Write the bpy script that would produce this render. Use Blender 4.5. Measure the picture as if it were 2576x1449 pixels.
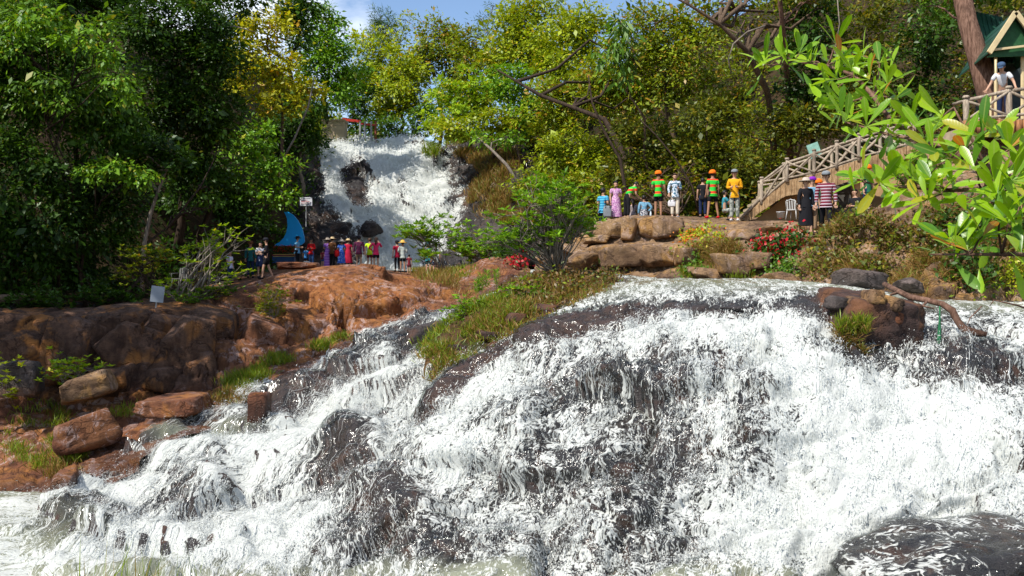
import bpy, math, random
import numpy as np
from mathutils import Vector, Matrix

for _o in list(bpy.data.objects):
    bpy.data.objects.remove(_o, do_unlink=True)
SC = bpy.context.scene
COL = SC.collection

# ------------------------------------------------------------------ camera
CAMZ = 5.0
FK = 2474.0            # focal length in units of a 2576 px wide picture
CX, CY = 1288.0, 724.5
cam_d = bpy.data.cameras.new('camera')
cam = bpy.data.objects.new('camera', cam_d)
COL.objects.link(cam)
cam.location = (0, 0, CAMZ)
cam.rotation_euler = (math.radians(90), 0, 0)
cam_d.sensor_width = 36.0
cam_d.lens = 36.0 * FK / 2576.0
cam_d.clip_start = 0.1
cam_d.clip_end = 3000
SC.camera = cam

# ------------------------------------------------------------------ sun, sky
TO_SUN = Vector((-0.52, -0.48, 0.86)).normalized()
sun_d = bpy.data.lights.new('sun', 'SUN')
sun_d.energy = 4.2
sun_d.angle = math.radians(0.55)
sun_d.color = (1.0, 0.94, 0.85)
sun = bpy.data.objects.new('sun', sun_d)
sun.rotation_euler = TO_SUN.to_track_quat('Z', 'Y').to_euler()
sun.location = (-30, -20, 60)
COL.objects.link(sun)

world = bpy.data.worlds.new('World')
SC.world = world
world.use_nodes = True
wn = world.node_tree
wn.nodes.clear()
w_out = wn.nodes.new('ShaderNodeOutputWorld')
w_bg = wn.nodes.new('ShaderNodeBackground')
w_sky = wn.nodes.new('ShaderNodeTexSky')
w_sky.sky_type = 'NISHITA'
w_sky.sun_disc = False
w_sky.sun_elevation = math.asin(TO_SUN.z)
w_sky.sun_rotation = math.atan2(TO_SUN.x, TO_SUN.y)
w_sky.altitude = 1300
w_sky.air_density = 1.0
w_sky.dust_density = 0.4
w_sky.ozone_density = 2.0
w_tc = wn.nodes.new('ShaderNodeTexCoord')
w_map = wn.nodes.new('ShaderNodeMapping')
w_map.inputs['Scale'].default_value = (1.6, 1.6, 4.2)
w_map.inputs['Location'].default_value = (0.35, 0.1, 0.3)
w_no = wn.nodes.new('ShaderNodeTexNoise')
w_no.inputs['Scale'].default_value = 2.1
w_no.inputs['Detail'].default_value = 8
w_no.inputs['Roughness'].default_value = 0.55
w_rp = wn.nodes.new('ShaderNodeValToRGB')
w_rp.color_ramp.elements[0].position = 0.47
w_rp.color_ramp.elements[1].position = 0.68
w_mx = wn.nodes.new('ShaderNodeMix')
w_mx.data_type = 'RGBA'
w_mx.inputs[7].default_value = (9.0, 9.2, 9.6, 1)
wn.links.new(w_tc.outputs['Generated'], w_map.inputs['Vector'])
wn.links.new(w_map.outputs['Vector'], w_no.inputs['Vector'])
wn.links.new(w_no.outputs['Fac'], w_rp.inputs['Fac'])
wn.links.new(w_rp.outputs['Color'], w_mx.inputs[0])
wn.links.new(w_sky.outputs['Color'], w_mx.inputs[6])
wn.links.new(w_mx.outputs[2], w_bg.inputs['Color'])
w_bg.inputs['Strength'].default_value = 0.12
wn.links.new(w_bg.outputs['Background'], w_out.inputs['Surface'])

SC.view_settings.view_transform = 'Standard'
SC.view_settings.look = 'None'
SC.view_settings.exposure = 0.62
SC.view_settings.gamma = 1.0
SC.view_settings.use_curve_mapping = False
SC.render.engine = 'CYCLES'
SC.cycles.max_bounces = 6
SC.cycles.diffuse_bounces = 3
SC.cycles.glossy_bounces = 2
SC.cycles.transmission_bounces = 3
SC.cycles.transparent_max_bounces = 12
SC.cycles.caustics_reflective = False
SC.cycles.caustics_refractive = False
SC.cycles.sample_clamp_indirect = 4.0
SC.cycles.use_denoising = True

# ------------------------------------------------------------------ helpers
def PP(px, py, d):
    """world point seen at (px, py) of the 2576 px wide photograph, d metres ahead"""
    return np.array([(px - CX) / FK * d, d, CAMZ - (py - CY) / FK * d])

def tag(o, label=None, cat=None, group=None, kind=None):
    if label: o['label'] = label
    if cat: o['category'] = cat
    if group: o['group'] = group
    if kind: o['kind'] = kind
    return o

def empty(name, loc, rz=0.0):
    o = bpy.data.objects.new(name, None)
    o.empty_display_size = 0.2
    COL.objects.link(o)
    o.location = loc
    o.rotation_euler = (0, 0, rz)
    return o

def link_mesh(name, me, mats=None, parent=None):
    o = bpy.data.objects.new(name, me)
    COL.objects.link(o)
    if mats is not None:
        if not isinstance(mats, (list, tuple)): mats = [mats]
        if len(me.materials) == 0:
            for m in mats: me.materials.append(m)
    if parent is not None:
        o.parent = parent
    return o

def np_mesh(name, verts, faces, smooth=False, attrs=None, matidx=None):
    """verts (N,3); faces: (M,k) array with one k"""
    verts = np.asarray(verts, dtype=np.float32)
    faces = np.asarray(faces, dtype=np.int32)
    me = bpy.data.meshes.new(name)
    nf, k = faces.shape
    me.vertices.add(len(verts)); me.loops.add(nf * k); me.polygons.add(nf)
    me.vertices.foreach_set('co', verts.ravel())
    me.loops.foreach_set('vertex_index', faces.ravel())
    me.polygons.foreach_set('loop_start', np.arange(0, nf * k, k, dtype=np.int32))
    if smooth:
        me.polygons.foreach_set('use_smooth', np.ones(nf, dtype=bool))
    if matidx is not None:
        me.polygons.foreach_set('material_index', np.asarray(matidx, dtype=np.int32))
    me.update(calc_edges=True)
    if attrs:
        for an, av in attrs.items():
            av = np.asarray(av, dtype=np.float32)
            if av.ndim == 1:
                a = me.attributes.new(an, 'FLOAT', 'POINT'); a.data.foreach_set('value', av)
            else:
                a = me.attributes.new(an, 'FLOAT_VECTOR', 'POINT'); a.data.foreach_set('vector', av.ravel())
    return me

class MB:
    """collects polygons of mixed size; build() links them as ONE mesh object"""
    def __init__(s): s.v = []; s.f = []; s.mi = []; s.cur = 0
    def add(s, verts, faces):
        n = len(s.v)
        s.v += [tuple(float(c) for c in v) for v in verts]
        for f in faces:
            s.f.append(tuple(int(i) + n for i in f)); s.mi.append(s.cur)
        return s
    def box(s, c, size, rot=None):
        hx, hy, hz = [a / 2 for a in size]
        pts = [Vector((x, y, z)) for x in (-hx, hx) for y in (-hy, hy) for z in (-hz, hz)]
        if rot is not None: pts = [rot @ p for p in pts]
        c = Vector(c)
        return s.add([p + c for p in pts], [(0, 1, 3, 2), (4, 6, 7, 5), (0, 4, 5, 1), (2, 3, 7, 6), (0, 2, 6, 4), (1, 5, 7, 3)])
    def tube(s, path, radii, sides=6, cap=True):
        v, f = tube_arrays(path, radii, sides, cap)
        return s.add(v, f)
    def lathe(s, prof, sides=16, c=(0, 0, 0), sx=1.0, sy=1.0):
        vs = []; fs = []
        for (r, z) in prof:
            for k in range(sides):
                a = 2 * math.pi * k / sides
                vs.append((c[0] + r * math.cos(a) * sx, c[1] + r * math.sin(a) * sy, c[2] + z))
        for i in range(len(prof) - 1):
            for k in range(sides):
                k2 = (k + 1) % sides
                fs.append((i * sides + k, i * sides + k2, (i + 1) * sides + k2, (i + 1) * sides + k))
        fs.append(tuple(range(sides))[::-1]); fs.append(tuple((len(prof) - 1) * sides + k for k in range(sides)))
        return s.add(vs, fs)
    def build(s, name, mats, parent=None, smooth=False):
        me = bpy.data.meshes.new(name)
        me.from_pydata(s.v, [], s.f)
        if smooth: me.polygons.foreach_set('use_smooth', [True] * len(me.polygons))
        if not isinstance(mats, (list, tuple)): mats = [mats]
        for m in mats: me.materials.append(m)
        if len(mats) > 1: me.polygons.foreach_set('material_index', s.mi)
        me.update()
        return link_mesh(name, me, None, parent)

def tube_arrays(path, radii, sides=6, cap=True):
    path = [Vector(tuple(p)) for p in path]
    n = len(path)
    if not hasattr(radii, '__len__'): radii = [radii] * n
    vs = []; fs = []
    up = Vector((0.31, 0.17, 0.93))
    for i, p in enumerate(path):
        t = (path[min(i + 1, n - 1)] - path[max(i - 1, 0)])
        if t.length < 1e-9: t = Vector((0, 0, 1))
        t.normalize()
        a = t.cross(up)
        if a.length < 0.1: a = t.cross(Vector((1, 0, 0)))
        a.normalize(); b = t.cross(a)
        for k in range(sides):
            an = 2 * math.pi * k / sides
            vs.append(tuple(p + (a * math.cos(an) + b * math.sin(an)) * radii[i]))
    for i in range(n - 1):
        for k in range(sides):
            k2 = (k + 1) % sides
            fs.append((i * sides + k, i * sides + k2, (i + 1) * sides + k2, (i + 1) * sides + k))
    if cap:
        fs.append(tuple(range(sides))[::-1]); fs.append(tuple((n - 1) * sides + k for k in range(sides)))
    return vs, fs

# ---- vectorised noise
def _h(ix, iy, iz, seed):
    x = (ix.astype(np.int64) * 374761393 + iy.astype(np.int64) * 668265263 + iz.astype(np.int64) * 2147483647 + seed * 974634777) & 0xFFFFFFFF
    x = ((x ^ (x >> 13)) * 1274126177) & 0xFFFFFFFF
    x = ((x ^ (x >> 16)) * 2246822519) & 0xFFFFFFFF
    return (x ^ (x >> 15)) & 0xFFFFFFFF

def noise3(P, seed=0):
    P = np.asarray(P, dtype=np.float64)
    i = np.floor(P).astype(np.int64); f = P - i
    w = f * f * f * (f * (f * 6 - 15) + 10)
    out = 0
    for dx in (0, 1):
        for dy in (0, 1):
            for dz in (0, 1):
                h = _h(i[:, 0] + dx, i[:, 1] + dy, i[:, 2] + dz, seed)
                g0 = (h & 1023) / 511.5 - 1; g1 = ((h >> 10) & 1023) / 511.5 - 1; g2 = ((h >> 20) & 1023) / 511.5 - 1
                d = g0 * (f[:, 0] - dx) + g1 * (f[:, 1] - dy) + g2 * (f[:, 2] - dz)
                ww = (w[:, 0] if dx else 1 - w[:, 0]) * (w[:, 1] if dy else 1 - w[:, 1]) * (w[:, 2] if dz else 1 - w[:, 2])
                out = out + d * ww
    return out

def fbm(P, octs=4, seed=0, gain=0.5):
    P = np.asarray(P, dtype=np.float64)
    a = 1.0; s = 0
    for o in range(octs):
        s = s + a * noise3(P, seed + o * 17); P = P * 2.03; a *= gain
    return s

def worley(P, seed=0):
    P = np.asarray(P, dtype=np.float64)
    i = np.floor(P).astype(np.int64)
    n = len(P)
    F1 = np.full(n, 9.0); F2 = np.full(n, 9.0); H = np.zeros(n, dtype=np.int64); D = np.zeros((n, 3))
    for dx in (-1, 0, 1):
        for dy in (-1, 0, 1):
            for dz in (-1, 0, 1):
                c = i + np.array([dx, dy, dz])
                h = _h(c[:, 0], c[:, 1], c[:, 2], seed)
                q = np.stack([(h & 1023) / 1023.0, ((h >> 10) & 1023) / 1023.0, ((h >> 20) & 1023) / 1023.0], 1)
                df = P - (c + q)
                d = np.sqrt((df ** 2).sum(1))
                m = d < F1
                F2 = np.where(m, F1, np.minimum(F2, d))
                F1 = np.where(m, d, F1); H = np.where(m, h, H); D[m] = df[m]
    return F1, F2, H, D

def sstep(a, b, x):
    t = np.clip((x - a) / (b - a), 0, 1)
    return t * t * (3 - 2 * t)

def rock_disp(P, scale, amp, seed, stretch=(1, 1, 1), octs=2, crack=0.5, fine=0.12, warp_amt=0.16):
    """fractured-block displacement: each cell a tilted facet, joints recessed"""
    st = np.array(stretch)
    out = np.zeros(len(P))
    warp = np.stack([fbm(P / scale * 0.8, 2, seed + 5), fbm(P / scale * 0.8 + 31.7, 2, seed + 6), fbm(P / scale * 0.8 - 17.3, 2, seed + 7)], 1)
    s = scale; a = amp
    R = np.array(Matrix.Rotation(0.45, 3, 'Y') @ Matrix.Rotation(0.3, 3, 'Z'))
    for o in range(octs):
        Q = (P @ R.T + warp * s * warp_amt) / s / st
        F1, F2, H, D = worley(Q, seed + 101 * o)
        off = ((H >> 5) & 255) / 255.0 - 0.5
        tx = ((H >> 3) & 255) / 127.5 - 1; ty = ((H >> 11) & 255) / 127.5 - 1; tz = ((H >> 19) & 255) / 127.5 - 1
        out += a * (off * 1.1 + 0.8 * (tx * D[:, 0] + ty * D[:, 1] + tz * D[:, 2]))
        out -= a * crack * (1 - sstep(0.0, 0.07, F2 - F1))
        s *= 0.36; a *= 0.38
    out += amp * fine * 0.9 * fbm(P / scale * 6.0, 3, seed + 77, 0.6)
    return out

def cr_weights(knots, ts, linear=False):
    """interpolation matrix (len(ts) x len(knots)) - monotone-ish cubic Hermite"""
    K = len(knots)
    W = np.zeros((len(ts), K))
    E = np.eye(K)
    for r, t in enumerate(ts):
        i = int(np.clip(np.searchsorted(knots, t, 'right') - 1, 0, K - 2))
        h = knots[i + 1] - knots[i]; u = (t - knots[i]) / h
        if linear:
            W[r, i] += 1 - u; W[r, i + 1] += u; continue
        def tan(j):
            if j == 0: return (E[1] - E[0]) / (knots[1] - knots[0])
            if j == K - 1: return (E[K - 1] - E[K - 2]) / (knots[K - 1] - knots[K - 2])
            h0 = knots[j] - knots[j - 1]; h1 = knots[j + 1] - knots[j]
            return ((E[j] - E[j - 1]) / h0 * h1 + (E[j + 1] - E[j]) / h1 * h0) / (h0 + h1)
        t0 = tan(i) * 0.8; t1 = tan(i + 1) * 0.8
        u2 = u * u; u3 = u2 * u
        W[r] += (2 * u3 - 3 * u2 + 1) * E[i] + (u3 - 2 * u2 + u) * h * t0 + (-2 * u3 + 3 * u2) * E[i + 1] + (u3 - u2) * h * t1
    return W

class Loft:
    """control grid [columns][rows] of (px,py,d) or ('w',x,y,z) -> dense world grid (nr,nc,3)"""
    def __init__(s, cols, nr, nc, linear_rows=False):
        G = np.array([[PP(*p) if p[0] != 'w' else np.array(p[1:], dtype=float) for p in c] for c in cols])   # C,R,3
        G = G.transpose(1, 0, 2)                                   # R,C,3
        R, C, _ = G.shape
        dr = np.sqrt(((G[1:] - G[:-1]) ** 2).sum(2)).mean(1)
        dc = np.sqrt(((G[:, 1:] - G[:, :-1]) ** 2).sum(2)).mean(0)
        # spacing: the nearer the finer
        Yd = np.maximum(np.abs(G[:, :, 1]), 12.0)
        wr = dr / (((Yd[1:] + Yd[:-1]) / 2).mean(1)); wc = dc / (((Yd[:, 1:] + Yd[:, :-1]) / 2).mean(0))
        kr = np.concatenate([[0], np.cumsum(dr)]); kc = np.concatenate([[0], np.cumsum(dc)])
        sr = np.concatenate([[0], np.cumsum(wr)]); sc = np.concatenate([[0], np.cumsum(wc)])
        tr = np.interp(np.linspace(0, sr[-1], nr), sr, kr); tc = np.interp(np.linspace(0, sc[-1], nc), sc, kc)
        Wr = cr_weights(kr, tr, linear_rows); Wc = cr_weights(kc, tc)
        s.P = np.einsum('rR,cC,RCk->rck', Wr, Wc, G)
        s.nr, s.nc = nr, nc; s.tr, s.tc = tr, tc
        s.V, s.U = np.meshgrid(tr, tc, indexing='ij')
        s.rowf = np.interp(s.V, kr, np.arange(R)); s.colf = np.interp(s.U, kc, np.arange(C))
    def normals(s, P=None):
        P = s.P if P is None else P
        a = np.gradient(P, axis=0); b = np.gradient(P, axis=1)
        n = np.cross(a, b); n /= np.linalg.norm(n, axis=2, keepdims=True) + 1e-12
        if n[..., 2].mean() < 0: n = -n
        return n
    def flat(s): return s.P.reshape(-1, 3)
    def displace(s, h, smooth_n=None):
        n = s.normals() if smooth_n is None else smooth_n
        s.P = s.P + n * np.asarray(h).reshape(s.nr, s.nc, 1)
        return s
    def mesh(s, name, attrs=None, smooth=True, flip=False):
        idx = np.arange(s.nr * s.nc).reshape(s.nr, s.nc)
        f = np.stack([idx[:-1, :-1], idx[:-1, 1:], idx[1:, 1:], idx[1:, :-1]], -1).reshape(-1, 4)
        P = s.P.reshape(-1, 3)
        n = np.cross(P[f[:, 1]] - P[f[:, 0]], P[f[:, 3]] - P[f[:, 0]])
        if n[:, 2].mean() < 0: f = f[:, ::-1]
        return np_mesh(name, P, f, smooth, attrs)
    def at(s, px, py, tol=None):
        """surface point seen closest to the given pixel (nearest to the camera wins)"""
        P = s.P.reshape(-1, 3)
        x = P[:, 0] / P[:, 1] * FK + CX; y = CY - (P[:, 2] - CAMZ) / P[:, 1] * FK
        e = np.hypot(x - px, y - py) + P[:, 1] * 0.02
        return P[np.argmin(e)]

def project(P):
    return P[:, 0] / P[:, 1] * FK + CX, CY - (P[:, 2] - CAMZ) / P[:, 1] * FK

# ------------------------------------------------------------------ materials
def new_mat(name):
    m = bpy.data.materials.new(name); m.use_nodes = True
    nt = m.node_tree; nt.nodes.clear()
    out = nt.nodes.new('ShaderNodeOutputMaterial')
    return m, nt, out

class NT:
    """small node-building helper"""
    def __init__(s, nt): s.nt = nt
    def n(s, t, **kw):
        nd = s.nt.nodes.new('ShaderNode' + t)
        for k, v in kw.items(): setattr(nd, k, v)
        return nd
    def l(s, a, b): s.nt.links.new(a, b)
    def val(s, sock, v):
        if hasattr(v, 'is_output') or isinstance(v, bpy.types.NodeSocket): s.l(v, sock)
        else: sock.default_value = v
    def math(s, op, a, b=None, c=None, clamp=False):
        nd = s.n('Math', operation=op, use_clamp=clamp)
        s.val(nd.inputs[0], a)
        if b is not None: s.val(nd.inputs[1], b)
        if c is not None: s.val(nd.inputs[2], c)
        return nd.outputs[0]
    def mix(s, fac, a, b, blend='MIX'):
        nd = s.n('Mix', data_type='RGBA', blend_type=blend)
        s.val(nd.inputs[0], fac)
        s.val(nd.inputs[6], a if isinstance(a, bpy.types.NodeSocket) else tuple(a) + (1,) * (4 - len(a)))
        s.val(nd.inputs[7], b if isinstance(b, bpy.types.NodeSocket) else tuple(b) + (1,) * (4 - len(b)))
        return nd.outputs[2]
    def noise(s, vec, scale, detail=4, rough=0.55, dist=0.0):
        nd = s.n('TexNoise')
        if vec is not None: s.l(vec, nd.inputs['Vector'])
        nd.inputs['Scale'].default_value = scale; nd.inputs['Detail'].default_value = detail
        nd.inputs['Roughness'].default_value = rough; nd.inputs['Distortion'].default_value = dist
        return nd.outputs['Fac']
    def ramp(s, fac, stops, interp='LINEAR'):
        nd = s.n('ValToRGB'); cr = nd.color_ramp; cr.interpolation = interp
        while len(cr.elements) < len(stops): cr.elements.new(0.5)
        for e, (p, c) in zip(cr.elements, stops):
            e.position = p
            e.color = (c, c, c, 1) if not hasattr(c, '__len__') else tuple(c) + (1,)
        s.l(fac, nd.inputs['Fac'])
        return nd.outputs['Color']
    def mapping(s, vec, scale=(1, 1, 1), rot=(0, 0, 0), loc=(0, 0, 0)):
        nd = s.n('Mapping'); s.l(vec, nd.inputs['Vector'])
        nd.inputs['Scale'].default_value = scale; nd.inputs['Rotation'].default_value = rot; nd.inputs['Location'].default_value = loc
        return nd.outputs['Vector']
    def bump(s, h, strength=0.5, dist=0.05):
        nd = s.n('Bump'); s.l(h, nd.inputs['Height'])
        nd.inputs['Strength'].default_value = strength; nd.inputs['Distance'].default_value = dist
        return nd.outputs['Normal']
    def principled(s, color, rough=0.6, normal=None, spec=0.4, metallic=0.0):
        nd = s.n('BsdfPrincipled')
        s.val(nd.inputs['Base Color'], color if isinstance(color, bpy.types.NodeSocket) else tuple(color) + (1,))
        s.val(nd.inputs['Roughness'], rough)
        nd.inputs['Specular IOR Level'].default_value = spec; nd.inputs['Metallic'].default_value = metallic
        if normal is not None: s.l(normal, nd.inputs['Normal'])
        return nd

MATS = {}
def plain(name, col, rough=0.7, var=0.25, scale=8.0, spec=0.3, metallic=0.0, bump=0.0):
    """a coloured surface with a little uneven wear"""
    if name in MATS: return MATS[name]
    m, nt, out = new_mat(name); k = NT(nt)
    tc = k.n('TexCoord').outputs['Object']
    f = k.noise(tc, scale, 4, 0.6)
    c = k.mix(k.ramp(f, [(0.3, 0.0), (0.7, 1.0)]), tuple(a * (1 - var) for a in col), tuple(min(1, a * (1 + var)) for a in col))
    nrm = k.bump(k.noise(tc, scale * 4, 3), bump, 0.02) if bump else None
    p = k.principled(c, rough, nrm, spec, metallic)
    k.l(p.outputs[0], out.inputs[0]); MATS[name] = m
    return m

def rock_mat(name, cols, patch=None, wet=0.0, scale=1.0, lichen=0.0, stain=0.5, warm=None, brown=None, spec=0.3):
    """cols: dark, mid, bright ; patch: second hue in large patches"""
    m, nt, out = new_mat(name); k = NT(nt)
    geo = k.n('NewGeometry'); pos = geo.outputs['Position']
    mp = k.mapping(pos, (1, 1, 1.6))
    big = k.noise(mp, 0.45 * scale, 3, 0.6, 0.6)
    mid = k.noise(mp, 2.2 * scale, 5, 0.68, 0.4)
    fine = k.noise(mp, 17 * scale, 4, 0.72)
    c = k.mix(k.ramp(mid, [(0.32, 0.0), (0.68, 1.0)]), cols[0], cols[1])
    c = k.mix(k.ramp(big, [(0.42, 0.0), (0.66, 1.0)]), c, cols[2])
    if warm is not None: c = k.mix(k.n('Attribute', attribute_name='warm').outputs['Fac'], c, k.mix(k.ramp(mid, [(0.35, 0.0), (0.65, 1.0)]), warm[0], warm[1]))
    if brown is not None: c = k.mix(k.n('Attribute', attribute_name='brown').outputs['Fac'], c, k.mix(k.ramp(mid, [(0.35, 0.0), (0.65, 1.0)]), brown[0], brown[1]))
    if patch is not None:
        pn = k.noise(k.mapping(pos, (1, 1, 1), loc=(13.1, 4.2, 7.7)), 0.8 * scale, 3, 0.6, 1.0)
        c = k.mix(k.ramp(pn, [(0.52, 0.0), (0.62, 0.85)]), c, patch)
    if stain > 0:   # dark run-off streaks down the faces
        sn = k.noise(k.mapping(pos, (2.6, 2.6, 0.35)), 1.3 * scale, 3, 0.6, 0.3)
        c = k.mix(k.math('MULTIPLY', k.ramp(sn, [(0.5, 0.0), (0.64, 1.0)]), stain), c, tuple(a * 0.32 for a in cols[0]))
    if lichen > 0:
        ln = k.noise(k.mapping(pos, (1, 1, 1), loc=(3.3, 9.1, 1.7)), 3.0 * scale, 5, 0.72, 0.8)
        l2 = big
        lf = k.math('MULTIPLY', k.ramp(ln, [(0.53, 0.0), (0.58, 1.0)]), k.ramp(l2, [(0.42, 0.0), (0.56, 1.0)]))
        if brown is not None: lf = k.math('MULTIPLY', lf, k.math('SUBTRACT', 1.0, k.n('Attribute', attribute_name='brown').outputs['Fac'], clamp=True))
        c = k.mix(k.math('MULTIPLY', lf, lichen), c, (0.52, 0.40, 0.38))
    c = k.mix(k.ramp(fine, [(0.25, 0.75), (0.5, 0.0)]), c, k.mix(1.0, c, (0.42, 0.38, 0.36), 'MULTIPLY'))
    cn = k.noise(k.mapping(pos, (1, 1, 1.3), rot=(0.3, 0.5, 0.2)), 1.15 * scale, 3, 0.55, 0.5)
    crack = k.ramp(k.math('ABSOLUTE', k.math('SUBTRACT', cn, 0.5)), [(0.0, 0.0), (0.014, 1.0)])
    c = k.mix(crack, k.mix(1.0, c, (0.52, 0.48, 0.46), 'MULTIPLY'), c)
    h = k.math('ADD', k.math('MULTIPLY', mid, 0.38), k.math('ADD', k.math('MULTIPLY', fine, 0.48), k.math('MULTIPLY', crack, 0.2)))
    nrm = k.bump(h, 0.9, 0.14 / scale)
    wa = k.math('MAXIMUM', k.n('Attribute', attribute_name='wet').outputs['Fac'], wet)
    wa = k.math('MULTIPLY', wa, k.ramp(mid, [(0.2, 0.6), (0.6, 1.0)]), clamp=True)
    c = k.mix(wa, c, k.mix(1.0, c, (0.34, 0.32, 0.34), 'MULTIPLY'))
    p = k.principled(c, k.math('MULTIPLY_ADD', wa, -0.6, 0.88), nrm, spec)
    k.l(p.outputs[0], out.inputs[0])
    return m

def leaf_mat(name, dark, light, accent=None, acc_amt=0.06, trans=0.35, gloss=0.12, rough=0.45):
    if name in MATS: return MATS[name]
    m, nt, out = new_mat(name); k = NT(nt)
    at = k.n('Attribute', attribute_name='tint').outputs['Fac']
    c = k.mix(at, dark, light)
    if accent is not None:
        c = k.mix(k.math('GREATER_THAN', k.math('FRACT', k.math('MULTIPLY', at, 37.7)), 1 - acc_amt), c, accent)
    d = k.n('BsdfDiffuse'); k.l(c, d.inputs['Color'])
    t = k.n('BsdfTranslucent'); k.l(k.mix(1.0, c, (1.25, 1.15, 0.55), 'MULTIPLY'), t.inputs['Color'])
    g = k.n('BsdfGlossy'); g.inputs['Roughness'].default_value = rough; g.inputs['Color'].default_value = (0.8, 0.85, 0.8, 1)
    a = k.n('MixShader'); a.inputs[0].default_value = trans; k.l(d.outputs[0], a.inputs[1]); k.l(t.outputs[0], a.inputs[2])
    b = k.n('MixShader'); b.inputs[0].default_value = gloss * 0.22; k.l(a.outputs[0], b.inputs[1]); k.l(g.outputs[0], b.inputs[2])
    k.l(b.outputs[0], out.inputs[0]); MATS[name] = m
    return m

def bark_mat(name, c0, c1, scale=1.0):
    if name in MATS: return MATS[name]
    m, nt, out = new_mat(name); k = NT(nt)
    pos = k.n('NewGeometry').outputs['Position']
    f = k.noise(k.mapping(pos, (9 * scale, 9 * scale, 1.6 * scale)), 2.0, 5, 0.65, 0.4)
    b = k.noise(pos, 1.6 * scale, 3)
    c = k.mix(k.ramp(f, [(0.35, 0.0), (0.65, 1.0)]), c0, c1)
    c = k.mix(k.ramp(b, [(0.5, 0.0), (0.7, 0.7)]), c, tuple(a * 0.5 for a in c0))
    p = k.principled(c, 0.9, k.bump(f, 0.9, 0.03), 0.2)
    k.l(p.outputs[0], out.inputs[0]); MATS[name] = m
    return m
# ================================================================== TERRAIN
M_red = rock_mat('red_rock', [(0.075, 0.027, 0.015), (0.21, 0.078, 0.036), (0.27, 0.115, 0.050)], patch=(0.33, 0.135, 0.034), lichen=0.5, stain=0.55, warm=((0.24, 0.075, 0.024), (0.40, 0.165, 0.045)), brown=((0.045, 0.026, 0.018), (0.13, 0.075, 0.048)))
M_tan = rock_mat('tan_rock', [(0.10, 0.056, 0.034), (0.26, 0.160, 0.088), (0.32, 0.205, 0.105)], patch=(0.36, 0.20, 0.065), lichen=0.35, stain=0.6, scale=1.15)
M_wet = rock_mat('wet_black_rock', [(0.030, 0.026, 0.028), (0.072, 0.060, 0.062), (0.095, 0.070, 0.062)], patch=(0.14, 0.062, 0.035), wet=0.75, lichen=0.0, stain=0.3, scale=1.6, spec=0.45, brown=((0.05, 0.026, 0.020), (0.21, 0.10, 0.065)))
M_grey = rock_mat('grey_cliff_rock', [(0.05, 0.042, 0.040), (0.12, 0.098, 0.09), (0.16, 0.12, 0.10)], patch=(0.18, 0.10, 0.06), wet=0.2, lichen=0.2, stain=0.6)
M_far = rock_mat('falls_rock', [(0.030, 0.027, 0.03), (0.075, 0.066, 0.066), (0.11, 0.09, 0.08)], patch=(0.15, 0.085, 0.05), wet=0.5, lichen=0.0, stain=0.4, scale=0.8)
M_soil = rock_mat('forest_floor', [(0.018, 0.013, 0.008), (0.042, 0.027, 0.015), (0.055, 0.036, 0.018)], patch=(0.025, 0.032, 0.010), lichen=0.0, stain=0.0, scale=1.2, spec=0.1)

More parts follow.
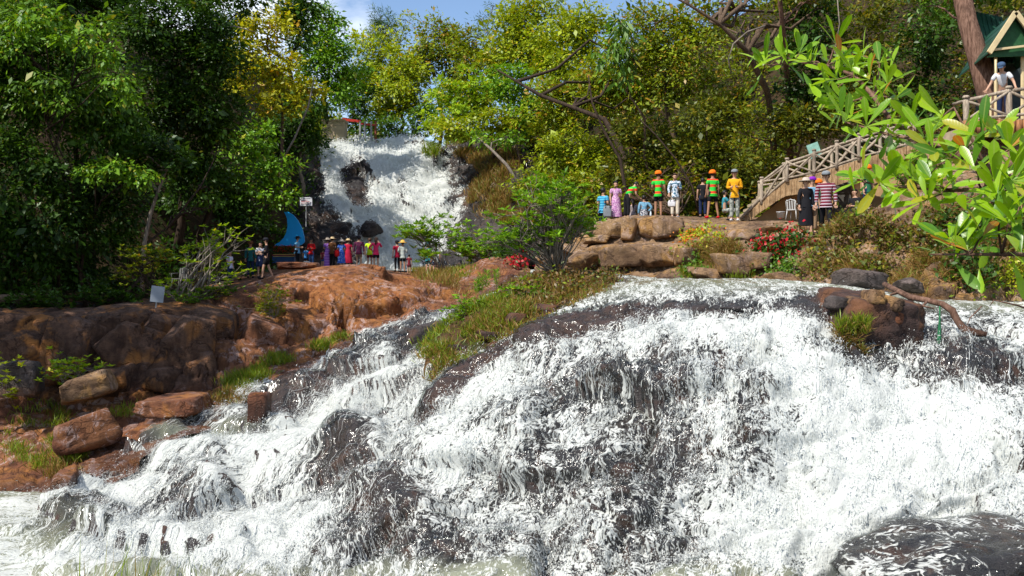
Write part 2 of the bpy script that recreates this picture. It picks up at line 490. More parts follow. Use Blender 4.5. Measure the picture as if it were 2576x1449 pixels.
# ---- foam / water material: follows the 'flow' coordinate (metres across, metres along the current)
def water_mat(name, fs=1.0, film=(0.20, 0.21, 0.15)):
    m, nt, out = new_mat(name); k = NT(nt)
    fl = k.n('Attribute', attribute_name='flow').outputs['Vector']
    foam = k.n('Attribute', attribute_name='foam').outputs['Fac']
    deep = k.n('Attribute', attribute_name='deep').outputs['Fac']
    pos = k.n('NewGeometry').outputs['Position']
    wob = k.n('TexNoise'); k.l(pos, wob.inputs['Vector']); wob.inputs['Scale'].default_value = 1.6 * fs; wob.inputs['Detail'].default_value = 3
    wv = k.n('VectorMath', operation='SCALE'); wv.inputs['Scale'].default_value = 0.5 / fs; k.l(wob.outputs['Color'], wv.inputs[0])
    fa = k.n('VectorMath', operation='ADD'); k.l(fl, fa.inputs[0]); k.l(wv.outputs[0], fa.inputs[1]); fv = fa.outputs[0]
    n1 = k.noise(k.mapping(fv, (2.6 * fs, 0.75 * fs, 1)), 1.0, 3, 0.6)
    n2 = k.noise(k.mapping(fv, (8.0 * fs, 3.0 * fs, 1)), 1.0, 3, 0.68)
    n3 = k.noise(k.mapping(fv, (30.0 * fs, 13.0 * fs, 1)), 1.0, 2, 0.7)
    s = k.math('ADD', k.math('MULTIPLY', n1, 0.26), k.math('ADD', k.math('MULTIPLY', n2, 0.34), k.math('MULTIPLY', n3, 0.40)))
    # s sits near 0.5 with a small spread: compare with the wanted cover
    thr = k.math('SUBTRACT', k.math('MULTIPLY_ADD', s, 3.6, -1.3), k.math('SUBTRACT', 1.0, foam))
    mask = k.ramp(k.math('MULTIPLY_ADD', thr, 1.6, 0.5, clamp=True), [(0.24, 0.0), (0.62, 1.0)])
    shade = k.ramp(s, [(0.38, 0.55), (0.56, 1.0)])
    col = k.mix(shade, (0.42, 0.46, 0.43), (0.64, 0.66, 0.63))
    hb = k.math('ADD', k.math('MULTIPLY', n2, 0.45), k.math('ADD', k.math('MULTIPLY', n3, 0.3), k.math('MULTIPLY', n1, 0.3)))
    nrm = k.bump(hb, 0.55, 0.10 / fs)
    fd = k.n('BsdfDiffuse'); k.l(col, fd.inputs['Color']); k.l(nrm, fd.inputs['Normal'])
    ft = k.n('BsdfTranslucent'); ft.inputs['Color'].default_value = (0.75, 0.8, 0.8, 1); k.l(nrm, ft.inputs['Normal'])
    fm = k.n('MixShader'); fm.inputs[0].default_value = 0.25; k.l(fd.outputs[0], fm.inputs[1]); k.l(ft.outputs[0], fm.inputs[2])
    tr = k.n('BsdfTransparent'); tr.inputs['Color'].default_value = (0.9, 0.93, 0.92, 1)
    gl = k.n('BsdfGlossy'); gl.inputs['Roughness'].default_value = 0.12; k.l(nrm, gl.inputs['Normal'])
    fr = k.n('Fresnel'); fr.inputs['IOR'].default_value = 1.33
    film_s = k.n('MixShader'); k.l(k.math('MULTIPLY_ADD', fr.outputs[0], 0.5, 0.02, clamp=True), film_s.inputs[0]); k.l(tr.outputs[0], film_s.inputs[1]); k.l(gl.outputs[0], film_s.inputs[2])
    dp = k.principled(film, 0.08, nrm, 0.5)
    base = k.n('MixShader'); k.l(deep, base.inputs[0]); k.l(film_s.outputs[0], base.inputs[1]); k.l(dp.outputs[0], base.inputs[2])
    fin = k.n('MixShader'); k.l(mask, fin.inputs[0]); k.l(base.outputs[0], fin.inputs[1]); k.l(fm.outputs[0], fin.inputs[2])
    k.l(fin.outputs[0], out.inputs[0])
    return m
M_water = water_mat('foaming_water', 1.0)
M_fallw = water_mat('falling_water', 0.55)

# ---- the near cascade: columns follow the current, left to right; rows run from upstream to the plunge pool
CAS = [
 [(1290,692,34),(1200,752,31),(1040,800,29.3),(860,868,27.6),(690,970,25.6),(400,1088,22.5),(150,1262,19.3),(-80,1330,17.2)],
 [(1320,692,33.5),(1220,765,29.5),(1085,835,27.5),(950,910,25.6),(800,1020,23.4),(560,1150,20.8),(330,1290,18.4),(100,1420,14.9)],
 [(1350,692,33),(1240,785,27.5),(1125,880,24.8),(1020,960,23),(900,1060,21),(700,1190,19.2),(520,1330,17),(330,1500,13.4)],
 [(1400,695,31),(1300,790,24),(1180,880,22),(1080,970,20.5),(960,1090,19.2),(800,1230,17.8),(680,1350,16),(560,1500,13.4)],
 [(1460,692,30),(1400,770,21.5),(1290,880,19.5),(1190,990,18.4),(1080,1110,17.5),(940,1240,16.5),(850,1360,15.3),(780,1500,13.3)],
 [(1520,690,29.5),(1510,765,19.5),(1390,890,18),(1280,1010,17),(1180,1130,16.2),(1080,1250,15.4),(1020,1370,14.5),(980,1500,13.2)],
 [(1580,694,28.5),(1640,752,18.9),(1530,890,17.4),(1440,1030,16.3),(1360,1160,15.5),(1300,1280,14.8),(1260,1390,14),(1240,1500,13.1)],
 [(1660,700,27.5),(1780,747,18.6),(1720,890,16.9),(1660,1040,15.7),(1610,1180,14.9),(1570,1290,14.3),(1550,1400,13.6),(1530,1510,12.9)],
 [(1760,706,26.5),(1920,744,18.4),(1900,890,16.5),(1880,1040,15.3),(1860,1180,14.5),(1845,1300,13.9),(1835,1400,13.3),(1825,1510,12.7)],
 [(1880,716,25),(2050,744,18.2),(2065,890,16.2),(2080,1040,15),(2085,1180,14.2),(2080,1300,13.6),(2070,1400,13.1),(2060,1510,12.6)],
 [(2080,730,23),(2200,760,18.5),(2230,890,16.5),(2260,1040,15),(2260,1180,14.1),(2240,1300,13.5),(2210,1400,13),(2190,1510,12.5)],
 [(2300,745,22),(2400,790,18.5),(2430,900,16.4),(2470,1040,14.8),(2470,1180,13.9),(2450,1300,13.3),(2420,1400,12.9),(2400,1510,12.4)],
 [(2560,755,21),(2650,800,18.3),(2680,900,16.2),(2710,1040,14.6),(2720,1180,13.7),(2710,1300,13.1),(2680,1400,12.7),(2660,1510,12.3)],
 [(2800,760,20.5),(2950,800,18),(2970,900,16),(3000,1040,14.4),(3000,1180,13.5),(2990,1300,13),(2960,1400,12.6),(2940,1510,12.2)],
]
def gauss(P, blobs):
    """blobs: (px,py,rx,ry,value[,rot deg]) placed on the surface where the camera map shows them"""
    x, y = project(P)
    out = np.zeros(len(P))
    for b in blobs:
        dx = x - b[0]; dy = y - b[1]
        if len(b) > 5:
            a = math.radians(b[5]); dx, dy = dx * math.cos(a) + dy * math.sin(a), -dx * math.sin(a) + dy * math.cos(a)
        out += b[4] * np.exp(-((dx / b[2]) ** 2 + (dy / b[3]) ** 2))
    return out

CAS = [c_ + [(c_[-1][0] - 30, c_[-1][1] + 140, c_[-1][2] - 0.8)] for c_ in CAS]
cas = Loft(CAS, 310, 500)
Pc = cas.flat().copy()
n0 = cas.normals()
bulge = gauss(Pc, [(890,1110,75,55,.5),(960,1230,90,60,.35),(500,1230,110,60,.35),(200,1330,90,60,.3),(1060,1330,110,60,.45),
                   (1600,960,200,90,.25),(1560,1220,120,120,.3),(1880,1090,80,130,.3),(2440,930,140,60,.35),
                   (1320,900,180,28,.32,-20),(1540,800,130,22,.2,-10),(1130,1020,90,24,.45,-45),(760,985,130,22,.5,-22),(330,1120,120,20,.45,-22),(1100,820,50,30,.4,-25),(960,880,60,18,.3,-30),(1740,985,50,60,.25),(1330,1140,60,60,.25),(1480,1330,70,60,.3)])
rd = rock_disp(Pc, 1.7, 0.40, 3, stretch=(1.5, 0.8, 0.7), octs=3, crack=0.35)
chan = sstep(0.6, 2.1, cas.rowf.ravel())
cas.displace((bulge + rd) * (0.15 + 0.85 * chan) - 0.12 * (1 - chan), n0)
bedbrown = np.clip(gauss(Pc, [(1330,885,190,34,1.0,-17),(1500,825,150,34,1.0,-12),(1560,785,150,20,1.0,-8),(1180,975,70,24,.8,-42),(760,985,120,24,.8,-22),(330,1120,120,20,.9,-22),(950,1200,120,120,.25),(1850,775,200,12,.5)]), 0, .9)
bed = Loft.__new__(Loft); bed.P = cas.P[::2]; bed.nr, bed.nc = bed.P.shape[:2]
wet_bed = link_mesh('riverbed', bed.mesh('riverbed', {'brown': bedbrown.reshape(cas.nr, cas.nc)[::2].ravel()}, smooth=False), M_wet)
tag(wet_bed, 'dark wet rock bed under the white cascade', 'rock', kind='structure')

# water sheet, a little above the bed
Pr = cas.flat().copy()
flow = np.stack([cas.U.ravel(), cas.V.ravel(), np.zeros(cas.nr * cas.nc)], 1)
rowf = cas.rowf.ravel(); colf = cas.colf.ravel()
foam = 0.46 + gauss(Pc, [
 (890,1120,80,70,-.45),(860,1190,80,40,-.3,-30),(1000,1260,120,60,-.28,-35),(900,1330,140,50,-.15,-30),(1080,1390,120,45,-.5),
 (1560,960,220,60,-.12,-8),(1500,1100,170,160,-.10),(1650,1000,80,90,-.14),(1420,1230,160,120,-.12),(1620,1300,150,120,-.06),
 (1890,1010,50,80,-.26),(1880,1190,50,90,-.28),(1700,1150,60,160,-.14),
 (2460,930,160,48,-.42,8),(2300,960,80,40,-.2),
 (1330,890,190,24,-.8,-17),(1480,840,120,22,-.6,-12),(1540,795,150,18,-.6,-8),(1720,768,120,12,-.45),(1880,775,90,14,-.4),(2010,765,60,12,-.35),
 (1180,975,70,20,-.8,-42),(1100,1050,70,18,-.6,-45),(1060,820,60,22,-.8,-28),(1030,870,40,20,-.6,-40),(1160,775,40,16,-.7,-20),
 (890,905,90,16,-.55,-25),(800,960,90,22,-.6,-25),(330,1120,110,18,-.8,-22),(230,1190,60,18,-.7,-30),(700,1010,60,22,-.7,-35),(520,1095,130,13,-.6,-6),
 (460,1235,60,45,-.28),(540,1190,40,25,-.3),(200,1330,70,40,-.3),(430,1290,90,30,-.2),(150,1360,50,25,-.3),
 (2120,880,70,60,-.6),(2050,790,50,30,-.4),(2200,900,60,30,-.5),(2330,850,60,20,-.35),
 (2150,1150,230,240,.42),(2000,900,160,90,.3),(2450,1150,170,160,.28),(2250,1000,130,50,.25),(1980,1350,200,110,.4),
 (700,1150,200,45,.35,-25),(500,1130,120,30,.3,-15),(1080,1010,80,40,.2),(800,1050,130,35,.35,-30),(980,960,100,30,.28,-28),
 (1250,1000,90,40,.3,-35),(1130,1150,70,60,.3,-45),(1900,830,200,45,.22),(1650,880,170,30,.25,-12),(1000,1140,60,45,.2),
 (200,1250,150,30,.35),(100,1400,300,40,.3),(500,1400,250,50,.35),(700,1330,140,60,.2),(1160,905,60,22,.5,-20),(1240,820,40,20,.5,-25),(1210,740,30,20,.4),
])
deep = sstep(1.05, 0.7, rowf) * sstep(2.5, 5.5, colf)
deep = np.maximum(deep, sstep(6.35, 6.9, rowf))
deep = np.maximum(deep, np.clip(gauss(Pc, [(500,1092,110,16,1.0,-4),(60,1270,90,18,1.2,0)]), 0, 1))
foam += deep * -0.10 + sstep(0.9, 0.2, rowf) * 0.04
foam += 0.22 * fbm(np.stack([flow[:, 0] * 0.9, flow[:, 1] * 0.45, flow[:, 0] * 0], 1), 3, 55)
ridge = fbm(np.stack([flow[:, 0] * 2.2, flow[:, 1] * 0.7, flow[:, 0] * 0], 1), 4, 9, 0.55)
lump = fbm(Pc * 4.5, 3, 21, 0.6)
thick = 0.05 + np.clip(foam, 0, 1) * (0.05 + 0.035 * ridge + 0.035 * lump) + 0.05 * deep
# smooth the bed under the water so the current bridges the small joints
sm = (cas.P * 1.0)
for _ in range(6):
    sm[1:-1, 1:-1] = 0.2 * (sm[1:-1, 1:-1] + sm[:-2, 1:-1] + sm[2:, 1:-1] + sm[1:-1, :-2] + sm[1:-1, 2:])
wat = Loft.__new__(Loft); wat.nr, wat.nc = cas.nr, cas.nc
wfac = np.clip(foam, 0.0, 1)[:, None]
wat.P = (Pr * (1 - wfac) + sm.reshape(-1, 3) * wfac).reshape(cas.nr, cas.nc, 3)
wat.P = wat.P + n0 * np.maximum(thick, 0.01).reshape(cas.nr, cas.nc, 1)
water = link_mesh('cascade_water', wat.mesh('cascade_water', {'flow': flow, 'foam': np.clip(foam, 0.02, 0.97), 'deep': deep}), M_water)
tag(water, 'white foaming water sliding down the near rock cascade', 'water', kind='structure')

# plunge pool in front of the cascade
gx, gy = np.meshgrid(np.linspace(-26, 16, 260), np.linspace(3.0, 20.5, 150))
pz = 0.76 + 0.16 * fbm(np.stack([gx.ravel() * 1.1, gy.ravel() * 1.1, gx.ravel() * 0], 1), 4, 4) 
Pp = np.stack([gx.ravel(), gy.ravel(), pz], 1)
idx = np.arange(260 * 150).reshape(150, 260)
pf = np.stack([idx[:-1, :-1], idx[:-1, 1:], idx[1:, 1:], idx[1:, :-1]], -1).reshape(-1, 4)
pfoam = 0.56 + 0.5 * fbm(Pp * 0.6, 4, 8)
pool = link_mesh('plunge_pool', np_mesh('plunge_pool', Pp, pf, True, {'flow': Pp[:, [1, 0, 2]], 'foam': np.clip(pfoam, 0, 0.95), 'deep': np.ones(len(Pp))}), M_water)
tag(pool, 'churning foamy plunge pool below the cascade', 'water', kind='structure')

# ---- left bank: ledges, dark cliff and the red rock mound
BANK = [
 [(-900,1500,16),(-900,1330,19),(-700,1040,24),(-640,900,24.8),(-620,790,25.6),(-600,752,31),(-560,732,40),(-500,650,52)],
 [(-350,1400,17.5),(-330,1285,19.8),(-320,1025,25),(-320,900,25.7),(-320,815,26.4),(-320,798,32),(-320,768,40),(-320,660,52)],
 [(-30,1340,18.6),(-10,1255,20.3),(0,1025,25.5),(0,905,26.2),(0,818,26.9),(0,798,33),(0,766,40),(0,690,54)],
 [(190,1250,19.5),(200,1190,20.8),(250,1008,25.7),(250,900,26.4),(250,812,27.2),(250,792,34),(250,762,42),(250,690,56)],
 [(430,1130,21.5),(420,1082,23),(470,995,25.9),(480,890,26.9),(480,800,28),(480,764,35),(500,722,44),(520,672,56)],
 [(610,1060,23.5),(600,1022,24.4),(570,960,26.6),(580,850,28.2),(600,762,29.8),(640,715,38),(660,690,47),(680,664,58)],
 [(750,990,25.4),(735,948,26.4),(705,890,28),(705,790,29.7),(715,718,31.4),(750,690,41),(760,672,51),(780,660,60)],
 [(900,880,28),(880,850,28.9),(890,808,30.1),(890,740,31.1),(905,686,32.6),(925,680,42),(930,672,52),(935,674,61)],
 [(1075,815,29.4),(1060,792,30),(1040,768,30.9),(1025,725,31.9),(1005,704,33.5),(1015,690,44),(1020,681,54),(1010,680,61)],
 [(1200,775,30.5),(1185,757,31.3),(1150,738,33),(1135,710,34),(1130,700,35.5),(1135,688,46),(1140,681,55),(1120,680,61)],
 [(1310,705,31.5),(1290,690,34),(1275,678,35.5),(1270,662,36.3),(1265,648,37.2),(1265,645,43),(1262,650,53),(1255,670,61)],
 [(1345,700,32),(1335,692,35),(1325,680,37),(1320,672,38),(1318,668,40),(1315,665,45),(1312,668,54),(1310,672,61)],
]
bank = Loft(BANK, 260, 400)
Pb = bank.flat().copy(); nb = bank.normals()
rb = rock_disp(Pb, 2.8, 0.80, 12, stretch=(1.3, 1.0, 0.8), octs=3, crack=0.4) * (0.3 + 0.7 * sstep(0.97, 0.75, nb[..., 2].ravel()))
bx, by = project(Pb)
flat_k = sstep(3.8, 4.8, bank.rowf.ravel())
rb = rb * (1 - 0.8 * flat_k) - 0.12 * sstep(3.2, 4.2, bank.rowf.ravel())
rb += gauss(Pb, [(360,860,90,70,.5),(560,880,50,60,.4),(930,700,60,20,.12),(820,770,80,40,.15)])
bank.displace(rb, nb)
wetb = sstep(1.35, 0.9, bank.rowf.ravel() + 0.25 * fbm(Pb * 0.6, 3, 3))
brn = sstep(620, 480, bx + 60 * fbm(Pb * 0.5, 2, 81)) * 0.85 * sstep(1000, 960, by) + 0.5 * sstep(4.2, 5.0, bank.rowf.ravel()) * sstep(900, 600, bx)  # browner cliff rock, plus plateau shade put into the colour
wrm = np.clip(gauss(Pb, [(850,740,150,90,1.0),(1000,730,70,60,.8),(660,820,60,60,.6),(220,1090,80,40,.5)]), 0, 1) * 0.8
bank_o = link_mesh('rock_bank', bank.mesh('rock_bank', {'wet': wetb, 'warm': wrm, 'brown': np.clip(brn, 0, 1)}, smooth=False), M_red)
tag(bank_o, 'rusty red rock bank and mound left of the cascade', 'rock', kind='structure')

# ---- right bank: stone terrace where the visitors stand, and the overgrown slope to its right
TERR = [
 [(1340,705,30.5),(1345,682,33.5),(1345,665,35),(1350,652,36),(1355,645,37),(1380,628,38.5),(1400,612,41),(1400,600,52)],
 [(1410,705,29.5),(1412,686,31.5),(1412,665,32.5),(1412,640,33.3),(1415,632,34.3),(1440,610,36),(1455,600,39),(1455,582,52)],
 [(1490,705,28.5),(1490,689,30),(1490,662,30.8),(1490,618,31.6),(1495,612,33),(1505,582,33.6),(1512,574,37),(1512,560,50)],
 [(1570,708,27.8),(1570,692,29),(1570,664,29.8),(1570,614,30.6),(1568,610,32.2),(1555,552,32.9),(1565,548,36.5),(1575,545,48)],
 [(1660,712,27),(1660,697,28),(1660,668,28.8),(1660,613,29.7),(1660,609,31.6),(1660,548,32.2),(1668,546,36),(1680,542,46)],
 [(1750,718,26),(1752,706,27),(1750,672,27.9),(1745,614,29),(1742,604,31),(1740,562,32),(1745,552,36),(1750,545,44)],
 [(1840,726,24.8),(1840,716,25.7),(1835,680,26.7),(1835,622,28),(1840,600,29.5),(1840,568,31.8),(1845,556,36),(1850,548,43)],
 [(1950,738,23),(1950,727,23.8),(1945,685,24.8),(1945,622,26.2),(1950,600,28),(1955,572,31),(1965,552,36),(1965,546,42)],
 [(2070,748,21.4),(2068,737,22.2),(2065,690,23.2),(2062,618,24.8),(2064,597,26),(2068,580,29),(2075,552,35.5),(2080,546,41)],
 [(2190,752,20.6),(2188,742,21.2),(2190,690,22),(2190,600,23.3),(2195,545,24.6),(2200,535,27.5),(2205,525,33),(2210,520,39)],
 [(2320,765,20.2),(2320,752,20.6),(2330,690,21.2),(2330,590,22.4),(2330,500,23.8),(2335,470,27),(2340,440,31),(2345,400,35)],
 [(2480,780,19.8),(2480,766,20.2),(2480,690,20.8),(2480,580,21.8),(2480,470,23.4),(2485,405,26),(2485,345,27.5),(2490,315,34)],
 [(2700,785,19.4),(2700,772,19.8),(2700,690,20.4),(2700,570,21.4),(2700,450,23),(2700,360,25.6),(2700,330,27),(2700,300,34)],
 [(3100,800,18.6),(3100,780,19),(3100,690,19.6),(3100,560,20.6),(3100,430,22),(3100,330,25),(3100,300,27),(3100,260,33)],
]
terr = Loft(TERR, 195, 350)
Pt = terr.flat().copy(); nt_ = terr.normals()
rt = rock_disp(Pt, 1.9, 0.45, 31, stretch=(1.5, 1.0, 0.8), octs=3, crack=0.5) * (0.3 + 0.7 * sstep(0.97, 0.75, nt_[..., 2].ravel()))
rt = rt * (1 - 0.7 * sstep(5.2, 6.0, terr.rowf.ravel()))
terr.displace(rt, nt_)
wett = sstep(1.5, 1.0, terr.rowf.ravel() + 0.3 * fbm(Pt * 0.7, 3, 13))
terr_o = link_mesh('rock_terrace', terr.mesh('rock_terrace', {'wet': wett}, smooth=False), M_tan)
tag(terr_o, 'tan stone terrace and steep bank right of the river', 'rock', kind='structure')

# ---- far waterfall: rock face and falling water
FALL = [
 [('w',-34,58,6.5),('w',-34,60,9),('w',-33,63,13),('w',-32,66,17),('w',-31,70,20),('w',-30,76,24)][::-1],
 [(560,668,58),(580,600,60),(610,520,63),(640,450,66),(660,390,70),(680,350,78)][::-1],
 [(760,670,60),(765,610,61.5),(770,540,63.5),(775,470,67),(780,395,71.5),(790,366,79)][::-1],
 [(880,680,62),(865,620,62.6),(845,560,64),(812,480,68.2),(808,402,72),(822,364,79)][::-1],
 [(960,690,62),(950,620,64),(915,555,66.5),(880,480,69.5),(872,400,72.3),(880,362,80)][::-1],
 [(1005,690,62),(1000,620,64.3),(985,555,67),(958,480,69.8),(950,400,72.4),(945,362,80)][::-1],
 [(1040,690,62),(1040,620,64.3),(1040,555,67),(1028,480,69.8),(1020,400,72.4),(1010,362,80)][::-1],
 [(1075,690,61.8),(1085,620,64),(1105,555,66.6),(1090,480,69.5),(1075,400,72.2),(1065,362,80)][::-1],
 [(1120,690,61),(1140,620,63),(1165,550,65.6),(1160,470,69),(1110,405,72),(1095,364,80)][::-1],
 [(1180,690,59),(1200,615,61),(1220,540,64),(1215,450,68.5),(1180,385,72.5),(1165,350,80)][::-1],
 [(1300,680,57),(1310,600,59),(1320,520,62),(1320,430,66.5),(1300,360,71.5),(1290,330,80)][::-1],
 [(1500,660,52),(1500,590,54),(1500,500,57),(1500,420,61),(1490,340,67),(1480,280,76)][::-1],
]
fall = Loft(FALL, 190, 260)
Pf = fall.flat().copy(); nf0 = fall.normals()
rf = rock_disp(Pf, 3.0, 0.8, 61, stretch=(1.0, 1.0, 0.8), octs=3, crack=0.3)
rf += gauss(Pf, [(935,572,32,26,.6),(900,470,40,60,.25),(1010,470,30,60,.35),(1110,520,20,40,.3)])
fall.displace(rf, nf0)
wetf = np.clip(gauss(Pf, [(980,500,190,190,1.3),(820,560,120,80,.9)]), 0, 1)
fall_o = link_mesh('waterfall_cliff', fall.mesh('waterfall_cliff', {'wet': wetf}), M_far)
tag(fall_o, 'dark cliff face behind the distant waterfall', 'cliff', kind='structure')

ff = gauss(Pf, [(1000,470,95,150,.95),(850,400,46,46,.7),(826,450,20,70,.95,14),(856,520,24,50,1.0,-30),(900,565,24,36,.8,-50),(1110,520,55,90,.65),(985,640,70,70,1.0),(960,382,150,22,.8),(812,410,18,50,.6),(1040,580,90,44,.6),(960,470,18,90,.5),
                (890,450,38,60,-.62),(905,515,28,30,-.35),(935,578,20,18,-1.0),(1012,478,36,50,-.55),(1035,400,24,14,-.35),(1105,520,16,46,-.3),(1138,500,10,40,-.35),(980,378,16,10,-.5),(1045,375,14,9,-.4),(1132,580,18,36,-.5)])
ff += 0.16 * np.clip(gauss(Pf, [(985,500,140,170,1.4)]), 0, 1)
ff *= sstep(790, 812, project(Pf)[0]) * sstep(1190, 1160, project(Pf)[0])
ff += 0.22 * fbm(np.stack([fall.U.ravel() * 0.9, fall.V.ravel() * 0.25, fall.U.ravel() * 0], 1), 4, 91, 0.6)
keep = np.clip(ff, 0, 0.97)
fw = Loft.__new__(Loft); fw.nr, fw.nc = fall.nr, fall.nc
sm = fall.P.copy()
for _ in range(4):
    sm[1:-1, 1:-1] = 0.2 * (sm[1:-1, 1:-1] + sm[:-2, 1:-1] + sm[2:, 1:-1] + sm[1:-1, :-2] + sm[1:-1, 2:])
fl2 = np.stack([fall.U.ravel(), fall.V.ravel(), np.zeros(fall.nr * fall.nc)], 1)
rg2 = fbm(np.stack([fl2[:, 0] * 1.0, fl2[:, 1] * 0.35, fl2[:, 0] * 0], 1), 4, 19, 0.55)
fw.P = sm + nf0 * (-0.12 + keep * (0.45 + 0.35 * rg2)).reshape(fall.nr, fall.nc, 1)
c0, c1 = 70, 225
fwP = fw.P[:, c0:c1]; fsel = (slice(None), slice(c0, c1))
fw.P = fwP; fw.nc = c1 - c0
sel = lambda a: a.reshape(fall.nr, fall.nc, -1)[:, c0:c1].reshape(-1, a.shape[1] if a.ndim > 1 else 1)
fall_w = link_mesh('waterfall', fw.mesh('waterfall', {'flow': sel(fl2), 'foam': sel(keep).ravel(), 'deep': np.zeros(fw.nr * fw.nc)}), M_fallw)
tag(fall_w, 'tall white waterfall dropping behind the visitors', 'waterfall', kind='structure')

# ---- river between the far falls and the near cascade
RIV = [[('w', -11, 63.5, 6.15), ('w', -9, 60, 6.1), ('w', -3, 50, 5.85), ('w', -0.5, 42, 5.65), ('w', 0.2, 36, 5.5), ('w', 0.4, 33, 5.36)],
       [('w', -6, 63.5, 6.15), ('w', -4, 60, 6.1), ('w', 0.8, 50, 5.85), ('w', 1.3, 42, 5.65), ('w', 1.5, 36, 5.5), ('w', 1.6, 32, 5.36)],
       [('w', -2, 63, 6.15), ('w', 0, 58, 6.1), ('w', 3.5, 50, 5.85), ('w', 3.6, 42, 5.65), ('w', 3.2, 36, 5.5), ('w', 3.2, 30, 5.4)]]
riv = Loft(RIV, 90, 40)
Pv = riv.flat()
riv.displace(0.06 * fbm(Pv * 1.1, 3, 5))
rvo = link_mesh('river', riv.mesh('river', {'flow': np.stack([riv.U.ravel(), riv.V.ravel(), riv.U.ravel() * 0], 1), 'foam': np.full(riv.nr * riv.nc, 0.62), 'deep': np.ones(riv.nr * riv.nc)}), M_water)
tag(rvo, 'foam streaked river between the two falls', 'river', kind='structure')

# ---- wooded slopes round the gorge
HILL = [
 [('w',-40,-20,3),('w',-48,-20,8),('w',-60,-20,16),('w',-85,-20,26),('w',-150,-20,40)],
 [('w',-26,10,2),('w',-33,10,7),('w',-44,12,16),('w',-66,14,26),('w',-150,20,42)],
 [('w',-24,26,3.2),('w',-30,28,8),('w',-40,32,16),('w',-62,40,26),('w',-150,60,42)],
 [('w',-23,36,4.4),('w',-27,41,9),('w',-34,49,16.5),('w',-50,65,26),('w',-120,110,42)],
 [('w',-16,43,4.6),('w',-17,49,9.5),('w',-21,59,17),('w',-30,78,26),('w',-75,150,42)],
 [('w',-13,52,5.4),('w',-14,57,9.5),('w',-16,66,16),('w',-20,84,23),('w',-45,170,36)],
 [('w',-14,66,9),('w',-14.5,70,13),('w',-15,77,16.5),('w',-17,94,20),('w',-30,180,30)],
 [('w',-9,77,14.6),('w',-9,82,15.6),('w',-9,90,17),('w',-9,106,19),('w',-12,190,27)],
 [('w',-3,77,15.2),('w',-3,83,16),('w',-2,92,17.5),('w',0,110,20),('w',4,190,27)],
 [('w',1,66,10),('w',1,71,14),('w',2,80,18),('w',6,100,22),('w',30,190,32)],
 [('w',5,52,7),('w',5.5,57,11),('w',7,67,17.5),('w',14,88,26),('w',60,180,42)],
 [('w',10,45.5,7.4),('w',11,50,11.5),('w',14,59,19),('w',24,78,29),('w',85,150,46)],
 [('w',16,38.5,7.3),('w',18,42.5,11.5),('w',22,50,19),('w',36,66,30),('w',110,120,48)],
 [('w',18,31.5,9.0),('w',21,35,11.5),('w',26,42,19),('w',42,54,30),('w',130,80,48)],
 [('w',22,22,9),('w',26,24,12),('w',32,28,19),('w',52,34,30),('w',150,40,48)],
 [('w',26,-10,7),('w',32,-10,12),('w',40,-10,19),('w',60,-10,30),('w',160,-20,48)],
]
hill = Loft(HILL, 90, 190)
Ph = hill.flat()
hill.displace(0.9 * fbm(Ph * 0.22, 4, 71) + 0.25 * fbm(Ph * 1.2, 3, 72))
hill_o = link_mesh('hillside', hill.mesh('hillside'), M_soil)
tag(hill_o, 'steep forest floor of leaf litter round the gorge', 'hillside', kind='structure')
gnd = MB(); gnd.add([(-900, -300, -0.6), (900, -300, -0.6), (900, 1500, -0.6), (-900, 1500, -0.6)], [(0, 1, 2, 3)])
tag(gnd.build('ground', M_soil), 'valley ground under the river and slopes', 'ground', kind='structure')

# ---- flying water: flecks torn off the current, thrown a little clear of the rock
def flecks(name, label, L, dens, flow_dir, n, size, lift, seed):
    rng = np.random.default_rng(seed)
    P = L.P.reshape(-1, 3); N = L.normals().reshape(-1, 3); T = flow_dir.reshape(-1, 3)
    w = np.clip(dens, 0, None); w = w / w.sum()
    i = rng.choice(len(P), n, p=w)
    jit = rng.normal(size=(n, 3)) * 0.05
    p = P[i] + jit + N[i] * (np.abs(rng.normal(size=n)) * lift + 0.01)[:, None]
    ax = unit_(T[i] + rng.normal(size=(n, 3)) * 0.32)
    nn = unit_(N[i] + np.array([-.2, -.25, .3]) + rng.normal(size=(n, 3)) * 0.4)
    Ls = size * rng.gamma(2.2, 0.45, n) + 0.008
    b = unit_(np.cross(nn, ax)); W = Ls * rng.uniform(0.2, 0.5, n)
    V = np.stack([p - b * W[:, None] * .5, p + b * W[:, None] * .5, p + ax * Ls[:, None]], 1).reshape(-1, 3)
    me = np_mesh(name, V, np.arange(n * 3).reshape(-1, 3))
    o = link_mesh(name, me, M_spray)
    tag(o, label, 'spray', kind='stuff')
    return o
def unit_(a): return a / (np.linalg.norm(a, axis=-1, keepdims=True) + 1e-9)
M_spray, _nt, _out = new_mat('spray_white'); _k = NT(_nt)
_d = _k.n('BsdfDiffuse'); _d.inputs['Color'].default_value = (0.70, 0.72, 0.70, 1)
_t = _k.n('BsdfTranslucent'); _t.inputs['Color'].default_value = (0.8, 0.83, 0.83, 1)
_m = _k.n('MixShader'); _m.inputs[0].default_value = 0.5; _k.l(_d.outputs[0], _m.inputs[1]); _k.l(_t.outputs[0], _m.inputs[2]); _k.l(_m.outputs[0], _out.inputs[0])
Tc = np.gradient(wat.P, axis=0); Tc /= np.linalg.norm(Tc, axis=2, keepdims=True) + 1e-9
cellA = np.linalg.norm(np.cross(np.gradient(wat.P, axis=0), np.gradient(wat.P, axis=1)), axis=2).ravel()
band = np.clip(fbm(np.stack([flow[:, 0] * 4.5, flow[:, 1] * 0.55, flow[:, 0] * 0], 1), 4, 33, 0.65) * 3.2 + 0.5, 0.03, 1.8)
clot = np.clip(fbm(Pc * 2.6, 4, 35, 0.65) * 2.6 + 0.55, 0.05, 1.8)
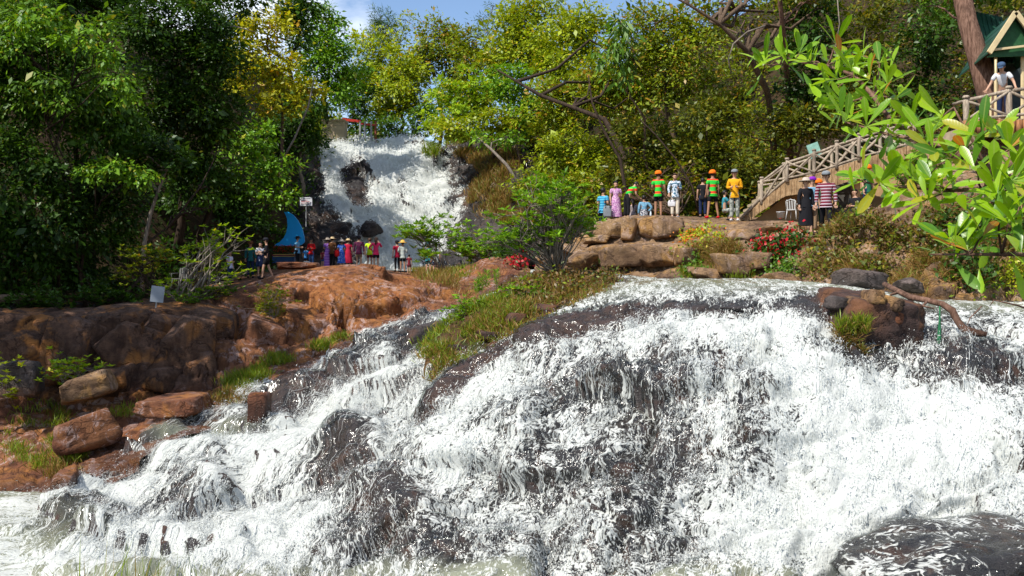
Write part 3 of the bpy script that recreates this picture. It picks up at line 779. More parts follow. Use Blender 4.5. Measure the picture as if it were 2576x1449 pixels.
dens = cellA * np.clip(foam + 0.08, 0.0, 1) ** 1.5 * (1.0 - 0.75 * sstep(0.55, 0.85, foam)) * (1 - 0.95 * deep) * band * clot * sstep(0.8, 1.3, rowf)
flecks('spray', 'white flecks of water leaping down the cascade', wat, dens, Tc, 270000, 0.0185, 0.04, 71)
# threads of falling water drawn out along the current
def strands(name, label, L, w, n, seg, step, width, lift, seed):
    rng = np.random.default_rng(seed)
    P = L.P; N = L.normals()
    i = rng.choice(P.shape[0] * P.shape[1], n, p=w / w.sum()); r0, c0 = np.divmod(i, P.shape[1])
    seglen = rng.integers(seg // 2, seg + 1, n)
    pts = []; c = c0 + rng.uniform(-.5, .5, n); drift = rng.normal(0, .12, n); hgt = rng.uniform(.2, 1, n) * lift
    for k in range(seg + 1):
        kk = np.minimum(k, seglen); r = np.clip(r0 + kk * step, 0, P.shape[0] - 1.01)
        cc = np.clip(c + drift * kk + .35 * np.sin(kk * .9 + r0), 0, P.shape[1] - 1.01)
        ri = r.astype(int); ci = cc.astype(int); fr = (r - ri)[:, None]; fc = (cc - ci)[:, None]
        q = (P[ri, ci] * (1 - fr) + P[ri + 1, ci] * fr) * (1 - fc) + (P[ri, ci + 1] * (1 - fr) + P[ri + 1, ci + 1] * fr) * fc
        arch = np.sin(np.clip(kk / seglen, 0, 1) * math.pi)
        pts.append(q + N[ri, ci] * (0.015 + hgt * arch)[:, None] + rng.normal(size=(n, 3)) * .006)
    pts = np.stack(pts, 1)
    T = unit_(np.gradient(pts, axis=1)); side = unit_(np.cross(T, N[r0, c0][:, None, :] + rng.normal(size=(n, 1, 3)) * .25))
    wd = (width * rng.gamma(2.0, .5, n))[:, None] * np.sin(np.linspace(.25, math.pi - .1, seg + 1))[None, :] * rng.uniform(.5, 1.4, (n, seg + 1)) + .002
    V = np.stack([pts - side * wd[..., None] * .5, pts + side * wd[..., None] * .5], 2).reshape(-1, 3)
    base = (np.arange(n) * (seg + 1) * 2)[:, None] + np.arange(seg)[None, :] * 2
    F = np.stack([base, base + 1, base + 3, base + 2], -1).reshape(-1, 4)
    o = link_mesh(name, np_mesh(name, V, F, True), M_spray); tag(o, label, 'spray', kind='stuff')
sw = cellA * np.clip(foam + .15, 0, 1) * (1 - .9 * deep) * sstep(1.0, 1.6, rowf) * np.clip(band, .1, 2) * (1 - .5 * sstep(.6, .9, foam))
strands('water_strands', 'thin white threads of water running down the cascade', wat, sw, 4500, 6, 1.4, 0.007, 0.025, 75)
edge = cellA * np.clip(foam, 0, 1) * sstep(1.5, 4, rowf)
flecks('spray', 'fine droplets thrown clear of the cascade', wat, edge, Tc, 45000, 0.016, 0.16, 72)
Tf = np.gradient(fw.P, axis=0); Tf /= np.linalg.norm(Tf, axis=2, keepdims=True) + 1e-9
kf = sel(keep).ravel()
flecks('spray', 'white water flecks of the distant waterfall', fw, np.clip(kf, 0, 1) ** 1.5 * np.clip(0.6 + 2 * fbm(fw.P.reshape(-1, 3) * 0.9, 3, 36), 0.05, 2), Tf, 70000, 0.075, 0.16, 73)

plo = Loft.__new__(Loft); plo.nr, plo.nc = 150, 260; plo.P = Pp.reshape(150, 260, 3)
pw = np.clip(pfoam + 0.1, 0, 1) * sstep(10, 13, Pp[:, 1]) * np.clip(0.5 + 2.2 * fbm(Pp * 2.0, 3, 88), 0.03, 2)
flecks('spray', 'flecks of foam tossed about the plunge pool', plo, pw, np.tile(np.array([-.6, -.8, 0.0]), (150 * 260, 1)), 45000, 0.03, 0.05, 74)
# ================================================================== VEGETATION
RNG = np.random.default_rng(11)
LEAF = {
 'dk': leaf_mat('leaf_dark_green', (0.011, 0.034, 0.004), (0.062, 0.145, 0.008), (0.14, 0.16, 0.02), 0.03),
 'md': leaf_mat('leaf_mid_green', (0.032, 0.090, 0.007), (0.140, 0.275, 0.014), (0.24, 0.24, 0.02), 0.05),
 'br': leaf_mat('leaf_bright_green', (0.07, 0.18, 0.010), (0.23, 0.43, 0.018), (0.36, 0.37, 0.03), 0.06),
 'yg': leaf_mat('leaf_yellow_green', (0.13, 0.20, 0.007), (0.42, 0.50, 0.012), (0.48, 0.38, 0.02), 0.08),
 'yo': leaf_mat('leaf_golden', (0.22, 0.23, 0.008), (0.52, 0.52, 0.015), (0.55, 0.32, 0.02), 0.08),
 'ol': leaf_mat('leaf_olive', (0.075, 0.115, 0.006), (0.31, 0.39, 0.012), (0.36, 0.22, 0.025), 0.14),
 'sh': leaf_mat('leaf_shaded_olive', (0.028, 0.045, 0.004), (0.18, 0.21, 0.010), (0.28, 0.22, 0.02), 0.12),  # olive darkened so the leaf colour carries the right slope's shade
 'bn': leaf_mat('leaf_dry_brown', (0.07, 0.040, 0.016), (0.23, 0.13, 0.04), (0.10, 0.13, 0.02), 0.25),
 'pn': leaf_mat('needle_green', (0.030, 0.07, 0.010), (0.09, 0.17, 0.02), None),
 'lm': leaf_mat('leaf_lime', (0.15, 0.28, 0.010), (0.38, 0.55, 0.018), (0.52, 0.44, 0.03), 0.10, trans=0.42),
 'gr': leaf_mat('grass_green', (0.07, 0.13, 0.008), (0.27, 0.36, 0.015), (0.36, 0.25, 0.04), 0.14, trans=0.4),
 'gd': leaf_mat('grass_dry', (0.14, 0.075, 0.018), (0.38, 0.24, 0.07), (0.16, 0.20, 0.02), 0.22, trans=0.3),
 'rd': leaf_mat('petal_red', (0.34, 0.006, 0.012), (0.66, 0.02, 0.04), None, trans=0.3),
 'og': leaf_mat('petal_orange', (0.52, 0.07, 0.010), (0.66, 0.24, 0.02), None, trans=0.3),
}
BARK = {
 'br': bark_mat('bark_brown', (0.055, 0.036, 0.024), (0.17, 0.115, 0.075)),
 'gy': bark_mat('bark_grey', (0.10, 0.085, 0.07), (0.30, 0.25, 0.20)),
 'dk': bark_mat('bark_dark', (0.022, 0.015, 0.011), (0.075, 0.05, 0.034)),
 'rd': bark_mat('bark_reddish', (0.07, 0.035, 0.022), (0.24, 0.14, 0.10)),
}

def unit(a): return a / (np.linalg.norm(a, axis=-1, keepdims=True) + 1e-9)

def leaves_arrays(c, axis, nrm, L, W, fold=0.12, curl=0.0):
    """diamond leaves: c base points (N,3), axis & nrm unit (N,3), L, W (N,)"""
    b = unit(np.cross(nrm, axis)); n = np.cross(axis, b)
    L = L[:, None]; W = W[:, None]
    v0 = c
    v1 = c + axis * L * 0.45 + b * W * 0.5 + n * W * fold
    v2 = c + axis * L - n * L * curl
    v3 = c + axis * L * 0.45 - b * W * 0.5 + n * W * fold
    V = np.stack([v0, v1, v2, v3], 1).reshape(-1, 3)
    F = np.arange(len(c) * 4).reshape(-1, 4)
    return V, F

def leaf_mesh(name, c, axis, nrm, L, W, tint, mat, fold=0.12, curl=0.0):
    V, F = leaves_arrays(c, axis, nrm, L, W, fold, curl)
    me = np_mesh(name, V, F, False, {'tint': np.repeat(tint, 4)})
    me.materials.append(mat)
    return me

def ell_points(n, rng):
    d = unit(rng.normal(size=(n, 3)))
    return d

NLEAF = 0
def crown(name, blobs, leaf, size, rng, layers=3.2, clump=0.9, flat=0.42, droop=0.15, aspect=0.5, shell=0.35, tintbias=0.0):
    """blobs: (cx,cy,cz,rx,ry,rz) in local metres. Returns mesh, clump centres"""
    global NLEAF
    Cs = []; Ax = []; Nn = []; Ls = []; Tn = []; CC = []
    for (cx, cy, cz, rx, ry, rz) in blobs:
        area = math.pi * rx * rz
        cr = min(clump, 0.5 * min(rx, rz) + 0.12)
        ncl = max(4, int(area / (cr * cr) * 1.55))
        u = ell_points(ncl, rng)
        r = (shell + (1 - shell) * rng.random(ncl) ** 0.5) * (1 + 0.22 * rng.normal(size=ncl))
        cc = np.array([cx, cy, cz]) + u * r[:, None] * np.array([rx, ry, rz])
        CC.append(cc)
        size_ = size * 1.1
        nl = int(1.95 * layers * area / (size_ * size_ * aspect * 0.5) / ncl * 0.72)
        nl = max(8, nl)
        for k in range(ncl):
            rr = cr * rng.uniform(0.55, 1.15)
            m = int(nl * rng.uniform(0.5, 1.4))
            off = rng.normal(size=(m, 3)) * np.array([rr * 0.62, rr * 0.62, rr * flat])
            off[:, 2] -= droop * (off[:, 0] ** 2 + off[:, 1] ** 2) / (rr + 0.05)
            p = cc[k] + off
            out = unit(off * np.array([1, 1, 0.5]) + 0.3 * u[k] * rr)
            ax = unit(out + rng.normal(size=(m, 3)) * 0.55 + np.array([0, 0, -droop * 1.2]))
            nn = unit(np.array([-.12, -.12, 0.85]) + 0.4 * u[k] + rng.normal(size=(m, 3)) * 0.32)
            Cs.append(p); Ax.append(ax); Nn.append(nn)
            Ls.append(size_ * (0.45 + rng.gamma(2.0, 0.3, m)))
            Tn.append(np.clip(rng.normal(0.45 + tintbias + rng.normal() * 0.16, 0.2, m), 0, 1))
    c = np.concatenate(Cs); L = np.concatenate(Ls)
    NLEAF += len(c)
    me = leaf_mesh(name, c, np.concatenate(Ax), np.concatenate(Nn), L, L * aspect, np.concatenate(Tn), LEAF[leaf])
    return me, np.concatenate(CC)

def limb_path(a, b, rng, n=5, sag=0.12, wob=0.06):
    a = np.array(a, float); b = np.array(b, float)
    t = np.linspace(0, 1, n)[:, None]
    p = a + (b - a) * t
    L = np.linalg.norm(b - a)
    p[:, 2] += (np.sin(t[:, 0] * math.pi) * sag * L)
    p[1:-1] += rng.normal(size=(n - 2, 3)) * wob * L
    return p

SURF = np.concatenate([hill.flat(), bank.flat()[::3], terr.flat()[::3], fall.flat()[::2]])
def ground_z(x, y):
    d = np.hypot(SURF[:, 0] - x, SURF[:, 1] - y)
    m = d < 0.9
    if not m.any(): return SURF[np.argmin(d), 2]
    return SURF[m, 2].max()

def pblob(px, py, rx, ry, d, depth=None):
    c = PP(px, py, d); s = d / FK
    return (c[0], c[1], c[2], rx * s, (depth if depth else 0.85 * (rx + ry) / 2 * s), ry * s)

def tree(label, blobs_px, d, leaf='md', size=0.2, base=None, r=0.16, bark='br', group=None, seed=1, limbs=9, name='tree', cat='tree', trunk=None, **kw):
    """blobs_px (px,py,rx,ry[,d]) outline the crown; base (px[,d]) where it roots; trunk: explicit list of (px,py,d,r)"""
    rng = np.random.default_rng(seed)
    bl = [pblob(b[0], b[1], b[2], b[3], b[4] if len(b) > 4 else d) for b in blobs_px]
    bd = d if base is None or len(base) < 2 else base[1]
    bx = (np.mean([b[0] for b in blobs_px]) if base is None else base[0])
    if trunk is not None:
        B = PP(*trunk[0][:3])
    else:
        B = np.array([(bx - CX) / FK * bd, bd, 0.0]); B[2] = ground_z(B[0], B[1]) - 0.15
    root = empty(name, B)
    tag(root, label, cat, group)
    lb = [(b[0] - B[0], b[1] - B[1], b[2] - B[2]) + b[3:] for b in bl]
    me, cc = crown('crown', lb, leaf, size, rng, **kw)
    link_mesh('crown', me, None, root)
    mb = MB()
    if trunk is not None:
        path = [PP(*t[:3]) - B for t in trunk]
        mb.tube(path, [t[3] for t in trunk], 8)
        tops = path[len(path) // 2:]
    else:
        top = np.array(max(lb, key=lambda b: b[2])[:3])
        top = top * np.array([1, 1, 1.0])
        path = limb_path((0, 0, 0), top, rng, 7, 0.0, 0.03)
        mb.tube(path, np.linspace(r, r * 0.22, 7), 7)
        tops = list(path[2:])
    for k in range(limbs):
        tgt = cc[rng.integers(len(cc))]
        src = min(tops, key=lambda p: abs(p[2] - (tgt[2] - 0.4 * np.linalg.norm(tgt[:2] - p[:2]))) + 0.3 * np.linalg.norm(tgt - p))
        ln = np.linalg.norm(tgt - src)
        rr = min(r * 0.5, 0.02 + 0.014 * ln)
        mb.tube(limb_path(src, tgt, rng, 5, 0.05, 0.05), np.linspace(rr, rr * 0.3, 5), 5)
    mb.build('trunk', BARK[bark], root, True)
    return root

tree('leafy tree crown at the very top left', [(120,-40,160,60),(300,-50,120,60),(-60,-20,100,60)], 44, 'dk', 0.18, base=(150,50), r=0.24, bark='dk', seed=90, clump=0.9)
tree('dark tree crown along the top edge left of the golden tree', [(480,-40,130,60),(620,-40,90,60)], 52, 'dk', 0.2, base=(520,55), r=0.22, bark='dk', seed=91, clump=0.9)
tree('distant dark crown closing the skyline at top left', [(230,0,110,60),(120,10,90,50),(340,10,90,60)], 60, 'dk', 0.24, base=(230,64), r=0.24, bark='dk', seed=92, clump=1.1)
# ---- left forest: tall dark trees with sunlit sprays
GL = 'tall dark trees of the left bank'
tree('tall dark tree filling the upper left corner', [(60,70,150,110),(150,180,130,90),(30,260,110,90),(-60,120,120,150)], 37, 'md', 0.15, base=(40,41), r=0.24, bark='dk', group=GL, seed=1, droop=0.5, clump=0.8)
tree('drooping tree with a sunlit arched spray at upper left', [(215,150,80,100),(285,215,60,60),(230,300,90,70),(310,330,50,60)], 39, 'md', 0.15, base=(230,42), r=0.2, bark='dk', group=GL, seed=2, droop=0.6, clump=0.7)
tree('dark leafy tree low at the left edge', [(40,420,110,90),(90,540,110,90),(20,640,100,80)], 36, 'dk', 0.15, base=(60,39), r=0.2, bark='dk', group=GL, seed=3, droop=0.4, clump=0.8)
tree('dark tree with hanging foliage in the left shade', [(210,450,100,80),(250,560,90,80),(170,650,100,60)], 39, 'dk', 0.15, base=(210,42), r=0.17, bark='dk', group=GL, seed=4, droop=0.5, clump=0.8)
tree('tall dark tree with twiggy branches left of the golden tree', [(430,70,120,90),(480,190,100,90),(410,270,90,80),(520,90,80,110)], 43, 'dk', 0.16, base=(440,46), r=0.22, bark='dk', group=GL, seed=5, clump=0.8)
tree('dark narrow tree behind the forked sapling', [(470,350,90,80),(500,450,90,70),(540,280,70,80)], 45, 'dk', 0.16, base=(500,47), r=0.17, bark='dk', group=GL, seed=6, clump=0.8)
tree('slim tree with a pale forked trunk in the left shade', [(405,360,85,40),(350,420,70,26),(440,400,60,30)], 38, 'dk', 0.15, r=0.1, bark='gy', seed=7,
     trunk=[(358,735,38,.10),(362,620,38,.09),(378,540,38,.075),(398,480,38,.06),(420,425,38,.04),(440,385,38,.025)], limbs=12, flat=0.3, clump=0.6)
tree('low branch of bright drooping foliage at the left', [(300,425,75,24),(360,445,40,18),(230,420,40,22)], 36, 'br', 0.14, base=(200,39), r=0.07, bark='dk', seed=8, clump=0.5, flat=0.3, droop=0.5)
tree('bushy dark tree behind the visitors by the blue sail', [(560,470,80,60),(600,540,70,50),(540,590,70,40)], 52, 'dk', 0.17, base=(560,54), r=0.15, bark='dk', seed=9)
tree('mid green tree with shining leaves above the blue sail', [(640,340,60,40),(690,420,45,36),(650,440,55,36),(700,490,60,28),(600,380,40,30)], 52, 'br', 0.2, base=(640,55), r=0.14, bark='br', seed=10, clump=0.6, layers=2.2)
tree('golden yellow tree left of the waterfall', [(680,50,62,50),(640,120,70,42),(700,150,52,40),(650,190,70,30),(735,215,60,26),(690,265,80,26),(600,210,30,26),(790,225,34,20)], 58, 'yo', 0.2, base=(730,60), r=0.15, bark='br', seed=11, clump=0.75, flat=0.28, layers=2.4)
tree('dark tree between the golden tree and the falls', [(740,320,60,50),(770,270,50,50),(700,340,60,40),(790,350,30,30)], 63, 'dk', 0.2, base=(760,64), r=0.16, bark='gy', seed=12)
tree('bright green tree behind the golden one', [(800,100,60,60),(850,150,60,60),(790,190,50,50),(860,220,50,40),(830,40,40,30)], 74, 'br', 0.23, base=(820,76), r=0.2, seed=13, clump=1.0)
tree('dark slender tree on the left skyline', [(740,60,45,70),(770,20,40,50),(560,40,60,70)], 66, 'dk', 0.22, base=(700,68), r=0.2, bark='dk', seed=14, clump=1.0)

for _i, (_lab, _bl, _lf) in enumerate([('bright drooping spray of leaves arching at the upper left', [(200,90,60,26),(260,130,46,28),(300,190,36,34),(318,240,22,24)], 'br'),
      ('bright leafy spray at the top left edge', [(60,60,60,30),(110,40,50,24),(30,120,40,30)], 'br'),
      ('sunlit spray low in the left forest', [(110,200,60,30),(150,260,40,24)], 'md'),
      ('small sunlit branch right of the forked sapling', [(520,500,40,20),(560,330,34,24)], 'md')]):
    tree(_lab, _bl, 35 if _i < 3 else 44, _lf, 0.15, base=(100 + 60 * _i, 39), r=0.08, bark='dk', seed=95 + _i, clump=0.5, flat=0.3, droop=0.6, layers=1.8)  # brighter leaf colours paint sunlight onto these added sprays
# trees of the left bank just outside the picture: they shade the dark cliff
def shade_tree(label, base, blobs, seed):
    B = np.array([base[0], base[1], ground_z(base[0], base[1]) - .2]); rng = np.random.default_rng(seed)
    r_ = empty('tree', B); tag(r_, label, 'tree', 'trees shading the left bank')
    lb = [(x - B[0], y - B[1], z - B[2], r, r, r * .8) for (x, y, z, r) in blobs]
    me, cc = crown('crown', lb, 'md', 0.5, rng, layers=1.5, clump=1.1); link_mesh('crown', me, None, r_)
    mb = MB(); top = np.array(lb[0][:3]); path = limb_path((0, 0, 0), top, rng, 7, 0.0, 0.02); mb.tube(path, np.linspace(.3, .08, 7), 8)
    for k in range(8): mb.tube(limb_path(path[3], cc[rng.integers(len(cc))], rng, 5, .05, .04), np.linspace(.09, .02, 5), 5)
    mb.build('trunk', BARK['dk'], r_, True)
shade_tree('leaning tree shading the left cliff', (-20.5, 21), [(-18.8, 20, 16, 3.0), (-15.6, 20.2, 16.2, 2.8), (-21.5, 20.5, 16.5, 3)], 401)
shade_tree('tall tree shading the plateau above the left cliff', (-22, 25.5), [(-17.5, 24.5, 17, 3.2), (-21, 25, 17.5, 3.4)], 402)
shade_tree('big tree on the left slope beside the pool', (-26, 22), [(-25, 22, 16, 3.6), (-27, 25, 18, 3.6)], 403)
shade_tree('very tall tree high on the left slope', (-31, 26), [(-29, 26, 19, 4), (-32, 29, 21, 4), (-27, 29, 17, 3.5)], 404)
shade_tree('highest tree behind the left slope edge', (-34, 33), [(-32, 33, 19, 4), (-35, 36, 21, 4), (-29, 32, 16, 3.5)], 405)
shade_tree('tall tree just outside the left picture edge', (-26, 30), [(-24, 29.5, 14, 3.4), (-27, 31, 15, 3.4)], 406)

# ---- trees behind the waterfall
tree('olive green tree on the skyline above the falls', [(950,140,50,70),(920,200,40,50),(985,180,40,60)], 92, 'yg', 0.26, base=(950,93), r=0.22, seed=20, clump=1.1)
tree('yellow green tree centred above the waterfall', [(1000,230,70,50),(960,270,50,36),(1040,270,50,40),(1010,170,50,40)], 86, 'yg', 0.25, base=(1000,87), r=0.2, seed=21, clump=1.0, tintbias=.05)
tree('dark pine top rising left of the cloud', [(958,45,26,22),(965,75,40,24),(940,100,36,22)], 100, 'pn', 0.3, base=(958,101), r=0.16, seed=22, clump=0.9, aspect=0.16, layers=2.0)
tree('brownish olive tree on the skyline right of centre', [(1090,110,60,55),(1140,140,55,60),(1070,170,50,45),(1120,80,40,30)], 94, 'ol', 0.27, base=(1100,95), r=0.2, seed=23, clump=1.1, tintbias=.05)
tree('pale feathery tree poking into the sky', [(1022,50,28,24),(1010,90,30,24)], 102, 'yg', 0.26, base=(1015,103), r=0.1, seed=24, layers=1.0, clump=0.8)
tree('thin sparse pine against the blue sky', [(1225,45,40,14),(1210,80,36,12),(1240,15,30,10)], 96, 'pn', 0.3, base=(1222,97), r=0.12, seed=25, layers=0.8, aspect=0.14, clump=0.7)
tree('olive tree standing above the right side of the falls', [(1190,190,60,60),(1160,250,50,40),(1200,120,50,50)], 84, 'ol', 0.25, base=(1190,85), r=0.18, seed=26, clump=1.0)
tree('dark bushy tree beside the red railing', [(905,255,40,34),(880,200,34,40),(900,310,30,24)], 82, 'dk', 0.24, base=(895,83), r=0.16, seed=27)
tree('low dark green tree behind the upper railing', [(960,320,60,28),(1030,330,50,24),(1060,300,40,30)], 81, 'md', 0.22, base=(1000,82), r=0.12, seed=28)

# ---- sunny slope right of the waterfall
GR = 'sunny trees on the slope right of the falls'
tree('bright green layered tree right of the waterfall', [(1120,235,50,34),(1170,270,70,40),(1230,230,60,40),(1120,290,50,28)], 72, 'lm', 0.22, base=(1180,73), r=0.15, group=GR, seed=30, flat=0.28, clump=0.8)
tree('light green low tree leaning over the falls', [(1150,320,70,28),(1220,310,70,34),(1290,290,60,40),(1330,330,50,30)], 68, 'yg', 0.21, base=(1240,69), r=0.13, group=GR, seed=31, flat=0.3, clump=0.8)
tree('bright green tree under the long dark branch', [(1320,240,70,40),(1270,200,50,40),(1350,290,60,34)], 64, 'br', 0.21, base=(1320,66), r=0.14, group=GR, seed=32, flat=0.3, clump=0.8)
tree('tall yellow green tree right of the sky gap', [(1290,80,70,70),(1350,50,80,60),(1260,140,50,60),(1340,140,70,60)], 78, 'yg', 0.24, base=(1320,80), r=0.22, group=GR, seed=33, clump=1.0)
tree('rounded yellow tree high on the sunny slope', [(1420,110,80,70),(1460,50,70,50),(1480,170,80,60),(1400,190,60,50)], 66, 'yg', 0.21, base=(1440,68), r=0.18, group=GR, seed=34, clump=0.9, tintbias=.08)
tree('pale olive tree over the long dark branch', [(1420,250,80,50),(1490,230,70,50),(1380,310,60,36)], 60, 'ol', 0.2, base=(1450,62), r=0.14, group=GR, seed=35, clump=0.8, tintbias=.15)
tree('large olive tree with a dark crooked limb reaching left', [(1560,180,90,60),(1600,110,80,60),(1540,260,80,46),(1620,240,70,50)], 54, 'ol', 0.19, r=0.2, bark='dk', group=GR, seed=36, clump=0.8, tintbias=.1, limbs=8,
     trunk=[(1590,560,49,.22),(1585,450,49.5,.2),(1560,370,50,.17),(1520,300,50.5,.14),(1440,270,51,.11),(1360,240,51.5,.10),(1300,205,52,.07),(1250,175,52.5,.04)])
tree('yellow leaved bush at the foot of the sunny slope', [(1440,370,80,40),(1380,400,60,34),(1500,400,70,40),(1440,440,60,34)], 55, 'yg', 0.18, base=(1440,57), r=0.1, group=GR, seed=37, clump=0.7)
tree('tangled olive bush behind the island shrub', [(1400,480,70,40),(1480,470,70,40),(1340,460,50,30),(1450,530,80,30)], 51, 'ol', 0.17, base=(1430,53), r=0.09, group=GR, seed=38, clump=0.7, tintbias=.1)
tree('small leaning tree on the orange slope beside the falls', [(1225,350,50,20),(1280,350,40,20)], 60, 'br', 0.18, r=0.1, bark='gy', group=GR, seed=39, layers=1.8,
     trunk=[(1310,470,58,.11),(1275,415,58.5,.10),(1235,375,59,.08),(1200,345,59.5,.05)])

# ---- shaded wood on the right
GW = 'shaded trees of the right slope'
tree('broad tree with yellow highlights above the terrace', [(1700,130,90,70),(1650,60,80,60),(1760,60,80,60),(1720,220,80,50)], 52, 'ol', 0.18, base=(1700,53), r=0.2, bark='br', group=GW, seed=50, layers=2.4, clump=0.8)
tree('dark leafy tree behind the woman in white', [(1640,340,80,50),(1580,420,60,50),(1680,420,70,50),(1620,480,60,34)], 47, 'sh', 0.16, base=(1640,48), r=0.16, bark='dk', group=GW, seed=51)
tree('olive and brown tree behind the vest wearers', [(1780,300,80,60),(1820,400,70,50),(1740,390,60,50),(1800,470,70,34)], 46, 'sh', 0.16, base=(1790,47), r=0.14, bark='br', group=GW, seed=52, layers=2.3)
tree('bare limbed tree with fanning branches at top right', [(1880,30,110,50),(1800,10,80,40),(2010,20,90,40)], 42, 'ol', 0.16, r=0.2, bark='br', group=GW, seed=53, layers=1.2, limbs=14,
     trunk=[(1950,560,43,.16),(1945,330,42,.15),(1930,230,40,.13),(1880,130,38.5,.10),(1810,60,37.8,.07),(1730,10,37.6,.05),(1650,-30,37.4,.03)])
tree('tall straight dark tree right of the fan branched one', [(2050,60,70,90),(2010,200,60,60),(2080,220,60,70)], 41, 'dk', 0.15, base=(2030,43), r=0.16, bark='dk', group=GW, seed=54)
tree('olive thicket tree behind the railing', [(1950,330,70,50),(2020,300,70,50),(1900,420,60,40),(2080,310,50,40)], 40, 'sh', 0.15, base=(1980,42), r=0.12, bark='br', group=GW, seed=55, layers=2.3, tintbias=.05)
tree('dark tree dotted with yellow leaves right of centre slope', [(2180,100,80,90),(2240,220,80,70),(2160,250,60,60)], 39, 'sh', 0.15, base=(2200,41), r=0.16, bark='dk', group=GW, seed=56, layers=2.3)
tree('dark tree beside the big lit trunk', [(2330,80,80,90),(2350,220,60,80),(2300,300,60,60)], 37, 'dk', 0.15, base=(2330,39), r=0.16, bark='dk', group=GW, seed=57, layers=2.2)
tree('brown leaved bush under the big trunk', [(2300,330,70,40),(2380,340,50,40)], 35, 'bn', 0.13, base=(2330,37), r=0.07, bark='br', group=GW, seed=58, layers=1.8)
tree('drooping dark green climber clump high in the middle right', [(1560,60,40,40),(1540,110,40,40),(1570,160,36,40)], 45, 'md', 0.3, base=(1640,47), r=0.1, bark='br', group=GW, seed=59, aspect=0.3, droop=0.9, layers=1.6, clump=0.6)
tree('big pale trunked tree beside the green hut', [(2330,-60,120,50),(2480,-40,130,40),(2560,-90,120,60),(2330,20,50,20)], 31, 'md', 0.15, r=0.3, bark='rd', group=GW, seed=60, limbs=6, layers=2.0,
     trunk=[(2510,330,29.5,.42),(2490,240,29.6,.36),(2462,150,29.8,.31),(2435,60,30,.29),(2418,-20,30.3,.27),(2400,-110,31,.22)])

tree('pale forked tree standing before the fan branched one', [(2000,-10,80,30),(2080,-30,70,40)], 38, 'sh', 0.15, r=0.18, bark='rd', seed=61, layers=1.0, limbs=10,
     trunk=[(1990,540,43,.15),(1985,250,42,.13),(1975,130,39.5,.12),(1968,60,38,.10),(1960,-20,37.6,.09),(1975,-90,37.3,.07)])
for _i, (_lab, _pts) in enumerate([('long pale liana curving over the dark right slope', [(1925,65,37,.03),(1880,80,37,.03),(1845,110,37,.03),(1832,150,37,.025),(1840,185,37,.02)]),
     ('thin hanging liana right of the fan branched tree', [(2105,-20,36,.02),(2112,60,36,.02),(2100,130,36,.02),(2108,190,36,.015)]),
     ('crooked bare stem leaning over the terrace shade', [(1760,545,40,.05),(1742,470,40,.04),(1700,400,40,.035),(1650,340,40,.03),(1610,300,40,.02)]),
     ('twisted dark stem left of the crooked one', [(1600,560,41,.09),(1572,470,41,.08),(1560,400,41,.07),(1520,330,41,.055),(1490,260,41,.04),(1480,190,41,.02)]),
     ('pale leaning pole like trunk over the left shade', [(700,420,56,.07),(740,350,56,.06),(775,270,56,.05),(790,200,56,.03)]),
     ('bare curved branch beside the golden tree', [(470,70,43,.04),(530,72,43,.035),(590,66,43,.03),(640,80,43,.015)])]):
    _B = PP(*_pts[0][:3]); _mb = MB(); _mb.tube([PP(*q[:3]) - _B for q in _pts], [q[3] for q in _pts], 6)
    _o = _mb.build('liana' if _i in (0, 1, 5) else 'dead_sapling', BARK['gy' if _i in (0, 1, 4, 5) else 'dk'], None, True); _o.location = _B; tag(_o, _lab, 'liana' if _i in (0, 1, 5) else 'sapling')
# ---- undergrowth that covers the slopes: nobody could count these plants
def hill_cover(name, label, n, leaf, size, seed, xmin, xmax, dmin, dmax, h=1.0, cat='undergrowth', src=None, pxr=(-300, 2900)):
    rng = np.random.default_rng(seed)
    P = hill.flat() if src is None else src
    x, y = project(np.where(P[:, 1:2] > 1, P, 1e6))
    m = (P[:, 1] > dmin) & (P[:, 1] < dmax) & (x > pxr[0]) & (x < pxr[1]) & (P[:, 0] > xmin) & (P[:, 0] < xmax)
    Q = P[m]
    nc = n // 60
    w = 1.0 / Q[:, 1] ** 2 ; w /= w.sum()
    c = Q[rng.choice(len(Q), nc, p=w)] + rng.normal(size=(nc, 3)) * np.array([0.5, 0.5, 0.05])
    r = rng.uniform(0.25, 0.7, nc) * h
    cc = np.repeat(c, 60, 0); rr = np.repeat(r, 60)[:, None]
    off = rng.normal(size=cc.shape) * np.array([0.7, 0.7, 0.5]); off[:, 2] = np.abs(off[:, 2]) * 1.2
    p = cc + off * rr
    ax = unit(off * np.array([1, 1, 0.4]) + rng.normal(size=p.shape) * 0.5)
    nn = unit(np.array([0, 0, 0.8]) + rng.normal(size=p.shape) * 0.5)
    L = size * rng.uniform(0.6, 1.4, len(p))
    t = np.clip(np.repeat(rng.normal(0.42, 0.2, nc), 60) + rng.normal(size=len(p)) * 0.15, 0, 1)
    o = link_mesh(name, leaf_mesh(name, p, ax, nn, L, L * 0.5, t, LEAF[leaf]))
    tag(o, label, cat, kind='stuff')
    return o
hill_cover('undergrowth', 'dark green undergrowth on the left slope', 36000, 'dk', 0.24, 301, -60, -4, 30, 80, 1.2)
hill_cover('undergrowth', 'sunlit scrub on the slope right of the falls', 42000, 'ol', 0.23, 302, 1, 14, 44, 95, 1.1)
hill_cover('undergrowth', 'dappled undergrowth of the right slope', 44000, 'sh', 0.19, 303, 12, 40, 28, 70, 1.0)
hill_cover('leaf_litter', 'fallen brown leaves on the right slope', 22000, 'bn', 0.14, 304, 8, 34, 28, 52, 0.5, 'leaf litter')
hill_cover('undergrowth', 'green scrub above the waterfall', 26000, 'yg', 0.28, 305, -22, 12, 72, 120, 1.4)
print('leaves', NLEAF)
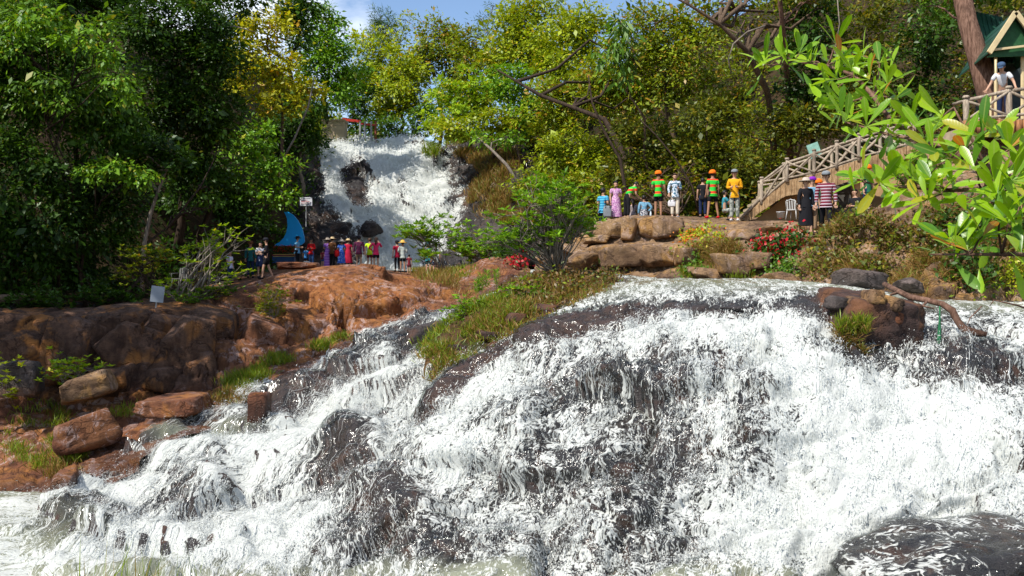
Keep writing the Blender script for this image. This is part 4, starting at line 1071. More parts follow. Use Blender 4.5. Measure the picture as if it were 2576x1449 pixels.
# ================================================================== ROCKS, GRASS, SHRUBS
def ico(sub):
    import bmesh
    bm = bmesh.new(); bmesh.ops.create_icosphere(bm, subdivisions=sub, radius=1.0)
    v = np.array([x.co[:] for x in bm.verts]); f = np.array([[w.index for w in q.verts] for q in bm.faces]); bm.free()
    return v, f
ICO = {k: ico(k) for k in (1, 2, 3, 4, 5)}

def poly_rock(half, seed, planes=16, sub=4, rough=0.04, box=0.55):
    """angular boulder: sphere cut by random planes, plus a little weathering"""
    rng = np.random.default_rng(seed)
    u, f = ICO[sub]
    n = unit(rng.normal(size=(planes, 3))); dd = rng.uniform(0.72, 1.0, planes)
    ax = np.array([[1, 0, 0], [-1, 0, 0], [0, 1, 0], [0, -1, 0], [0, 0, 1], [0, 0, -1]], float)
    ax = unit(ax + rng.normal(size=ax.shape) * 0.12)
    n = np.concatenate([n, ax]); dd = np.concatenate([dd, np.full(6, box) * rng.uniform(0.9, 1.15, 6)])
    q = u @ n.T
    r = np.where(q > 1e-3, dd / np.maximum(q, 1e-3), 9).min(1)
    r = r * (1 + rough * fbm(u * 3.2 + seed, 4, seed, 0.6))
    v = u * r[:, None]
    v /= np.abs(v).max(0)
    return v * np.array(half), f

def boulder(name, label, px, py, d, wpx, hpx, depth, mat, seed, rz=0.0, tilt=0.0, cat='boulder', group=None, parent=None, sub=4, planes=16, box=0.6, rough=0.05, wet=None, smooth=False, brown=0.0):
    """centre seen at px,py; half width / half height in px"""
    c = PP(px, py, d); s = d / FK
    v, f = poly_rock((wpx * s, depth, hpx * s), seed, planes, sub, rough, box)
    R = np.array(Matrix.Rotation(tilt, 3, 'Y') @ Matrix.Rotation(rz, 3, 'Z'))
    v = v @ R.T
    wa = np.zeros(len(v)) if wet is None else sstep(wet[0], wet[1], v[:, 2] / (hpx * s))
    me = np_mesh(name, v, f, smooth, {'wet': wa, 'brown': np.full(len(v), float(brown))}); me.materials.append(mat)
    o = link_mesh(name, me, None, parent)
    o.location = c if parent is None else Vector(c) - parent.location
    if parent is None: tag(o, label, cat, group)
    return o

M_redwet = rock_mat('dark_red_wet_rock', [(0.035, 0.022, 0.020), (0.10, 0.055, 0.045), (0.15, 0.075, 0.05)], patch=(0.20, 0.085, 0.035), wet=0.35, stain=0.4, scale=1.5)
# blocks of the terrace wall (parts of the terrace)
for i, (px, py, d, w, h, dep, rz) in enumerate([
   (1535,583,33.2,44,34,.8,.3),(1585,580,32.6,24,34,.7,-.2),(1626,578,32.4,30,32,.7,.15),(1676,578,32.2,42,34,.8,-.1),
   (1735,590,31.8,34,22,.8,.2),(1790,588,31,38,20,.8,-.3),(1500,602,32.8,40,12,.7,.1),(1440,628,33.6,44,14,.8,0),
   (1560,645,29.9,60,28,.7,.1),(1650,645,29.4,56,28,.7,-.15),(1725,650,28.8,44,28,.7,.2),(1470,655,31.2,50,24,.7,-.1),
   (1860,600,29,46,22,.8,.2),(1925,585,29.6,50,18,.9,0),(2000,575,29.5,56,16,.9,.2),(1985,608,26.4,60,14,.7,-.1),(1850,668,26.2,52,30,.7,.3),(2075,608,25.3,44,12,.6,.1),
   (1905,655,25.9,40,24,.6,-.3),(1780,690,27,50,18,.6,0),(1960,700,24.4,40,20,.6,.2),(1390,655,34.2,40,16,.7,.2)]):
    b = boulder('stone', None, px, py, d, w, h, dep, M_tan, 500 + i, rz, 0.06 * math.sin(i * 2.1), parent=terr_o, box=0.82, planes=10, rough=0.035)
# blocks of the left cliff and the red mound (parts of the bank)
for i, (px, py, d, w, h, dep, rz, tl) in enumerate([
   (40,895,26.9,80,84,1.0,.2,.05),(190,885,27,75,90,1.0,-.2,-.05),(340,890,27.2,90,80,1.1,.1,.12),(470,890,27.3,70,96,1.1,.4,.16),(110,845,27.6,50,44,.8,.5,.1),(270,840,27.8,44,50,.8,-.4,.0),(405,820,28.2,50,40,.8,.2,.2),
   (290,960,26.3,60,50,.9,.2,-.1),(420,960,26.5,44,46,.8,-.3,.1),(540,830,28.9,70,60,1.0,.2,.2),(520,930,27.2,34,50,.7,.1,0),
   (650,870,29.2,60,70,1.0,.3,.35),(790,815,31.2,80,56,1.2,-.2,.35),(950,760,32.7,70,40,1.1,.2,.3),(700,925,27.9,40,26,.7,.2,.3)]):
    boulder('stone', None, px, py, d, w, h, dep, M_red, 560 + i, rz, tl, parent=bank_o, box=0.85, planes=9, rough=0.05, sub=4, brown=.85 if px < 560 else .2)

boulder('boulder', 'pale weathered boulder at the left edge under yellow leaves', 45,955,24.6,58,52,.8, M_grey, 601, .2)
boulder('boulder', 'flat slanting grey boulder lying on the left ledge', 222,972,24.2,72,36,.8, M_tan, 602, .5, -.22, box=.7)
boulder('boulder', 'reddish low slab beside the left ledge pool', 440,1020,23.6,80,26,1.0, M_red, 603, .1, box=.6)
boulder('boulder', 'rusty broken rock with pink flakes on the lower left ledge', 215,1090,22,90,48,.9, M_red, 604, .3, -.3)
boulder('boulder', 'dark red upright stone at the water edge by the upper grass', 652,1032,22.6,30,48,.5, M_red, 605, .2, .1, wet=(1.0, 0.2))
boulder('boulder', 'dark red upright stone at the lower left water edge', 165,1222,19.6,28,48,.5, M_red, 606, .1, .1, wet=(1.0, 0.2))
boulder('boulder', 'small dark rock standing in the channel', 1706,734,22,34,10,.4, M_wet, 607, box=.7)
boulder('boulder', 'round wet boulder at the foot of the distant falls', 935,577,63.4,28,22,.9, M_far, 608, rough=.25, box=1.0, planes=30)
boulder('boulder', 'wet black boulder washed by foam at the bottom right corner', 2440,1470,11.4,330,130,1.4, M_wet, 609, .1, -.1, rough=.12, box=.75, sub=5, smooth=True)
_bo = [o for o in COL.objects if o.get('label', '').startswith('wet black boulder')][0]
_v = np.empty(len(_bo.data.vertices) * 3, dtype=np.float32); _bo.data.vertices.foreach_get('co', _v); _v = _v.reshape(-1, 3)
_n = np.empty_like(_v).ravel(); _bo.data.vertices.foreach_get('normal', _n); _n = _n.reshape(-1, 3)
_f = np.array([p.vertices[:] for p in _bo.data.polygons])
_w = _v + _n * (0.015 + 0.02 * np.abs(fbm(_v * 3, 3, 6)))[:, None]
_me = np_mesh('water_film', _w, _f, True, {'flow': np.stack([(_v[:, 2] + _v[:, 1] * .6 + .3 * _v[:, 0]) * .55, _v[:, 0] * 1.0, _v[:, 1] * .2], 1), 'foam': np.clip(.20 + .35 * fbm(_v * 1.3, 3, 4) + .25 * sstep(.1, .9, _v[:, 0]) * sstep(.3, -.2, _v[:, 2]), 0, .9), 'deep': np.zeros(len(_v))})
link_mesh('water_film', _me, M_water, _bo)
_rg = np.random.default_rng(77); _i = _rg.integers(0, len(_w), 5000); _p = _w[_i] + _rg.normal(size=(5000, 3)) * .05 + _n[_i] * .01
_keep = (np.clip(.5 + 2.4 * fbm(_p * 2.4, 3, 44), 0, 1) > _rg.random(5000)) & (_n[_i, 2] > .1); _p = _p[_keep]
_ax = unit(np.array([-.8, -.2, -.1]) + _rg.normal(size=_p.shape) * .35); _L = .028 * _rg.gamma(2.2, .45, len(_p)) + .006
_V, _F = leaves_arrays(_p, _ax, unit(np.array([-.2, -.3, 1.0]) + _rg.normal(size=_p.shape) * .3), _L, _L * .45, 0.0)
_so = link_mesh('spray', np_mesh('spray', _V, _F), M_spray, _bo); _so['kind'] = 'stuff'
boulder('boulder', 'layered grey stone slab on the right bank', 2162,702,20.2,50,28,.5, M_grey, 610, .4, .05, box=.6)
boulder('boulder', 'rounded pale boulder among roots right of the slab', 2285,715,20,34,24,.4, M_grey, 611, box=.9)
bg = boulder('boulder', 'craggy orange and black boulder splitting the right cascade', 2178,818,17.3,132,92,.9, M_redwet, 612, .2, .1, rough=.08, sub=5, wet=(0.25, -0.5))
for i, (px, py, w, h, m) in enumerate([(2195,748,26,20,M_tan),(2232,762,30,24,M_tan),(2160,760,20,14,M_tan),(2258,795,40,26,M_red),(2215,800,30,30,M_red),(2110,765,34,20,M_grey),(2190,800,18,16,M_tan),(2280,805,26,20,M_red),(2140,790,30,26,M_grey)]):
    boulder('stone', None, px, py, 16.75 + 0.06 * i, w, h, .3, m, 640 + i, i * .7, .2, parent=bg, sub=3)
for i, (px, py, d, w, h) in enumerate([(1390,835,19.9,70,22),(1480,800,19.8,80,20),(1330,880,19.2,70,20),(1600,775,19.6,90,18),(1250,905,19.2,60,20),(1180,960,19.0,50,24),(1440,860,18.8,60,16),(1540,830,18.8,60,16),(1110,1030,18.9,36,20),(1075,835,25.8,34,24),(1690,765,19.2,70,14),(1860,775,18.5,80,14)]):
    boulder('stone', None, px, py, d, w, h, .6, M_wet if i in (9, 10, 11) else M_redwet, 660 + i, .2 * i, -.18, parent=wet_bed, box=.6, planes=12)
boulder('boulder', 'brown flat rock among the puddles behind the mound', 745,668,44,60,10,1.0, M_red, 680, box=.6)
boulder('boulder', 'small white stone by the red shirted visitor', 772,663,50,10,6,.25, plain('white_stone', (0.6, 0.56, 0.5)), 681, sub=2)

# near bank under the camera (out of the picture, carries the foreground plants)
NB = [[('w', x, y, z) for (y, z) in ((-4, 3.6), (0, 3.6), (3.2, 3.4), (4.2, 3.15), (5.2, 1.6), (6.2, 0.2))] for x in (-7, -4, -2, 0)]
nbk = Loft(NB, 40, 50); nbk.displace(0.10 * fbm(nbk.flat() * 0.8, 3, 2))
tag(link_mesh('near_bank', nbk.mesh('near_bank'), M_soil), 'grassy bank below the viewpoint', 'bank', kind='structure')
NB2 = [[('w', x, y, z) for (y, z) in ((-4, 3.4), (0, 3.4), (3.5, 3.3), (6.0, 3.0), (7.5, 1.6), (9, 0.2))] for x in (3.6, 5, 8, 14)]
nb2 = Loft(NB2, 40, 40); nb2.displace(0.12 * fbm(nb2.flat() * 0.8, 3, 5))
tag(link_mesh('near_bank', nb2.mesh('near_bank'), M_soil), 'right hand bank that carries the foreground leaves', 'bank', kind='structure')

# ---- island in mid stream
ISL = [
 [(1072,958,20.4),(1078,925,20.5),(1088,918,20.4),(1098,930,20.2),(1108,968,19.9)],
 [(1082,885,21.5),(1098,852,21.4),(1140,845,21.1),(1180,872,20.6),(1205,918,19.9)],
 [(1160,802,22.6),(1190,778,22.4),(1245,768,22),(1310,800,21),(1345,858,19.9)],
 [(1230,757,24.2),(1270,730,24),(1340,718,23.4),(1420,742,22.2),(1470,785,20.5)],
 [(1310,714,26.2),(1345,697,26),(1400,684,25.2),(1480,697,24),(1575,742,21.6)],
 [(1390,694,29.2),(1405,690,29),(1430,687,28.6),(1480,690,28),(1555,700,27)]]
isl = Loft(ISL, 90, 140)
isl.displace(0.10 * fbm(isl.flat() * 1.4, 4, 15) + 0.04)
M_islsoil = rock_mat('island_soil', [(0.035, 0.022, 0.013), (0.10, 0.055, 0.028), (0.14, 0.08, 0.035)], patch=(0.05, 0.06, 0.02), stain=0.0, scale=2.0, spec=0.1)
isl_o = link_mesh('islet', isl.mesh('islet', smooth=False), M_islsoil)
for i, (px, py, d, w, h) in enumerate([(1300,800,20.9,34,14),(1230,845,20.6,30,14),(1380,775,21.2,30,12),(1150,880,20.7,22,14),(1460,745,22,34,12),(1340,735,23,26,10),(1190,800,22.1,22,12),(1530,735,22.4,30,10),(1270,870,20.2,40,12)]):
    boulder('stone', None, px, py, d, w, h, .3, M_redwet, 700 + i, .5 * i, .1, parent=isl_o, sub=3)
tag(isl_o, 'grassy islet in the middle of the cascade', 'islet', kind='structure')

def pick(surfs, blobs, n, rng, dmax=70):
    """n points on the given surfaces inside pixel ellipses (px,py,rx,ry[,weight])"""
    P = np.concatenate([s.P.reshape(-1, 3) if hasattr(s, 'P') else s for s in surfs])
    P = P[(P[:, 1] > 2) & (P[:, 1] < dmax)]
    x, y = project(P)
    w = np.zeros(len(P))
    for b in blobs:
        q = ((x - b[0]) / b[2]) ** 2 + ((y - b[1]) / b[3]) ** 2
        w = np.maximum(w, np.where(q < 1, (b[4] if len(b) > 4 else 1.0) * (1.05 - q), 0))
    w = w * np.clip(0.25 + 2.4 * fbm(P * 1.3, 3, 7), 0.01, 1.5)
    if w.sum() == 0: raise ValueError('no surface under ' + str(blobs[0]))
    i = rng.choice(len(P), n, p=w / w.sum())
    return P[i]

def grass(label, surfs, blobs, n, h, leaf='gr', seed=1, w=0.018, lean=0.45, name='grass', droop=0.0, tuft=9, jit=0.12, dmax=70, pts=None):
    rng = np.random.default_rng(seed)
    b = pick(surfs, blobs, n // tuft + 1, rng, dmax) if pts is None else pts
    b = np.repeat(b, tuft, 0)[:n]; n = len(b)
    p = b + rng.normal(size=(n, 3)) * np.array([jit, jit, 0.02])
    az = rng.uniform(0, 2 * math.pi, n); ln = np.abs(rng.normal(0, lean, n))
    ax = unit(np.stack([np.cos(az) * ln, np.sin(az) * ln, np.ones(n)], 1))
    L = h * rng.uniform(0.45, 1.25, n); W = w * rng.uniform(0.7, 1.4, n)
    side = unit(np.cross(ax, rng.normal(size=(n, 3))))
    bend = np.stack([np.cos(az), np.sin(az), -0.7 * np.ones(n)], 1) * (L * rng.uniform(0.1, 0.5, n) * (0.6 + droop))[:, None]
    m = p + ax * (L * 0.55)[:, None]; t = p + ax * L[:, None] + bend * 0.6
    V = np.stack([p, m + side * W[:, None] * .5 + bend * .12, t, m - side * W[:, None] * .5 + bend * .12], 1).reshape(-1, 3)
    F = np.arange(n * 4).reshape(-1, 4)
    tint = np.clip(np.repeat(rng.normal(0.5, 0.22, n), 4), 0, 1)
    me = np_mesh(name, V, F, False, {'tint': tint}); me.materials.append(LEAF[leaf])
    o = link_mesh(name, me)
    tag(o, label, 'grass', kind='stuff')
    return o

grass('yellow green grass over the islet', [isl], [(1180,860,120,70),(1260,800,120,60),(1120,900,60,60)], 7500, 0.22, 'gr', 41, lean=0.9, w=0.014)
grass('dry straw coloured grass on the islet', [isl], [(1110,930,60,50),(1330,790,90,50),(1260,830,110,40),(1400,740,140,50,.6)], 13000, 0.2, 'gd', 42, lean=1.1)
grass('fresh grass on the upper right of the islet', [isl], [(1430,750,60,24),(1480,730,50,20),(1300,750,60,26),(1380,790,60,20)], 900, 0.18, 'gr', 43, lean=.7)
grass('bright green grass clump on the left bank by the red stone', [bank], [(610,965,50,40),(650,935,36,24),(700,912,26,14)], 5000, 0.3, 'gr', 44, lean=0.5, w=.014)
grass('bright green grass clump at the lower left water edge', [bank], [(165,1135,50,34),(120,1165,40,30),(225,1100,22,16),(60,1150,50,24,.4)], 5000, 0.26, 'gr', 45, lean=0.5, w=.014)
grass('sparse yellowish grass on the left ledge', [bank], [(100,1050,70,40),(330,1040,50,20),(20,1130,40,40),(440,1040,60,14),(820,880,30,12),(870,860,30,10)], 3500, 0.3, 'gr', 46, lean=0.6)
grass('dry amber grass at the foot of the left clumps', [bank], [(600,1010,60,18),(150,1190,60,20),(685,770,34,34)], 4500, 0.3, 'gd', 47, lean=0.5)
grass('dry reddish grass tuft between mound and islet', [bank], [(1110,715,52,40),(1150,735,40,24),(1080,690,40,24)], 6500, 0.42, 'gd', 48, lean=0.8, w=0.02)
grass('green grass tuft between mound and islet', [bank], [(1090,690,50,26),(1150,690,50,24),(1050,680,24,10)], 3000, 0.4, 'gr', 49, w=0.02, lean=.7)
grass('orange dry grass on the slope beside the far falls', [fall], [(1250,420,60,50),(1230,500,50,60),(1180,400,40,16),(1290,540,50,40)], 16000, 0.7, 'gd', 50, lean=0.6, w=0.04, dmax=80)
grass('bright green grass on the lip of the far falls', [fall], [(1080,388,20,16),(1110,362,40,8),(1160,360,30,8)], 4500, 0.8, 'gr', 51, w=0.05, dmax=82)
grass('grass stems rising at the bottom left in front', [nbk], [(0,0,1,1)], 150, 0.36, 'gr', 52, w=0.004, lean=0.4, tuft=4, jit=0.07,
      pts=np.array([PP(x, 1575, 4.35) for x in (235,262,290,318,345,372,398,300,330,360,400,250,285,345,375,415,470,505,200,530,310,350)] + [PP(x, 1585, 4.3) for x in range(230, 430, 16)]))
grass('tangled dry grass on the right bank', [terr], [(2180,620,120,70),(2300,660,120,80),(2100,680,70,40),(2450,680,110,60),(2540,640,60,90),(2400,560,120,60)], 16000, 0.35, 'gd', 53, lean=1.2, droop=0.8, w=0.016)
grass('hanging straw on the terrace edge below the orange flowers', [terr], [(1790,645,50,34),(1830,640,30,26)], 3000, 0.4, 'gd', 54, lean=0.8, droop=1.5)
grass('grass at the foot of the terrace', [terr], [(1745,690,34,14),(1880,700,40,10),(1930,705,40,14),(1690,650,12,14)], 1800, 0.22, 'gr', 55)

# ---- shrubs with whorled leaves
OBO = np.array([[0, 0], [.12, .10], [.45, .36], [.72, .5], [.9, .34], [1, 0]])       # half outline of an obovate leaf
def leaf_outline(L, W, curl=0.12, fold=0.10):
    v = []; f = []
    for (t, w) in OBO:
        z = -curl * t * t * L
        v += [(t * L, -w * W, z + fold * w * W * 2), (t * L, 0, z), (t * L, w * W, z + fold * w * W * 2)]
    for i in range(len(OBO) - 1):
        a = i * 3
        f += [(a, a + 3, a + 4, a + 1), (a + 1, a + 4, a + 5, a + 2)]
    return v, f

def whorl_shrub(label, base, tips, leaf, size, seed, bark='gy', r=0.03, per=8, aspect=0.3, cat='shrub', name='shrub', up=0.5, sub=3, group=None, spread=0.22):
    """base (px,py,d); tips (px,py,d) branch ends; every end carries whorls of leaves"""
    rng = np.random.default_rng(seed)
    B = PP(*base)
    root = empty(name, B); tag(root, label, cat, group)
    mb = MB(); c = []; ax = []; nn = []; Ls = []; tn = []
    forks = []
    for (px, py, d) in tips:
        T = PP(px, py, d) - B
        src = np.zeros(3) if not forks or rng.random() < 0.35 else forks[rng.integers(len(forks))]
        if T[2] < src[2]: src = np.zeros(3)
        path = limb_path(src, T, rng, 6, 0.04, 0.035)
        ln = np.linalg.norm(T - src); r0 = min(r, 0.006 + 0.012 * ln)
        mb.tube(path, np.linspace(r0, r0 * 0.3, 6), 5)
        forks += [path[2], path[3]]
        ends = [T] + [T + rng.normal(size=3) * np.array([spread, spread, spread * .6]) for _ in range(sub)]
        for e in ends[1:]:
            mb.tube(limb_path(path[4], e, rng, 4, 0.03, 0.03), np.linspace(r0 * .4, r0 * .15, 4), 4)
        for e in ends:
            k = per + rng.integers(-2, 3)
            a0 = rng.uniform(0, 6.28); tb = rng.normal(0.5, 0.15)
            for q in range(k):
                a = a0 + q * 2.4; el = rng.normal(up, 0.3)
                A = unit(np.array([math.cos(a) * math.cos(el), math.sin(a) * math.cos(el), math.sin(el)]))
                c.append(e); ax.append(A); nn.append(unit(np.array([0, 0, 1.0]) + rng.normal(size=3) * 0.25)); Ls.append(size * rng.uniform(.7, 1.2)); tn.append(np.clip(tb + rng.normal() * .15, 0, 1))
    mb.build('stem', BARK[bark], root, True)
    Ls = np.array(Ls)
    link_mesh('foliage', leaf_mesh('foliage', np.array(c), np.array(ax), np.array(nn), Ls, Ls * aspect * 1.4, np.array(tn), LEAF[leaf], 0.15, 0.12), None, root)
    return root

def tips_in(blobs, n, seed):
    """branch ends inside pixel ellipses (px,py,rx,ry,d,depth spread)"""
    rng = np.random.default_rng(seed); out = []
    a = np.array([b[2] * b[3] for b in blobs], float); a /= a.sum()
    for _ in range(n):
        b = blobs[rng.choice(len(blobs), p=a)]
        u = rng.normal(size=2); u = u / np.linalg.norm(u) * math.sqrt(rng.random())
        out.append((b[0] + u[0] * b[2], b[1] + u[1] * b[3], b[4] + rng.normal() * b[5]))
    return out

whorl_shrub('multi stemmed green shrub rooted on the islet', (1400,692,24), tips_in([(1330,580,70,40,24,.5),(1400,520,70,50,24,.5),(1440,560,50,40,24,.5),(1300,560,50,30,24,.4),(1350,490,50,40,24,.4),(1270,600,50,24,24,.3),(1400,470,50,20,24,.3)], 95, 5), 'br', 0.17, 71, 'gy', 0.05, 8, 0.26)
whorl_shrub('light green leafy bush hiding the turquoise visitor', (1120,690,40), tips_in([(1060,580,50,16,40,.4),(1100,560,26,14,40,.4),(1040,590,40,10,40,.4),(1090,610,30,16,40,.3),(1060,640,26,16,40,.3)], 34, 6), 'br', 0.26, 72, 'gy', 0.04, 9, 0.2)
whorl_shrub('broad green bush right of the turquoise visitor', (1210,660,40), tips_in([(1180,620,50,30,40,.5),(1240,600,50,30,40,.5),(1220,640,60,18,40,.5),(1290,620,50,34,40,.6),(1160,590,34,22,40,.4)], 70, 7), 'br', 0.24, 73, 'gy', 0.04, 8, 0.26)
whorl_shrub('dense green shrub left of the terrace visitors', (1440,620,37), tips_in([(1440,520,50,40,37,.5),(1420,570,50,34,37,.5),(1480,560,34,24,37,.4),(1390,500,40,24,37,.5)], 60, 8), 'md', 0.2, 74, 'gy', 0.05, 8, 0.28)
whorl_shrub('open yellow green bush with bare pale branches before the left visitors', (455,775,30), tips_in([(520,610,60,26,31,.4),(560,690,70,20,31,.4),(500,640,50,30,31,.4),(450,735,50,20,30.5,.3),(520,740,70,18,30.5,.3),(420,720,30,16,30,.3),(590,600,20,12,31,.3)], 62, 9), 'lm', 0.15, 75, 'gy', 0.045, 7, 0.32)
whorl_shrub('thin olive bush in the shade left of the pale branches', (400,760,34), tips_in([(370,650,60,30,34,.4),(340,690,50,20,34,.4)], 30, 10), 'ol', 0.16, 76, 'dk', 0.03, 7, 0.3)
whorl_shrub('lime leaved plant between the two left boulders', (175,985,24.6), tips_in([(190,925,40,14,24.6,.2),(150,945,24,20,24.6,.2),(225,928,26,10,24.4,.2),(140,915,10,12,24.6,.1)], 22, 11), 'lm', 0.13, 77, 'gy', 0.02, 7, 0.34)
whorl_shrub('yellow green bush at the left edge', (10,1000,24), tips_in([(10,930,24,30,24,.2),(20,980,26,24,24,.2)], 16, 12), 'yg', 0.14, 78, 'gy', 0.02, 7, 0.34)
whorl_shrub('small dry bush on the red mound', (690,800,29.4), tips_in([(690,750,36,22,29.4,.2),(670,780,30,14,29.4,.2)], 24, 13), 'ol', 0.11, 79, 'gy', 0.02, 7, 0.3)
whorl_shrub('little leafy plant on the crest of the islet', (1350,745,22.4), tips_in([(1340,728,30,10,22.4,.15),(1290,735,20,10,22.4,.15)], 12, 14), 'br', 0.13, 80, 'gy', 0.012, 6, 0.36)
whorl_shrub('green weed at the left flank of the islet', (1180,800,22), tips_in([(1170,780,30,24,22,.2),(1200,770,20,14,22,.2)], 22, 15), 'br', 0.1, 81, 'gy', 0.012, 7, 0.36)
whorl_shrub('leafy shrub dotting the dark slope under the big tree', (1700,545,40), tips_in([(1640,470,60,40,41,.5),(1560,500,50,30,41,.5),(1720,440,60,40,42,.6)], 50, 16), 'ol', 0.18, 82, 'br', 0.04, 7, 0.3)
whorl_shrub('dark glossy shrub behind the striped man', (2330,480,26), tips_in([(2300,430,60,30,26,.5),(2360,420,50,30,26,.5)], 30, 17), 'md', 0.15, 83, 'br', 0.03, 7, 0.3)

whorl_shrub('dark low bush added to deepen the shaded plateau edge at far left', (70,790,29), tips_in([(70,752,60,18,29,.4),(120,765,40,14,29,.3)], 40, 31), 'dk', 0.16, 84, 'dk', 0.02, 7, 0.32)  # added bushes: dark leaves deepen the plateau shade and break its edge
whorl_shrub('dark bush added to darken the plateau edge left of the grey board', (260,785,30), tips_in([(250,745,70,20,30,.4),(320,760,40,14,30,.3)], 44, 32), 'dk', 0.16, 85, 'dk', 0.02, 7, 0.32)
whorl_shrub('small green fern clump above the left cliff corner', (480,770,29.5), tips_in([(480,752,50,14,29.5,.3),(560,735,40,12,30.5,.3)], 26, 33), 'md', 0.13, 86, 'dk', 0.015, 7, 0.3)
lg = MB(); B = PP(-60, 752, 31); lg.tube([PP(*p) - B for p in [(-60,752,31),(0,752,31),(60,748,31.2),(100,752,31.4)]], [.13, .14, .12, .09], 9)
o = lg.build('fallen_log', BARK['br'], None, True); o.location = B; tag(o, 'brown fallen log lying in the shade at the left edge', 'log')
# needle sapling
rt_ = empty('pine_sapling', PP(1247, 770, 22.5)); tag(rt_, 'tiny pine sapling with feathery needles on the islet', 'sapling')
mb = MB(); T0 = PP(1247, 770, 22.5); tp = [PP(1247, 770, 22.5) - T0, PP(1250, 735, 22.5) - T0, PP(1248, 692, 22.5) - T0]
mb.tube(tp, [.018, .014, .006], 5); mb.build('stem', BARK['br'], rt_, True)
rng = np.random.default_rng(3); cs = []; axs = []
for (px, py, hh) in [(1248,700,.45),(1210,712,.5),(1225,705,.5),(1200,722,.35)]:
    q = PP(px, py, 22.5) - T0
    for k in range(130):
        cs.append(q + np.array([0, 0, rng.uniform(-.5, .5) * hh * .8])); a = rng.uniform(0, 6.28); axs.append(unit(np.array([math.cos(a), math.sin(a), rng.uniform(.3, 1.2)])))
cs = np.array(cs); axs = np.array(axs); LL = rng.uniform(.1, .18, len(cs))
link_mesh('needles', leaf_mesh('needles', cs, axs, unit(rng.normal(size=cs.shape)), LL, LL * .06 + .004, rng.random(len(cs)), LEAF['br']), None, rt_)

# ---- leaf clumps that hang on surfaces: flower bushes and creepers
def clump_plant(label, surfs, blobs, layers, cat='shrub', name='shrub', seed=1, out=0.12, dmax=60):
    """layers: (part name, leaf key, n, size, aspect)"""
    rng = np.random.default_rng(seed)
    B = pick(surfs, blobs, 1, rng, dmax)[0]
    root = empty(name, B); tag(root, label, cat)
    for (pn, lk, n, size, asp) in layers:
        b = pick(surfs, blobs, max(6, n // 14), rng, dmax)
        b = np.repeat(b, 14, 0)[:n]; m = len(b)
        p = b + rng.normal(size=(m, 3)) * np.array([.16, .16, .14]) + np.array([0, -1, .7]) * np.abs(rng.normal(0, out, m))[:, None] - B
        ax = unit(rng.normal(size=(m, 3)) + np.array([0, -.5, -.1])); nn = unit(rng.normal(size=(m, 3)) * .6 + np.array([-.2, -.5, .7]))
        L = size * rng.uniform(.6, 1.35, m)
        link_mesh(pn, leaf_mesh(pn, p, ax, nn, L, L * asp, np.clip(rng.normal(.5, .22, m), 0, 1), LEAF[lk]), None, root)['kind'] = 'stuff'
    return root
clump_plant('bush of orange and red flowers on the terrace edge', [terr], [(1765,612,50,26),(1740,630,20,30)], [('foliage','yg',1500,.11,.5),('flowers','og',650,.09,.7)], 'flower bush', 'flower_bush', 21)
clump_plant('dark ivy clump hanging under the orange flowers', [terr], [(1740,655,18,30),(1745,690,24,10)], [('foliage','md',900,.1,.7)], 'creeper', 'creeper', 22)
clump_plant('crimson flower bush hanging over the channel', [terr], [(1945,640,46,26),(1900,660,36,24),(1985,622,28,16)], [('foliage','dk',2200,.12,.5),('flowers','rd',800,.09,.8)], 'flower bush', 'flower_bush', 23, out=.2)
clump_plant('low green plant under the crimson flowers', [terr], [(1935,700,46,14),(1980,690,30,14)], [('foliage','md',900,.1,.55)], 'shrub', 'shrub', 24)
clump_plant('creeper with round pale leaves on the right bank', [terr], [(2100,640,70,50),(2080,690,60,30),(2170,590,80,40)], [('foliage','sh',1800,.11,.75),('dry_leaves','bn',2400,.1,.6)], 'creeper', 'creeper', 25)
clump_plant('tangled creeper above the grey slab', [terr], [(2250,620,90,60),(2230,680,70,30),(2330,570,80,50)], [('foliage','sh',1900,.11,.65),('dry_leaves','bn',2600,.1,.5)], 'creeper', 'creeper', 26)
clump_plant('dark overhung creeper at the right edge of the bank', [terr], [(2420,620,90,70),(2520,560,80,90),(2440,700,90,30)], [('foliage','dk',3600,.13,.5),('dry_leaves','bn',1800,.11,.5)], 'creeper', 'creeper', 27, out=.25)
clump_plant('small yellow weeds above the right channel', [terr], [(2520,730,50,24),(2560,690,30,40),(2380,735,50,16)], [('foliage','yg',1300,.09,.5)], 'weed', 'weed', 28)
clump_plant('bright red flower bush beside the islet shrub trunk', [bank, terr], [(1322,655,30,14),(1300,662,20,10)], [('flowers','rd',900,.12,.7),('foliage','md',300,.12,.5)], 'flower bush', 'flower_bush', 29)
clump_plant('dark low bush behind the red flower bush', [bank, terr], [(1340,640,50,16),(1280,640,30,12)], [('foliage','dk',1600,.16,.45)], 'shrub', 'shrub', 30, out=.3)

clump_plant('litter of brown leaves and twigs on the islet crest', [isl], [(1420,720,110,36),(1340,745,80,30),(1500,715,60,24)], [('dry_leaves','bn',3800,.1,.5),('foliage','ol',500,.09,.5)], 'leaf litter', 'leaf_litter', 31, out=.04)
# plants on the craggy boulder
gp = np.array([PP(2140 + 22 * math.sin(i * 1.7), 830 + 22 * math.cos(i * 2.3), 16.5) for i in range(40)])
grass('rust coloured grass hanging on the craggy boulder', None, None, 1500, 0.2, 'gd', 61, lean=.9, droop=1.2, tuft=38, pts=np.array([PP(2140 + 28 * math.sin(i * 1.7), 862 + 34 * math.cos(i * 2.3), 16.45) for i in range(40)]), w=.012, jit=.05)
grass('green grass tuft on the craggy boulder', None, None, 700, 0.2, 'gr', 62, lean=.6, tuft=24, pts=np.array([PP(2145 + 34 * math.sin(i * 1.7), 826 + 14 * math.cos(i * 2.3), 16.4) for i in range(30)]), w=.012, jit=.04)

